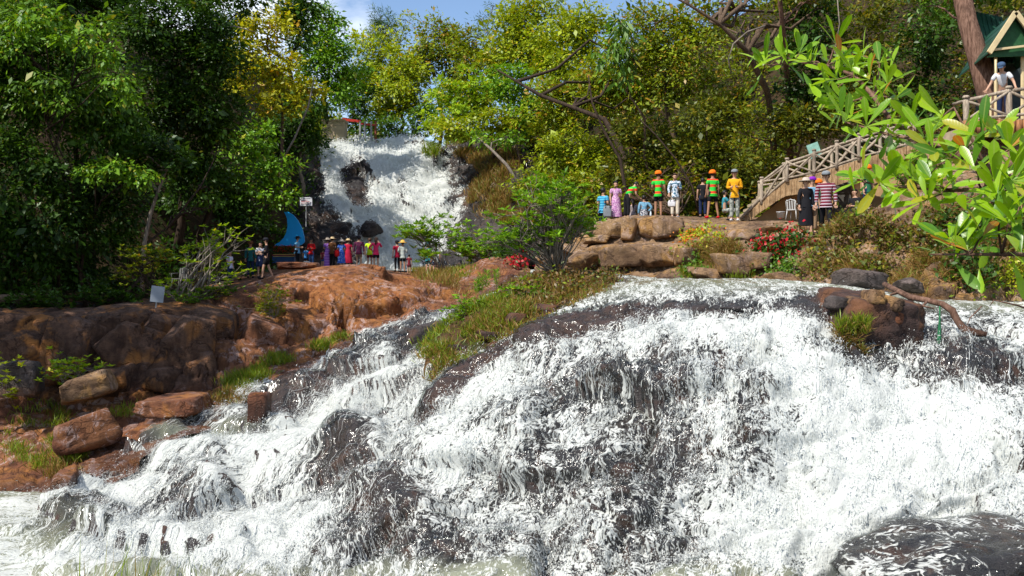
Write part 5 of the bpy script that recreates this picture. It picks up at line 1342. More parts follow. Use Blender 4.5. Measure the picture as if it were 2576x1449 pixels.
# bent bare root over the right cascade, with a bundle of green rope
mb = MB(); B = PP(2290, 748, 17.6)
mb.tube([PP(*p) - B for p in [(2225,715,18.6),(2290,748,17.6),(2335,756,17.2),(2372,766,17),(2396,782,16.9),(2408,806,16.8),(2424,828,16.7),(2450,836,16.7),(2482,843,16.6)]], [.05,.055,.05,.055,.065,.06,.07,.065,.05], 9)
mb.tube([PP(*p) - B for p in [(2290,748,17.6),(2260,735,17.9),(2240,742,18)]], [.04,.03,.02], 6)
mb.tube([PP(*p) - B for p in [(2335,756,17.2),(2320,770,17.1),(2350,776,17)]], [.03,.02,.012], 6)
o = mb.build('bare_root', BARK['rd'], None, True); o.location = B; tag(o, 'thick bent bare root reaching over the right cascade', 'root')
mb = MB(); B = PP(2364, 770, 16.85)
mb.tube([PP(2364, 770, 16.85) - B, PP(2364, 800, 16.85) - B, PP(2363, 835, 16.85) - B, PP(2362, 872, 16.85) - B, PP(2361, 886, 16.85) - B], [.008, .016, .03, .05, .03], 9)
for k in range(9):
    a = k * .7
    mb.tube([PP(2363, 838, 16.85) - B, PP(2361 + 9 * math.cos(a), 888 + 4 * math.sin(k), 16.85 + .04 * math.sin(a)) - B], [.012, .006], 4)
o = mb.build('green_rope', plain('green_rope', (0.015, 0.13, 0.05), .7), None, True); o.location = B; tag(o, 'frayed dark green rope bundle hanging from the bare root', 'rope')
for i, (lab, pts, rr) in enumerate([
   ('thin bare twig dangling right of the root', [(2470,770,17),(2440,800,16.8),(2425,838,16.7)], .012),
   ('pale bare branch reaching in from the right edge', [(2620,790,17),(2560,768,16.8),(2500,755,16.6),(2490,770,16.6)], .02)]):
    B = PP(*pts[0]); mb = MB(); mb.tube([PP(*p) - B for p in pts], np.linspace(rr, rr * .4, len(pts)), 5)
    o = mb.build('bare_branch', BARK['rd'], None, True); o.location = B; tag(o, lab, 'branch')

# ---- foreground branch with big leaves (top right)
def fg_leaf_mat(name, c0, c1):
    m, nt, out = new_mat(name); k = NT(nt)
    oi = k.n('ObjectInfo').outputs['Random']; tc = k.n('TexCoord').outputs['Object']
    sx = k.n('SeparateXYZ'); k.l(tc, sx.inputs[0])
    rib = k.ramp(k.math('ABSOLUTE', sx.outputs['Y']), [(0.0, 1.0), (0.0035, 0.0)])
    vein = k.n('TexWave'); vein.bands_direction = 'X'; vein.inputs['Scale'].default_value = 22; vein.inputs['Distortion'].default_value = 0.0
    va = k.n('VectorMath', operation='ADD'); k.l(tc, va.inputs[0])
    cmb = k.n('CombineXYZ'); k.l(k.math('MULTIPLY', k.math('ABSOLUTE', sx.outputs['Y']), -0.7), cmb.inputs[0]); k.l(cmb.outputs[0], va.inputs[1]); k.l(va.outputs[0], vein.inputs['Vector'])
    c = k.mix(oi, c0, c1)
    c = k.mix(k.math('MULTIPLY', k.noise(tc, 30, 3), 0.45), c, tuple(a * 0.6 for a in c0))
    c = k.mix(k.math('MULTIPLY', rib, 0.6), c, (0.35, 0.42, 0.10))
    p = k.principled(c, 0.32, k.bump(vein.outputs['Fac'], 0.05, 0.003), 0.45)
    t = k.n('BsdfTranslucent'); k.l(k.mix(1.0, c, (1.3, 1.25, 0.4), 'MULTIPLY'), t.inputs['Color'])
    mx = k.n('MixShader'); mx.inputs[0].default_value = 0.42; k.l(p.outputs[0], mx.inputs[1]); k.l(t.outputs[0], mx.inputs[2]); k.l(mx.outputs[0], out.inputs[0])
    return m
FGM = [fg_leaf_mat('big_leaf_green', (0.17, 0.36, 0.010), (0.37, 0.56, 0.014)), fg_leaf_mat('big_leaf_yellowish', (0.33, 0.38, 0.025), (0.48, 0.42, 0.03)), fg_leaf_mat('big_leaf_deep', (0.07, 0.20, 0.012), (0.15, 0.30, 0.02)), fg_leaf_mat('big_leaf_orange', (0.5, 0.22, 0.03), (0.55, 0.16, 0.03))]
FGME = []
for i, m in enumerate(FGM):
    for W, curl in ((0.25, 0.16), (0.28, 0.05)):
        v, f = leaf_outline(0.185, 0.185 * W, curl)
        me = bpy.data.meshes.new('leaf'); me.from_pydata(v, [], f); me.polygons.foreach_set('use_smooth', [True] * len(f)); me.materials.append(m); me.update(); FGME.append(me)
B = np.array([3.75, 5.3, 3.1])
fg = empty('foreground_tree', B); tag(fg, 'sunlit branches of big glossy lance shaped leaves in the right foreground', 'tree')
WH = [(1926,162,6.2),(1969,140,6.1),(2010,135,6.1),(2040,155,6.0),(2102,112,6.0),(2113,152,5.9),(2172,140,5.9),(2145,180,5.8),(2105,200,5.8),(2212,160,5.8),(2188,200,5.7),(2092,235,5.8),(2125,262,5.7),(2232,212,5.6),(2248,250,5.5),(2205,270,5.5),
 (2128,306,5.5),(2180,318,5.4),(2241,338,5.3),(2294,318,5.2),(2326,345,5.1),(2372,292,5.0),(2425,318,4.9),(2348,376,4.9),(2392,398,4.8),(2470,345,4.7),(2505,352,4.7),(2538,375,4.5),(2570,400,4.4),
 (2172,452,5.0),(2212,460,4.95),(2255,446,4.9),(2308,462,4.8),(2350,466,4.7),(2370,485,4.7),(2455,430,4.5),(2500,455,4.4),(2430,380,4.7),(2392,612,4.4),(2435,630,4.35),(2472,594,4.3),(2536,562,4.2),(2558,632,4.2),(2565,520,4.2),(2510,495,4.3),(2320,508,4.7),(2545,455,4.3)]
rng = np.random.default_rng(9)
def fgb(pts, r0, r1, name='branch'):
    mb = MB(); path = [PP(*p) - B for p in pts]; mb.tube(path, np.linspace(r0, r1, len(path)), 7)
    mb.build(name, BARK['rd'], fg, True); return [np.array(p) for p in path]
J = []
mb = MB(); tr = [np.zeros(3), np.array([-.1, 0, .7]), PP(2680, 620, 5.1) - B, PP(2640, 500, 4.9) - B]
mb.tube(tr, [.05, .045, .04, .03], 8); mb.build('trunk', BARK['rd'], fg, True)
J += fgb([(2640,500,4.9),(2560,460,4.7),(2480,420,4.8),(2390,388,5.0),(2310,352,5.2),(2240,302,5.45),(2196,240,5.6),(2150,190,5.8),(2080,165,5.95),(2000,155,6.1),(1940,164,6.2)], .024, .005)
J += fgb([(2560,460,4.7),(2470,478,4.6),(2390,478,4.7),(2300,472,4.85),(2200,464,5.0),(2165,456,5.05)], .014, .004)
J += fgb([(2680,620,5.1),(2600,640,4.4),(2520,640,4.3),(2440,640,4.35),(2340,640,4.4)], .014, .004)
J += fgb([(2310,352,5.2),(2240,340,5.35),(2180,322,5.45),(2128,308,5.55)], .010, .004)
J += fgb([(2480,420,4.8),(2450,360,4.85),(2420,310,4.9),(2400,270,5.0)], .010, .004)
J += fgb([(2196,240,5.6),(2210,190,5.75),(2212,160,5.8)], .008, .003)
TWIGS = []; nl = 0
for w, (px, py, d) in enumerate(WH):
    c = PP(px, py, d) - B
    j = min(J, key=lambda q: np.linalg.norm(q - c))
    TWIGS.append(limb_path(j, c, rng, 4, .03, .03))
    ax = unit(c - j + np.array([0, 0, .25]) * (0.2 + np.linalg.norm(c - j)) + rng.normal(size=3) * .05)
    e1 = unit(np.cross(ax, [0.3, 0.9, 0.1])); e2 = np.cross(ax, e1)
    big = 1.0
    kind0 = rng.random()
    for q in range(6):
        if nl >= 296: break
        a = q * 1.047 + rng.uniform(-.3, .3) + w; op = rng.uniform(.55, 1.25)
        dirv = unit(ax * math.cos(op) + (e1 * math.cos(a) + e2 * math.sin(a)) * math.sin(op) + np.array([0, 0, .05]))
        nrm = unit(ax * 1.0 + np.array([-.25, -.25, .5]) - dirv * np.dot(ax, dirv))
        y = unit(np.cross(nrm, dirv)); z = np.cross(dirv, y)
        rr = rng.random(); mi = 0 if rr < .70 else (2 if rr < .86 else (1 if rr < .965 else 3))
        o = bpy.data.objects.new('leaf', FGME[mi * 2 + int(rng.integers(2))]); COL.objects.link(o); o.parent = fg
        s = rng.uniform(.66, 1.12) * big
        M = Matrix(((dirv[0] * s, y[0] * s, z[0] * s, c[0]), (dirv[1] * s, y[1] * s, z[1] * s, c[1]), (dirv[2] * s, y[2] * s, z[2] * s, c[2]), (0, 0, 0, 1)))
        o.matrix_local = M
        nl += 1
for w, q in enumerate(TWIGS):
    tb_ = MB(); tb_.tube(q, [.006, .005, .004, .003], 5); tb_.build('twig', BARK['rd'], fg, True)
ex = MB()
for w, (px, py, d) in enumerate(WH):
    if 2290 < px and py < 400: continue
    for q in range(6):
        c = PP(px + rng.normal() * 30, py + abs(rng.normal()) * 26 - 6, d + rng.normal() * .12 + .08) - B
        dirv = unit(rng.normal(size=3) + np.array([-.3, -.2, .5])); nrm = unit(np.array([-.4, -.5, .8]) + rng.normal(size=3) * .45)
        y = unit(np.cross(nrm, dirv)); z = np.cross(dirv, y); s = rng.uniform(.6, 1.05)
        v, f = leaf_outline(0.185 * s, 0.185 * s * .26, .1)
        ex.cur = 0 if rng.random() < .75 else 1
        ex.add([c + dirv * a + y * b_ + z * e_ for (a, b_, e_) in v], f)
o = ex.build('foliage', [FGM[0], FGM[2]], fg, True); o['kind'] = 'stuff'
# ================================================================== BUILT THINGS
M_log = bark_mat('weathered_log', (0.22, 0.175, 0.13), (0.46, 0.38, 0.29))
M_plank = bark_mat('bamboo_plank', (0.20, 0.115, 0.055), (0.44, 0.30, 0.165), 1.6)
M_ceram = bark_mat('brown_log_end', (0.20, 0.085, 0.035), (0.40, 0.20, 0.09), 1.0)
M_conc = plain('tan_concrete', (0.36, 0.29, 0.19), .85, .25, 2.0, bump=.3)
M_cream = plain('cream_wall', (0.46, 0.30, 0.15), .8, .2, 1.5, bump=.2)
M_door = plain('old_grey_door', (0.10, 0.095, 0.085), .7, .35, 3.0)
M_whitep = plain('white_plastic', (0.42, 0.42, 0.41), .4, .08, 4.0, spec=.5)
M_blue = plain('blue_paint', (0.006, 0.34, 0.80), .45, .05, 2.0)
M_dblue = plain('dark_blue_paint', (0.010, 0.055, 0.16), .5, .15, 2.0)
M_teal = plain('teal_sheet', (0.07, 0.30, 0.24), .5, .2, 3.0)
M_trim = plain('cream_trim', (0.60, 0.48, 0.27), .6, .12, 4.0)
M_groof = plain('green_roof_sheet', (0.010, 0.060, 0.036), .45, .3, 3.0, spec=.5)
M_redp = plain('red_paint', (0.42, 0.03, 0.02), .5, .2, 4.0)
M_signw = plain('white_sign', (0.62, 0.63, 0.66), .5, .06, 4.0)
M_signg = plain('grey_sign', (0.24, 0.27, 0.31), .5, .12, 4.0)
M_ink = plain('dark_ink', (0.05, 0.05, 0.06), .7, .0)
M_metal = plain('grey_metal', (0.34, 0.35, 0.36), .45, .15, 6.0, metallic=.3)

def W(px, py, d): return Vector(tuple(PP(px, py, d)))

# ---- stairway: sloping deck with log railing and plank cladding
st = empty('stairway', W(1890, 560, 35)); OST = st.location.copy()
tag(st, 'wooden clad stairway with log railings climbing right of the terrace', 'stairway')
DK = [(1868,556,35.2),(1905,514,34.8),(1948,474,34.5),(1975,455,34.3),(2045,440,33.9),(2105,421,33.5),(2160,401,33.2),(2232,382,32.8),(2300,362,32.4),(2400,336,31.8)]
HT = [16,26,34,40,42,44,46,46,46,46]     # cladding height in px
def deck_at(px):
    xs = [q[0] for q in DK]
    return float(np.interp(px, xs, [q[1] for q in DK])), float(np.interp(px, xs, [q[2] for q in DK])), float(np.interp(px, xs, HT))
# planks, each its own part
pxs = list(np.arange(1872, 1976, 13)) + list(np.arange(1976, 2396, 14.5))
for i, px in enumerate(pxs[:-1]):
    nx = pxs[i + 1]
    y0, d0, h0 = deck_at(px + .6); y1, d1, h1 = deck_at(nx - .6)
    jt = 1.5 * math.sin(i * 5.3)
    a, b = W(px + .6, y0, d0), W(nx - .6, y1, d1); c, e = W(nx - .6, y1 + h1 + jt, d1), W(px + .6, y0 + h0 + jt, d0)
    off = Vector((0, .05, 0)); pr = Vector((0, -.012 * (i % 2), 0))
    vs = [v + pr - OST for v in (a, b, c, e)] + [v + off - OST for v in (a, b, c, e)]
    mb = MB(); mb.add(vs, [(0, 3, 2, 1), (4, 5, 6, 7), (0, 1, 5, 4), (1, 2, 6, 5), (2, 3, 7, 6), (3, 0, 4, 7)])
    mb.build('plank', M_plank, st)
# deck slab behind the planks
mb = MB(); vs = []; fs = []
for k, (q, h) in enumerate(zip(DK, HT)):
    t = W(q[0], q[1] + 3, q[2] + .06); u = W(q[0], q[1] + h - 4, q[2] + .06); bk = Vector((.25, 1.35, 0))
    vs += [t - OST, t + bk - OST, u + bk - OST, u - OST]
for k in range(len(DK) - 1):
    for j in range(4):
        fs.append((k * 4 + j, (k + 1) * 4 + j, (k + 1) * 4 + (j + 1) % 4, k * 4 + (j + 1) % 4))
fs += [(3, 2, 1, 0), tuple(len(vs) - 4 + j for j in range(4))]
mb.add(vs, fs); mb.build('deck', M_conc, st)
# steps on the lower flight
for k in range(9):
    t = k / 9; px = 1868 + t * 100; y, d_, h = deck_at(px)
    mb = MB(); p = W(px, y - 3, d_ + .7) - OST; mb.box(p, (.32, 1.2, .10)); mb.build('step', M_conc, st)
def log(a, b, r=.045, name='rail', parent=st, org=OST, mat=None, sides=8):
    a, b = Vector(a) - org, Vector(b) - org; n = 5
    rng = random.Random(hash((round(a.x, 3), round(b.z, 3))))
    pts = [a.lerp(b, k / (n - 1)) + Vector((rng.uniform(-1, 1), rng.uniform(-1, 1), rng.uniform(-1, 1))) * r * .14 for k in range(n)]
    mb = MB(); mb.tube(pts, [r * rng.uniform(.88, 1.12) for _ in range(n)], sides)
    return mb.build(name, mat or M_log, parent, True)
POST = [(1916,450,34.75,508),(1980,402,34.25,450),(2048,380,33.9,436),(2105,358,33.5,418),(2161,340,33.2,398),(2232,318,32.8,380),(2300,298,32.4,360)]
for row, (dx, dd) in enumerate([(0, 0), (10, 1.3)]):
    P = []
    for (px, yt, d, yb) in POST:
        t, b = W(px, yt, d) + Vector((.25 * row, dd, 0)), W(px, yb + 8, d) + Vector((.25 * row, dd, 0))
        log(t, b, .06, 'post'); P.append((t, b))
        mb = MB(); mb.lathe([(.075, 0), (.08, .04), (.06, .07)], 10, tuple(t - OST)); mb.build('post_cap', M_log, st, True)
    for k in range(len(P) - 1):
        (t0, b0), (t1, b1) = P[k], P[k + 1]
        dz = Vector((0, 0, -.10)); bz = Vector((0, 0, .14))
        log(t0 + dz, t1 + dz, .045, 'rail'); log(b0 + bz, b1 + bz, .04, 'rail')
        f = Vector((0, -.05, 0))
        if k % 2 == 0: log(b0 + bz + f, t1 + dz + f, .036, 'brace'); log(t0 + dz, b1 + bz, .036, 'brace')
        else: log(t0 + dz + f, b1 + bz + f, .036, 'brace'); log(b0 + bz, t1 + dz, .036, 'brace')
    # lower flight rail
    t0, b0 = P[0]; sh = Vector((.25 * row, dd, 0))
    log(W(1862, 552, 35.2) + sh, b0 + Vector((0, 0, .3)), .05, 'rail'); 
# wall, pillar and door under the deck
mb = MB(); a, b = W(2010, 560, 35.6), W(2420, 560, 34.6)
def wall_quad(mb, pts, th):
    vs = [Vector(p) - OST for p in pts]; n = Vector((0, th, 0))
    mb.add(vs + [v + n for v in vs], [(0, 1, 2, 3), (7, 6, 5, 4), (0, 4, 5, 1), (1, 5, 6, 2), (2, 6, 7, 3), (3, 7, 4, 0)])
wall_quad(mb, [W(1985, 560, 35.9), W(2440, 560, 35.2), W(2440, 352, 35.2), W(1985, 470, 35.9)], .2); mb.build('wall', M_cream, st)
mb = MB(); mb.box(W(2154, 500, 33.9) - OST, (.17, .3, 1.75)); mb.build('pillar', M_cream, st)
mb = MB(); mb.box(W(2118, 505, 35.55) - OST, (.62, .06, 1.55)); dr = mb.build('door', M_door, st)
for k in range(3):
    mb = MB(); mb.box(W(2118, 475 + 30 * k, 35.5) - OST, (.5, .03, .3)); mb.build('panel', M_door, dr)
mb = MB(); wall_quad(mb, [W(2150, 415, 33.6), W(2420, 350, 32.4), W(2420, 341, 32.4), W(2150, 406, 33.6)], 1.6); mb.build('gutter_sheet', M_teal, st)
mb = MB(); wall_quad(mb, [W(1890, 562, 35.6), W(2010, 562, 35.6), W(2010, 478, 35.6), W(1978, 492, 35.6)], .15); mb.build('side_wall', M_cream, st)
# sheet sign behind the rail
mb = MB(); mb.box((0, 0, 0), (.42, .04, .5), Matrix.Rotation(-.35, 3, 'Y')); mb.tube([(0, .06, -.2), (0, .06, -1.1)], [.025, .025], 6)
o = mb.build('notice_board', plain('pale_teal_board', (.25, .45, .38), .5)); o.location = W(2048, 378, 35.0); tag(o, 'small tilted pale teal board behind the stair railing', 'sign')

# ---- upper terrace with log railing, at the right edge
ut = empty('viewing_deck', W(2500, 330, 26)); OUT = ut.location.copy(); tag(ut, 'raised viewing deck with log railing at the right edge', 'deck')
for k in range(18):
    px = 2430 + 16.5 * k; dl = 26.2 - .02 * k
    mb = MB(); r = .085; c = W(px, 320 - .25 * k, dl) - OUT
    mb.tube([c + Vector((0, -.02, -.2)), c + Vector((0, -.02, .17 + .01 * math.sin(k * 3)))], [r, r], 9); mb.build('log_end', M_ceram, ut, True)
mb = MB(); mb.box(W(2585, 332, 27.5) - OUT, (3.6, 2.6, .3)); mb.build('deck_slab', M_conc, ut)
for k in range(4):
    mb = MB(); mb.box(W(2450 + 90 * k, 372, 26.9) - OUT, (.2, .2, 1.2)); mb.build('support_post', M_conc, ut)
UP = [(2430,236,26.2,312),(2538,212,26,300),(2650,196,25.8,290)]
PT = []
for (px, yt, d, yb) in UP:
    t, b = W(px, yt + 12, d), W(px, yb, d); PT.append((t, b)); log(t, b, .075, 'post', ut, OUT)
    mb = MB(); mb.lathe([(.09, 0), (.10, .04), (.07, .08)], 10, tuple(t - OUT)); mb.build('post_cap', M_log, ut, True)
for k in range(2):
    (t0, b0), (t1, b1) = PT[k], PT[k + 1]; dz = Vector((0, 0, -.05)); bz = Vector((0, 0, .1)); f = Vector((0, -.05, 0))
    log(t0 + dz, t1 + dz, .048, 'rail', ut, OUT); log(b0 + bz, b1 + bz, .042, 'rail', ut, OUT)
    log(b0 + bz + f, t1 + dz + f, .036, 'brace', ut, OUT); log(t0 + dz, b1 + bz, .036, 'brace', ut, OUT)
log(W(2400, 262, 27.4), PT[0][0] + Vector((0, 0, -.05)), .045, 'rail', ut, OUT); log(W(2400, 318, 27.4), PT[0][0] + Vector((0, 0, -.6)), .04, 'rail', ut, OUT)
for px in (2492, 2505):
    log(W(px, 150 if px > 2500 else 240, 28), W(px, 312, 28), .03, 'thin_post', ut, OUT, M_trim)

# ---- green hut
ht = empty('hut', W(2540, 300, 29)); OH = ht.location.copy(); tag(ht, 'green roofed hut with cream gable trim at the top right corner', 'hut')
g0, g1, g2 = W(2486, 132, 28.2), W(2553, 30, 28.2), W(2625, 128, 28.2)
back = Vector((.6, 3.2, 0))
for (a, b, nm) in ((g0, g1, 'roof_slope'), (g1, g2, 'roof_slope')):
    n = 9
    for k in range(n):   # corrugated sheets, one strip each
        a0, a1 = a.lerp(b, k / n), a.lerp(b, (k + 1) / n - .006); up = Vector((0, 0, .02 + .02 * (k % 2)))
        vs = [a0 + up - OH, a1 + up - OH, a1 + back + up - OH, a0 + back + up - OH]; dn = Vector((0, 0, -.05))
        mb = MB(); mb.add(vs + [v + dn for v in vs], [(0, 1, 2, 3), (7, 6, 5, 4), (0, 4, 5, 1), (1, 5, 6, 2), (2, 6, 7, 3), (3, 7, 4, 0)]); mb.build('roof_sheet', M_groof, ht)
    d_ = (b - a).normalized(); ang = math.atan2(d_.z, d_.x)
    mb = MB(); mb.box((a + b) / 2 + Vector((0, -.05, -.02)) - OH, ((b - a).length, .07, .14), Matrix.Rotation(-ang, 3, 'Y')); mb.build('gable_trim', M_trim, ht)
mb = MB(); c = W(2560, 118, 28.25); mb.box(c - OH, (1.7, .06, .06), Matrix.Rotation(-.12, 3, 'Y')); mb.build('tie_beam', M_trim, ht)
mb = MB(); mb.add([g0 + Vector((.05, .15, -.1)) - OH, g2 + Vector((-.05, .15, -.1)) - OH, g1 + Vector((0, .15, -.1)) - OH, g0 + Vector((.05, .2, -.1)) - OH, g2 + Vector((-.05, .2, -.1)) - OH, g1 + Vector((0, .2, -.1)) - OH], [(0, 1, 2), (5, 4, 3), (0, 3, 4, 1), (1, 4, 5, 2), (2, 5, 3, 0)]); mb.build('gable', plain('dark_green_board', (.02, .085, .03), .6), ht)
for px, d in ((2505, 28.6), (2572, 28.6), (2640, 28.6)):
    mb = MB(); mb.tube([W(px, 128, d) - OH, W(px, 330, d) - OH], [.05, .05], 6); mb.build('post', M_trim, ht)
mb = MB(); mb.box(W(2570, 225, 30.6) - OH, (2.2, .12, 2.3)); mb.build('back_wall', plain('dark_wall', (.03, .045, .045), .7), ht)
sh = empty('shed', W(2475, 300, 31)); OS = sh.location.copy(); tag(sh, 'dark shed with a sloping corrugated green roof behind the big trunk', 'shed')
for k in range(14):
    t0 = W(2436 + 6 * k, 28 + 1.2 * k, 31.5); t1 = W(2436 + 6 * k + 5.6, 28 + 1.2 * k, 31.5); b0 = W(2468 + 6 * k, 160, 30.2); b1 = W(2468 + 6 * k + 5.6, 160, 30.2)
    up = Vector((0, -.03 * (k % 2), .02)); dn = Vector((0, .05, -.03)); vs = [v + up - OS for v in (b0, b1, t1, t0)]
    mb = MB(); mb.add(vs + [v + dn for v in vs], [(0, 1, 2, 3), (7, 6, 5, 4), (0, 4, 5, 1), (1, 5, 6, 2), (2, 6, 7, 3), (3, 7, 4, 0)]); mb.build('roof_sheet', M_groof, sh)
mb = MB(); mb.box(W(2520, 230, 31.3) - OS, (1.1, 1.2, 1.75)); mb.build('wall', plain('dark_wall', (.03, .045, .045), .7), sh)

# ---- bucket and plastic chair under the stairs
mb = MB(); mb.lathe([(.11, 0), (.14, .18), (.155, .19), (.155, .21), (.135, .21), (.12, .04)], 18)
o = mb.build('bucket', M_whitep, None, True); o.location = W(1964, 548, 33.6); tag(o, 'white plastic bucket on the terrace under the stairs', 'bucket')
mb = MB(); o_h = mb.tube([(-.15, 0, .2), (-.09, -.12, .17), (.09, -.12, .17), (.15, 0, .2)], [.01] * 4, 5).build('handle', M_metal, o, True)
def plastic_chair(label, loc, rz, s=1.0, M_whitep=M_whitep):
    r = empty('plastic_chair', loc, rz); r.scale = (s, s, s); tag(r, label, 'chair')
    mb = MB(); mb.box((0, 0, .43), (.46, .44, .04)); mb.build('seat', M_whitep, r)
    for k in range(4):
        mb = MB(); mb.box((-.17 + .113 * k, .23, .66), (.06, .03, .42), Matrix.Rotation(-.15, 3, 'X')); mb.build('back_slat', M_whitep, r)
    mb = MB(); mb.tube([(-.23, .2, .44), (-.22, .26, .8), (0, .28, .88), (.22, .26, .8), (.23, .2, .44)], [.025] * 5, 6); mb.build('back_frame', M_whitep, r, True)
    for sx in (-1, 1):
        mb = MB(); mb.tube([(sx * .25, -.2, .44), (sx * .25, -.2, .64), (sx * .25, .2, .66)], [.022] * 3, 6); mb.build('armrest', M_whitep, r, True)
        for sy in (-1, 1):
            mb = MB(); mb.tube([(sx * .2, sy * .18, .43), (sx * .25, sy * .23, 0)], [.026, .02], 6); mb.build('leg', M_whitep, r, True)
    return r
plastic_chair('white plastic chair under the stairs beside the bucket', W(1996, 553, 34.4), 2.4, .8)
plastic_chair('pale plastic chair in the shade behind the left bush', W(452, 728, 36), -.4, .9, plain('shade_dark_plastic', (.12, .12, .11), .6))  # plastic colour darkened to paint in the deep shade around this chair

# ---- blue sail shaped panel on its planter
OUTL = [(713,531),(725,533),(738,541),(750,555),(760,575),(765,595),(766,609),(758,616),(735,619),(690,619),(692,615),(703,609),(713,599),(720,585),(723,568),(722,550),(717,538)]
ps = empty('sail_display', W(728, 662, 54.5)); OP = ps.location.copy(); tag(ps, 'bright blue curved sail panel on a flower planter behind the crowd', 'display')
v = [W(x, y, 54.5) - OP for x, y in OUTL]; th = Vector((0, .12, 0)); n = len(v)
mb = MB(); mb.add(v + [q + th for q in v], [tuple(range(n)), tuple(range(2 * n - 1, n - 1, -1))] + [(i, i + n, (i + 1) % n + n, (i + 1) % n) for i in range(n)]); mb.build('sail_panel', M_blue, ps)
mb = MB(); mb.box(W(716, 652, 54.1) - OP, (1.2, .7, .42)); mb.build('planter_box', M_dblue, ps)
mb = MB(); mb.box(W(716, 642, 54.1) - OP, (1.24, .74, .10)); mb.build('planter_band', plain('maroon_band', (.16, .02, .03), .6), ps)
for yy in (640, 645):
    mb = MB(); mb.box(W(716, yy, 53.72) - OP, (1.25, .02, .025)); mb.build('band_stripe', plain('yellow_stripe', (.62, .45, .12), .6), ps)
rng = np.random.default_rng(5); m_ = 900; p = np.stack([rng.uniform(-.58, .58, m_), rng.uniform(-.25, .25, m_), rng.uniform(0, .42, m_)], 1) + np.array(tuple(W(716, 638, 54.1) - OP))
L = rng.uniform(.05, .11, m_); ax = unit(rng.normal(size=(m_, 3)) + np.array([0, 0, .6]))
o = link_mesh('planter_leaves', leaf_mesh('planter_leaves', p, ax, unit(rng.normal(size=(m_, 3)) + np.array([0, -.5, .5])), L, L * .5, rng.random(m_), LEAF['dk']), None, ps); o['kind'] = 'stuff'
q = p[:260] + np.array([0, -.05, .05]); o = link_mesh('planter_flowers', leaf_mesh('planter_flowers', q, ax[:260], unit(rng.normal(size=(260, 3)) + np.array([0, -.5, .5])), L[:260] * .8, L[:260] * .7, rng.random(260), LEAF['rd']), None, ps); o['kind'] = 'stuff'

# ---- signs
sg = empty('warning_sign', W(770, 545, 60)); O_ = sg.location.copy(); tag(sg, 'white rectangular sign with lines of red print left of the far falls', 'sign')
mb = MB(); mb.box(W(770, 507, 60) - O_, (.74, .04, .52)); mb.build('board', M_signw, sg)
for k, (w_, m_) in enumerate([(.5, M_ink), (.36, M_redp), (.44, M_redp), (.52, M_redp), (.40, M_ink)]):
    rr = random.Random(k); x = -.3
    while x < -.3 + w_:
        lw = rr.uniform(.03, .09); mb = MB(); mb.box(W(770, 507, 60) - O_ + Vector((x + lw / 2, -.024, .18 - .09 * k)), (lw, .006, .035)); mb.build('print', m_, sg); x += lw + .02
mb = MB(); mb.tube([W(770, 500, 60.05) - O_, W(770, 570, 60.05) - O_], [.035, .035], 6); mb.build('post', M_metal, sg)
sg = empty('information_board', W(388, 850, 28.2)); O_ = sg.location.copy(); tag(sg, 'blank grey board tilted on a thin post before the left bush', 'sign')
R = Matrix.Rotation(.12, 3, 'Y') @ Matrix.Rotation(.3, 3, 'Z')
mb = MB(); mb.box(W(396, 740, 28.2) - O_, (.36, .03, .46), R); mb.build('board', M_signg, sg)
mb = MB(); mb.tube([W(394, 755, 28.25) - O_, W(384, 850, 28.25) - O_], [.02, .02], 6); mb.build('post', M_metal, sg)

# ---- walls, posts and rails above the far falls
cw = empty('concrete_abutment', W(842, 360, 76)); O_ = cw.location.copy(); tag(cw, 'weathered concrete block wall above the left lip of the falls', 'wall')
for r_ in range(4):
    for c_ in range(2):
        mb = MB(); mb.box(W(842, 334, 76.6) - O_ + Vector((-.43 + .86 * c_, .0, -.66 + .44 * r_)), (.85, 1.6 + .01 * ((r_ + c_) % 2), .43)); mb.build('block', M_conc, cw)
mb = MB(); mb.box(W(842, 306, 76.5) - O_, (1.85, 1.7, .1)); mb.build('coping', M_conc, cw)
rb_ = empty('red_beam_frame', W(930, 362, 79)); O_ = rb_.location.copy(); tag(rb_, 'red steel beam on grey posts behind the falls', 'frame')
mb = MB(); mb.box(W(885, 303, 79) - O_, (1.5, .12, .2), Matrix.Rotation(.12, 3, 'Y')); mb.build('beam', M_redp, rb_)
mb = MB(); mb.box(W(925, 313, 79) - O_, (1.3, .12, .14), Matrix.Rotation(.12, 3, 'Y')); mb.build('beam', M_redp, rb_)
for px in (906, 918, 934, 945):
    mb = MB(); mb.tube([W(px, 305, 79) - O_, W(px, 366, 79) - O_], [.09, .09], 6); mb.build('post', M_metal if px != 945 else plain('rust_post', (.2, .06, .03)), rb_)
fr_ = empty('guard_rail', W(930, 362, 78)); O_ = fr_.location.copy(); tag(fr_, 'thin white guard rail above the lip of the far falls', 'railing')
for (x0, x1, dy) in ((868, 915, 0), (940, 1000, 0)):
    for yy in (0, 9):
        mb = MB(); mb.tube([W(x0, 353 + yy, 78) - O_, W(x1, 346 + yy, 78) - O_], [.035, .035], 5); mb.build('rail', M_signw, fr_)
    for px in np.linspace(x0, x1, 4):
        mb = MB(); mb.tube([W(px, 347, 78) - O_, W(px, 368, 78) - O_], [.035, .035], 5); mb.build('post', M_signw, fr_)
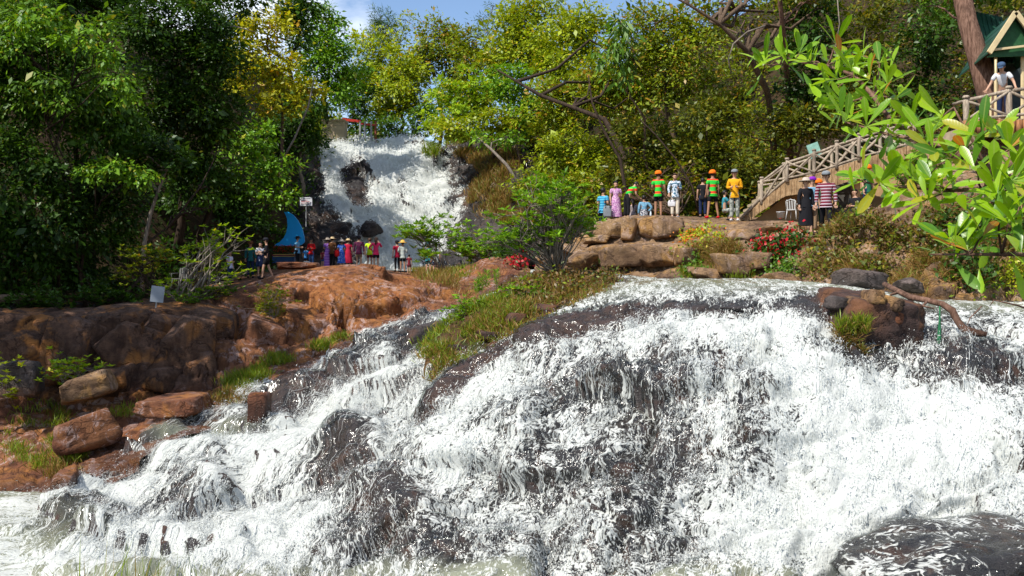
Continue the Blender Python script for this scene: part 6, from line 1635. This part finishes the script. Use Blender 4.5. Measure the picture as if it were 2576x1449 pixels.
# ================================================================== PEOPLE
def cloth(name, col, kind=None, col2=None, scale=1.0):
    key = 'cloth_' + name
    if key in MATS: return MATS[key]
    m, nt, out = new_mat(key); k = NT(nt)
    tc = k.n('TexCoord').outputs['Object']
    c = k.mix(k.noise(tc, 9, 3), tuple(a * .75 for a in col), tuple(min(1, a * 1.2) for a in col))
    if kind:
        s = k.n('SeparateXYZ'); k.l(tc, s.inputs[0])
        if kind == 'stripe':
            f = k.math('GREATER_THAN', k.math('FRACT', k.math('MULTIPLY', s.outputs['Z'], 11 * scale)), .62)
        elif kind == 'check':
            f = k.math('MULTIPLY', k.math('ADD', k.math('GREATER_THAN', k.math('FRACT', k.math('MULTIPLY', s.outputs['Z'], 12 * scale)), .6), k.math('GREATER_THAN', k.math('FRACT', k.math('MULTIPLY', s.outputs['X'], 12 * scale)), .6)), .5)
        else:
            f = k.ramp(k.noise(tc, 14 * scale, 2, .5), [(.5, 0.0), (.54, 1.0)])
        c = k.mix(f, c, col2)
    p = k.principled(c, .9, k.bump(k.noise(tc, 22, 3), .4, .01), .15)
    k.l(p.outputs[0], out.inputs[0]); MATS[key] = m
    return m
M_skin = [plain('skin_light', (.46, .27, .18), .55, .08, 20), plain('skin_tan', (.34, .18, .11), .55, .08, 20)]
M_eye = plain('eye_dark', (.02, .015, .012), .3, 0)
M_hair = plain('hair_black', (.012, .009, .008), .5, .3, 30); M_hairb = plain('hair_brown', (.06, .03, .015), .5, .3, 30)
C = {
 'black': cloth('black', (.012, .012, .015)), 'white': cloth('white', (.62, .62, .64)), 'lav': cloth('lavender', (.55, .56, .72)), 'teal': cloth('teal', (.015, .10, .10)),
 'blue': cloth('blue', (.05, .20, .46)), 'sky': cloth('sky', (.16, .42, .66)), 'red': cloth('red', (.50, .012, .016)), 'crim': cloth('crimson', (.42, .015, .05)), 'pink': cloth('pink', (.62, .03, .11)),
 'lime': cloth('lime', (.48, .68, .02)), 'purple': cloth('purple', (.22, .05, .42), 'stripe', (.45, .28, .62)), 'brown': cloth('brown', (.12, .05, .02)), 'royal': cloth('royal', (.012, .08, .50), 'spot', (.16, .28, .62)),
 'plaid': cloth('plaid', (.16, .025, .055), 'check', (.03, .02, .07)), 'khaki': cloth('khaki', (.30, .20, .12)), 'dkred': cloth('dark_red', (.16, .02, .03)), 'stripeblk': cloth('pale_stripe', (.52, .55, .50), 'stripe', (.16, .22, .22), 1.2),
 'turq': cloth('turquoise', (.03, .28, .34), 'spot', (.04, .16, .2)), 'navy': cloth('navy', (.015, .025, .07)), 'jeans': cloth('jeans', (.04, .10, .26)), 'bluestr': cloth('blue_striped', (.03, .22, .40), 'stripe', (.10, .42, .60)),
 'mauve': cloth('mauve_print', (.38, .16, .36), 'spot', (.62, .42, .56), 1.4), 'grey': cloth('grey_print', (.20, .18, .18), 'spot', (.36, .30, .32)), 'denim': cloth('denim', (.12, .28, .42), 'spot', (.2, .4, .55), 2),
 'print': cloth('bw_print', (.06, .07, .10), 'spot', (.5, .5, .52), 1.5), 'vest': cloth('green_vest', (.03, .50, .05), 'stripe', (.62, .05, .02), .38), 'orange': cloth('orange', (.70, .12, .012)), 'hawaii': cloth('floral_shirt', (.55, .62, .70), 'spot', (.04, .12, .18), 1.2),
 'cream': cloth('cream', (.62, .56, .46)), 'yellow': cloth('yellow', (.66, .32, .012)), 'camo': cloth('camo', (.16, .18, .16), 'spot', (.36, .38, .34)), 'dkgreen': cloth('dark_green', (.02, .12, .06)),
 'brett': cloth('striped_sweater', (.05, .04, .06), 'stripe', (.45, .42, .45), 1.15), 'brett2': cloth('maroon_stripe', (.14, .012, .03), 'stripe', (.40, .34, .38), 1.15),
 'straw': cloth('straw', (.50, .38, .22)), 'straw2': cloth('straw_gold', (.62, .36, .08)), 'sand': cloth('sand', (.42, .36, .30)), 'dkhat': cloth('dark_hat', (.02, .02, .028)), 'purp': cloth('purple_plain', (.20, .02, .36)), 'gcap': cloth('grey_cap', (.20, .22, .24)), 'ncap': cloth('blue_cap', (.05, .09, .16)), 'helm': cloth('helmet_orange', (.75, .16, .012)),
}
ARM = {'down': ((.05, .01, -.27), (.06, -.05, -.50)), 'front': ((.06, .02, -.27), (-.07, -.21, -.26)), 'hip': ((.17, .06, -.24), (.02, -.05, -.38)),
       'up': ((.09, -.14, -.20), (-.06, -.25, .05)), 'fwd': ((.03, -.17, -.20), (.0, -.40, -.16)), 'rail': ((.13, -.12, -.22), (.20, -.36, -.30)), 'swing': ((.04, .12, -.24), (.05, .10, -.48)), 'bag': ((.07, .0, -.27), (.08, -.12, -.47))}
def skin_mesh(name, verts, edges, radii, levels=1):
    me = bpy.data.meshes.new(name); me.from_pydata([tuple(v) for v in verts], edges, [])
    o = bpy.data.objects.new(name, me); COL.objects.link(o)
    m = o.modifiers.new('skin', 'SKIN'); m.use_smooth_shade = True; m.branch_smoothing = .6
    sv = me.skin_vertices[0].data
    for i, r in enumerate(radii): sv[i].radius = (r, r); sv[i].use_root = (i == 0)
    s = o.modifiers.new('sub', 'SUBSURF'); s.levels = levels; s.render_levels = levels
    return o
PENDING = []      # (temp object, final name, material list, parent, extra MB, transform)
SURF2 = np.concatenate([bank.flat(), terr.flat()])
def person(label, px, py, d, h=1.65, face=180, top='white', bottom='jeans', kind='trousers', sleeve='short', arms=('down', 'down'), legs='stand', bend=0.0, hat=None, hatc=None, hair=M_hair, skin=0, longhair=False, z=None, group=None, build=1.0, shoes='black'):
    B = PP(px, py, d)
    if z is not None: B[2] = z
    else:
        dd = np.hypot(SURF2[:, 0] - B[0], SURF2[:, 1] - B[1]); q = SURF2[dd < .45]
        if len(q):
            zz = q[np.argmin(np.abs(q[:, 2] - B[2])), 2]
            if abs(zz - B[2]) < .7: B[2] = zz
    r = empty('person', B, math.radians(face)); s = h / 1.66; r.scale = (s, s, s)
    tag(r, label, 'person', group)
    w = build
    J = {'pel': (0, 0, .92), 'spn': (0, .0, 1.10), 'che': (0, -.005, 1.29), 'nck': (0, .005, 1.43), 'hb': (0, -.01, 1.50), 'hd': (0, -.018, 1.575), 'ht': (0, -.008, 1.635)}
    for sd, sx in (('l', -1), ('r', 1)):
        a = ARM[arms[0 if sx < 0 else 1]]
        sh = (sx * .165 * w, 0, 1.37); J['sh' + sd] = sh
        J['el' + sd] = (sh[0] + sx * a[0][0], sh[1] + a[0][1], sh[2] + a[0][2]); J['wr' + sd] = (sh[0] + sx * a[1][0], sh[1] + a[1][1], sh[2] + a[1][2])
        e, wr = Vector(J['el' + sd]), Vector(J['wr' + sd]); J['hn' + sd] = tuple(wr + (wr - e).normalized() * .075)
        J['hip' + sd] = (sx * .085, 0, .87); st_ = {'stand': 0, 'walk': .17 * sx, 'wide': 0, 'crouch': 0}[legs]; wd = .05 if legs == 'wide' else 0
        J['kn' + sd] = (sx * (.095 + wd), -.01 - st_ * .6, .48); J['an' + sd] = (sx * (.10 + wd * 2), .02 - st_ + (.06 if st_ < 0 else 0), .085 + (.06 if st_ < 0 else 0)); J['to' + sd] = (sx * (.115 + wd * 2), -.12 - st_, .035)
    if legs == 'crouch':
        for kk in J:
            if kk[:2] in ('kn', 'an', 'to'): continue
            x, y, zz = J[kk]; J[kk] = (x, y + .16, zz - .50)
        for sd, sx in (('l', -1), ('r', 1)): J['kn' + sd] = (sx * .13, -.22, .46)
    if bend:
        c = Vector(J['pel']); R = Matrix.Rotation(bend, 3, 'X')
        for kk in J:
            if kk[:2] in ('kn', 'an', 'to', 'hi') or kk == 'pel': continue
            J[kk] = tuple(c + R @ (Vector(J[kk]) - c))
    names = list(J); ix = {n: i for i, n in enumerate(names)}
    E = [('pel', 'spn'), ('spn', 'che'), ('che', 'nck'), ('nck', 'hb'), ('hb', 'hd'), ('hd', 'ht')]
    for sd in 'lr': E += [('che', 'sh' + sd), ('sh' + sd, 'el' + sd), ('el' + sd, 'wr' + sd), ('wr' + sd, 'hn' + sd), ('pel', 'hip' + sd), ('hip' + sd, 'kn' + sd), ('kn' + sd, 'an' + sd), ('an' + sd, 'to' + sd)]
    RD = {'pel': .125 * w, 'spn': .115 * w, 'che': .13 * w, 'nck': .052, 'hb': .06, 'hd': .088, 'ht': .066, 'sh': .062, 'el': .041, 'wr': .029, 'hn': .034, 'hip': .085 * w, 'kn': .054, 'an': .038, 'to': .032}
    rad = lambda n: RD.get(n, RD.get(n[:-1]))
    tmp = skin_mesh('body', [J[n] for n in names], [(ix[a], ix[b]) for a, b in E], [rad(n) for n in names])
    ex = MB()
    for sd in 'lr':       # fingers and thumb, curled a little
        wr, hn = Vector(J['wr' + sd]), Vector(J['hn' + sd]); f = (hn - wr).normalized(); a = f.cross(Vector((0, -1, .2))).normalized(); b = a.cross(f)
        for q, ln in enumerate((.062, .072, .068, .052)):
            o_ = hn + a * (.022 * (q - 1.5)); ex.tube([o_ - f * .01, o_ + f * ln * .6, o_ + f * ln + b * .02], [.010, .0095, .007], 5)
        o_ = wr.lerp(hn, .45) + a * .03; ex.tube([o_, o_ + a * .025 + f * .03, o_ + a * .028 + f * .06], [.011, .010, .008], 5)
    hd = Vector(J['hd']); hz = (Vector(J['ht']) - Vector(J['hb'])).normalized(); fy = Vector((0, -1, 0)); fy = (fy - hz * fy.dot(hz)).normalized(); hx = fy.cross(hz)
    ex.tube([hd + fy * .078 + hz * .02, hd + fy * .098 - hz * .012, hd + fy * .08 - hz * .022], [.008, .014, .008], 6)
    for sx in (-1, 1): ex.tube([hd + hx * sx * .082 + hz * .012, hd + hx * sx * .092 - hz * .005, hd + hx * sx * .082 - hz * .025], [.01, .016, .01], 6)
    ex.tube([hd + fy * .080 - hz * .045 - hx * .022, hd + fy * .087 - hz * .045, hd + fy * .080 - hz * .045 + hx * .022], [.005, .008, .005], 5)
    n_skin = len(ex.f)
    for sx in (-1, 1): ex.cur = 1; ex.tube([hd + fy * .076 + hz * .012 + hx * sx * .032, hd + fy * .088 + hz * .012 + hx * sx * .032], [.010, .006], 6)
    PENDING.append((tmp, 'body', [M_skin[skin], M_eye], r, ex))
    def garment(nm, keys, edges, grow, mat, cut=None):
        JJ = {k_: J[k_] for k_ in keys}
        if cut: JJ.update(cut)
        nn = list(JJ); jx = {n: i for i, n in enumerate(nn)}
        t = skin_mesh(nm, [JJ[n] for n in nn], [(jx[a], jx[b]) for a, b in edges], [(rad(n.rstrip('2')) if n.rstrip('2') in RD or n.rstrip('2')[:-1] in RD else .05) + grow for n in nn])
        PENDING.append((t, nm, [C[mat]], r, None))
    lerp = lambda a, b, t: tuple(Vector(J[a]).lerp(Vector(J[b]), t))
    # shirt
    keys = ['pel', 'spn', 'che']; ed = [('pel', 'spn'), ('spn', 'che')]; cut = {}
    keys.append('nck0'); J['nck0'] = lerp('che', 'nck', .72); RD['nck0'] = .062; ed.append(('che', 'nck0'))
    for sd in 'lr':
        keys.append('sh' + sd); ed.append(('che', 'sh' + sd))
        if sleeve == 'long': keys += ['el' + sd, 'cf' + sd]; J['cf' + sd] = lerp('el' + sd, 'wr' + sd, .92); RD['cf'] = .032; ed += [('sh' + sd, 'el' + sd), ('el' + sd, 'cf' + sd)]
        elif sleeve == 'short': keys.append('sv' + sd); J['sv' + sd] = lerp('sh' + sd, 'el' + sd, .7); RD['sv'] = .052; ed.append(('sh' + sd, 'sv' + sd))
    if legs != 'crouch' and not bend: keys.append('hem0'); J['hem0'] = (0, 0, .83); RD['hem0'] = .135 * w; ed.append(('pel', 'hem0'))
    garment('shirt', keys, ed, .017, top)
    # lower garment
    if kind in ('trousers', 'shorts', 'leggings'):
        keys = ['pel', 'hipl', 'hipr', 'wst0']; ed = [('pel', 'hipl'), ('pel', 'hipr'), ('pel', 'wst0')]; J['wst0'] = lerp('pel', 'spn', .6); RD['wst0'] = .112 * w
        for sd in 'lr':
            if kind == 'shorts': keys.append('th' + sd); J['th' + sd] = lerp('hip' + sd, 'kn' + sd, .78); RD['th'] = .068; ed.append(('hip' + sd, 'th' + sd))
            else: keys += ['kn' + sd, 'cu' + sd]; J['cu' + sd] = lerp('kn' + sd, 'an' + sd, .9); RD['cu'] = .045 if kind == 'trousers' else .036; ed += [('hip' + sd, 'kn' + sd), ('kn' + sd, 'cu' + sd)]
        garment(kind if kind != 'leggings' else 'leggings', keys, ed, .02 if kind != 'leggings' else .01, bottom)
    else:
        hem = .30 if kind == 'dress' else (.52 if kind == 'skirt' else .12)
        mb = MB(); c = Vector(J['pel'])
        prof = [(.235 * w if hem > .2 else .24 * w, hem), (.22 * w, hem + .12), (.195 * w, .80), (.165 * w, .98), (.14 * w, 1.08)]
        n = 20; vs = []; fs = []
        for i, (rr, zz) in enumerate(prof):
            for q in range(n):
                a = 2 * math.pi * q / n; fl = 1 + (.10 * math.sin(a * 6 + h * 9) if i < 2 else 0)
                vs.append((c.x + rr * fl * math.cos(a), c.y + rr * .82 * fl * math.sin(a) , zz - (.92 - c.z) * (1 if legs == 'crouch' else 0)))
        for i in range(len(prof) - 1):
            for q in range(n): fs.append((i * n + q, i * n + (q + 1) % n, (i + 1) * n + (q + 1) % n, (i + 1) * n + q))
        mb.add(vs, fs); mb.build('skirt', C[bottom], r, True)
    # shoes
    for sd in 'lr':
        a, t = Vector(J['an' + sd]), Vector(J['to' + sd]); mb = MB(); f = (t - a); f.z = 0; f = f.normalized() if f.length > 1e-4 else Vector((0, -1, 0))
        p0 = Vector((a.x, a.y, min(a.z, t.z) + .012)); mb.tube([p0 - f * .05, p0 - f * .02, p0 + f * .08, p0 + f * .16, p0 + f * .19], [.032, .046, .046, .038, .018], 8); mb.build('shoe', C[shoes] if shoes in C else C['black'], r, True)
    # hair
    u, f_ = ICO[2]; keep_ = []
    for q in f_:
        cc = u[q].mean(0)
        if not (cc[1] < -.15 and cc[2] < .42) and cc[2] > -.62: keep_.append(q)
    Rm = np.array([list(hx), list(-fy), list(hz)]).T
    hv = (u * np.array([.099, .108, .108])) @ Rm.T + np.array(tuple(hd + hz * .018 - fy * .012))
    mb = MB(); mb.add(hv, keep_)
    if longhair: mb.tube([hd - fy * .085 + hz * .02, hd - fy * .12 - hz * .08, hd - fy * .12 - hz * .22, hd - fy * .11 - hz * .32], [.05, .06, .05, .02], 8)
    mb.build('hair', hair, r, True)
    if hat:
        mb = MB(); o_ = hd + hz * .04
        if hat == 'sun': prof = [(.215, -.012), (.22, .0), (.11, .014), (.104, .075), (.07, .105), (.0, .11)]
        elif hat == 'straw': prof = [(.25, -.03), (.25, -.018), (.115, .02), (.10, .10), (.06, .125), (.0, .13)]
        elif hat == 'helmet': prof = [(.132, -.03), (.136, .0), (.125, .05), (.09, .095), (.04, .118), (.0, .12)]
        else: prof = [(.112, -.005), (.113, .03), (.10, .07), (.06, .098), (.0, .105)]
        mb.lathe(prof, 16)
        if hat == 'cap': mb.add([(-.075, -.09, .0), (.075, -.09, .0), (.055, -.19, -.015), (-.055, -.19, -.015), (-.075, -.09, .012), (.075, -.09, .012), (.055, -.19, -.005), (-.055, -.19, -.005)], [(0, 1, 2, 3), (7, 6, 5, 4), (0, 4, 5, 1), (1, 5, 6, 2), (2, 6, 7, 3), (3, 7, 4, 0)])
        Mx = Matrix(((hx.x, -fy.x, hz.x), (hx.y, -fy.y, hz.y), (hx.z, -fy.z, hz.z)))
        mb.v = [tuple(Mx @ Vector(v) + o_) for v in mb.v]
        mb.build({'sun': 'sun_hat', 'straw': 'straw_hat', 'helmet': 'helmet', 'cap': 'cap'}[hat], C[hatc], r, True)
    return r

GC = 'visitors below the far waterfall'; GT = 'visitors on the stone terrace'
# crowd at the left and below the far falls
person('child in a lavender white tee among the left bush leaves', 578,702,44,1.45,70,'lav','navy',arms=('front','down'),group=GC)
person('person in a dark teal shirt in the shade of the left group', 630,694,46.5,1.70,20,'teal','navy',sleeve='long',hat='helmet',hatc='brown',group=GC,skin=1)
person('person in white shirt standing behind the black jacketed one', 655,692,45,1.62,40,'white','navy',kind='skirt',arms=('front','down'),longhair=True,group=GC)
person('walking person in black jacket and cap with bare legs', 670,696,42,1.72,-80,'black','black',kind='shorts',sleeve='long',arms=('front','front'),legs='walk',hat='cap',hatc='dkhat',group=GC)
person('person in blue shirt and dark hat before the blue sail', 748,666,53,1.66,80,'sky','black',hat='sun',hatc='dkhat',arms=('front','front'),group=GC)
person('small child in blue next to the blue shirted person', 769,664,53,1.08,180,'blue','navy',kind='shorts',group=GC)
person('person in a long red tunic with folded arms', 783,666,53,1.52,-10,'red','jeans',kind='trousers',sleeve='long',arms=('front','front'),group=GC,skin=1)
person('small child in dark red left of the purple sarong', 812,668,52,.98,150,'dkred','jeans',kind='shorts',group=GC)
person('woman in a white sun hat with a purple striped sarong', 824,667,52,1.55,170,'purple','purple',kind='long',hat='sun',hatc='sand',arms=('front','front'),group=GC)
person('brown shirted person in a pale sun hat', 836,666,51.6,1.60,160,'brown','black',hat='sun',hatc='straw',arms=('front','front'),group=GC)
person('person in a royal blue patterned dress and wide sun hat', 859,667,51,1.45,175,'royal','royal',kind='dress',hat='straw',hatc='sand',arms=('front','down'),group=GC)
person('person in a crimson dress and beige sun hat', 876,667,52,1.52,190,'crim','crim',kind='dress',hat='sun',hatc='straw',group=GC)
person('man in a plaid shirt and khaki shorts seen from behind', 903,667,50.5,1.66,180,'plaid','khaki',kind='shorts',sleeve='long',hat='cap',hatc='dkhat',group=GC,build=1.15)
person('woman in a lime green tee seen from behind', 930,665,51,1.56,180,'lime','dkred',kind='shorts',arms=('hip','down'),hair=M_hairb,group=GC,build=1.1)
person('woman in a pink shirt and black shorts with hand on hip', 946,664,50,1.62,180,'pink','black',kind='shorts',sleeve='long',arms=('up','hip'),longhair=True,hair=M_hairb,group=GC,build=1.1)
person('person in red top and black leggings before the falls', 999,676,50,1.56,200,'crim','black',kind='leggings',hat='cap',hatc='dkhat',group=GC)
person('person in a golden straw hat and pale striped shirt', 1013,677,49.5,1.58,185,'stripeblk','black',kind='shorts',sleeve='long',hat='straw',hatc='straw2',arms=('front','front'),group=GC,skin=1)
person('small dark child right of the straw hat', 1029,678,49.5,1.0,180,'dkred','dkred',kind='shorts',group=GC)
person('person in turquoise shirt and cap half hidden by the bush', 1078,676,48,1.62,170,'turq','teal',kind='shorts',hat='cap',hatc='turq',arms=('front','front'),group=GC)
person('person in a white and navy outfit right of the turquoise one', 1096,678,47.5,1.52,190,'stripeblk','navy',kind='shorts',longhair=True,group=GC)
# terrace
person('person in pink top and blue jeans standing in the shrub', 1437,606,38,1.62,-60,'pink','jeans',arms=('up','down'),group=GT)
person('man in a blue striped tee and dark trousers on the terrace left', 1517,606,36.6,1.72,140,'bluestr','navy',arms=('front','down'),group=GT)
person('woman in a mauve printed dress facing the viewer', 1549,596,36.6,1.60,10,'mauve','mauve',kind='dress',arms=('down','front'),group=GT)
person('stooping person in a bright green vest', 1577,596,38.5,1.66,120,'vest','black',bend=.75,arms=('fwd','fwd'),group=GT)
person('person in a grey printed dress seen from behind', 1592,594,39,1.45,180,'grey','grey',kind='dress',longhair=True,group=GT)
person('person in a denim shirt and printed skirt seen from behind', 1620,590,38.6,1.52,180,'denim','print',kind='skirt',sleeve='long',arms=('hip','down'),group=GT)
person('person in orange helmet and green life vest left of the woman in white', 1656,566,37.4,1.74,160,'vest','black',kind='shorts',hat='helmet',hatc='helm',arms=('bag','front'),group=GT,skin=1)
person('woman in white trousers and floral shirt over yellow', 1698,549,35.6,1.60,0,'hawaii','cream',kind='trousers',sleeve='long',arms=('bag','front'),group=GT,hair=M_hairb,shoes='white')
person('person in orange helmet and green vest with red shoes', 1793,548,37,1.76,190,'vest','black',kind='shorts',hat='helmet',hatc='helm',legs='wide',group=GT,skin=1,shoes='red')
person('man in a yellow shirt and camouflage trousers', 1848,557,34.6,1.78,-15,'yellow','camo',sleeve='long',arms=('front','front'),hat='cap',hatc='gcap',group=GT,shoes='white')
person('crouching person in teal at the stair foot', 1833,556,36.5,1.6,90,'turq','camo',legs='crouch',arms=('fwd','fwd'),group=GT)
person('person in dark clothes in the shade behind the green vest', 1768,548,39.5,1.58,170,'black','navy',group=GT)
person('woman in black cardigan and dress with a straw sun hat', 2027,593,26.2,1.50,10,'black','black',kind='dress',sleeve='long',hat='sun',hatc='sand',arms=('down','down'),legs='walk',group=GT)
person('person in a purple cap behind the woman in black', 2043,590,27.2,1.55,20,'denim','khaki',hat='cap',hatc='purp',group=GT)
person('person in an orange helmet behind the striped man', 2058,590,27.6,1.50,10,'dkgreen','dkgreen',hat='helmet',hatc='helm',group=GT)
person('man in a striped maroon sweater and grey cap walking', 2078,597,26,1.70,-20,'brett2','black',kind='leggings',sleeve='long',legs='walk',hat='cap',hatc='gcap',group=GT,build=1.1)
person('person in an orange helmet half hidden by the big leaves', 2182,556,30.5,1.60,30,'dkgreen','navy',hat='helmet',hatc='helm',group=GT)
person('dark figure crouching right of the door', 2142,566,30,1.55,-60,'black','black',legs='crouch',arms=('front','front'),group=GT)
person('man in white tee and blue cap leaning on the deck railing', 2524,300,26.75,1.60,-35,'white','navy',bend=.5,arms=('rail','rail'),hat='cap',hatc='ncap',z=PP(2585, 332, 27.5)[2] + .155)
# turn the skinned figures into plain meshes
bpy.context.view_layer.update()
dg = bpy.context.evaluated_depsgraph_get()
for (t, nm, mats, par, ex) in PENDING:
    ev = t.evaluated_get(dg); me = bpy.data.meshes.new_from_object(ev)
    me.materials.clear()
    if ex is not None:
        n = len(me.vertices); vs = [v.co[:] for v in me.vertices] + ex.v
        fs = [tuple(p.vertices) for p in me.polygons]; mi = [0] * len(fs) + ex.mi; fs += [tuple(i + n for i in f) for f in ex.f]
        me2 = bpy.data.meshes.new(nm); me2.from_pydata(vs, [], fs); me2.polygons.foreach_set('material_index', mi); me = me2
    me.polygons.foreach_set('use_smooth', [True] * len(me.polygons))
    for m in mats: me.materials.append(m)
    me.name = nm; me.update()
    link_mesh(nm, me, None, par)
for (t, nm, mats, par, ex) in PENDING:
    m_ = t.data; bpy.data.objects.remove(t, do_unlink=True); bpy.data.meshes.remove(m_)

# ---- things they carry
def bag(label, px, py, d, size, mat, name='bag', cat='bag'):
    B = PP(px, py, d); r = empty(name, B); tag(r, label, cat)
    u, f = ICO[3]; v = np.sign(u) * np.abs(u) ** .6 * np.array(size) * .5
    me = np_mesh('body', v, f, True); me.materials.append(mat); link_mesh('body', me, None, r)
    for sx in (-1, 1):
        mb = MB(); mb.tube([(sx * size[0] * .25, -size[1] * .5, size[2] * .3), (sx * size[0] * .25, -size[1] * .6, size[2] * .75), (sx * size[0] * .2, size[1] * .1, size[2] * .7)], [.012] * 3, 5); mb.build('strap', C['black'], r, True)
    mb = MB(); mb.box((0, -size[1] * .45, -size[2] * .15), (size[0] * .7, size[1] * .3, size[2] * .4)); mb.build('pocket', mat, r)
    return r
bag('grey backpack worn by the man in the blue tee', 1528, 533, 36.35, (.32, .2, .46), C['gcap'], 'backpack', 'backpack')
bag('white cloth bag held by the woman in white trousers', 1690, 512, 35.2, (.28, .12, .26), C['white'], 'handbag')
bag('red bag hanging beside the royal blue dress', 848, 637, 50.6, (.24, .14, .38), C['red'], 'handbag')
mb = MB(); mb.lathe([(.03, 0), (.036, .01), (.036, .16), (.014, .2), (.014, .23), (0, .232)], 12)
o = mb.build('water_bottle', plain('clear_plastic', (.55, .62, .68), .15, .05, spec=.6), None, True); o.location = PP(1637, 546, 36.9); tag(o, 'clear water bottle carried by the helmeted person in green vest', 'bottle')
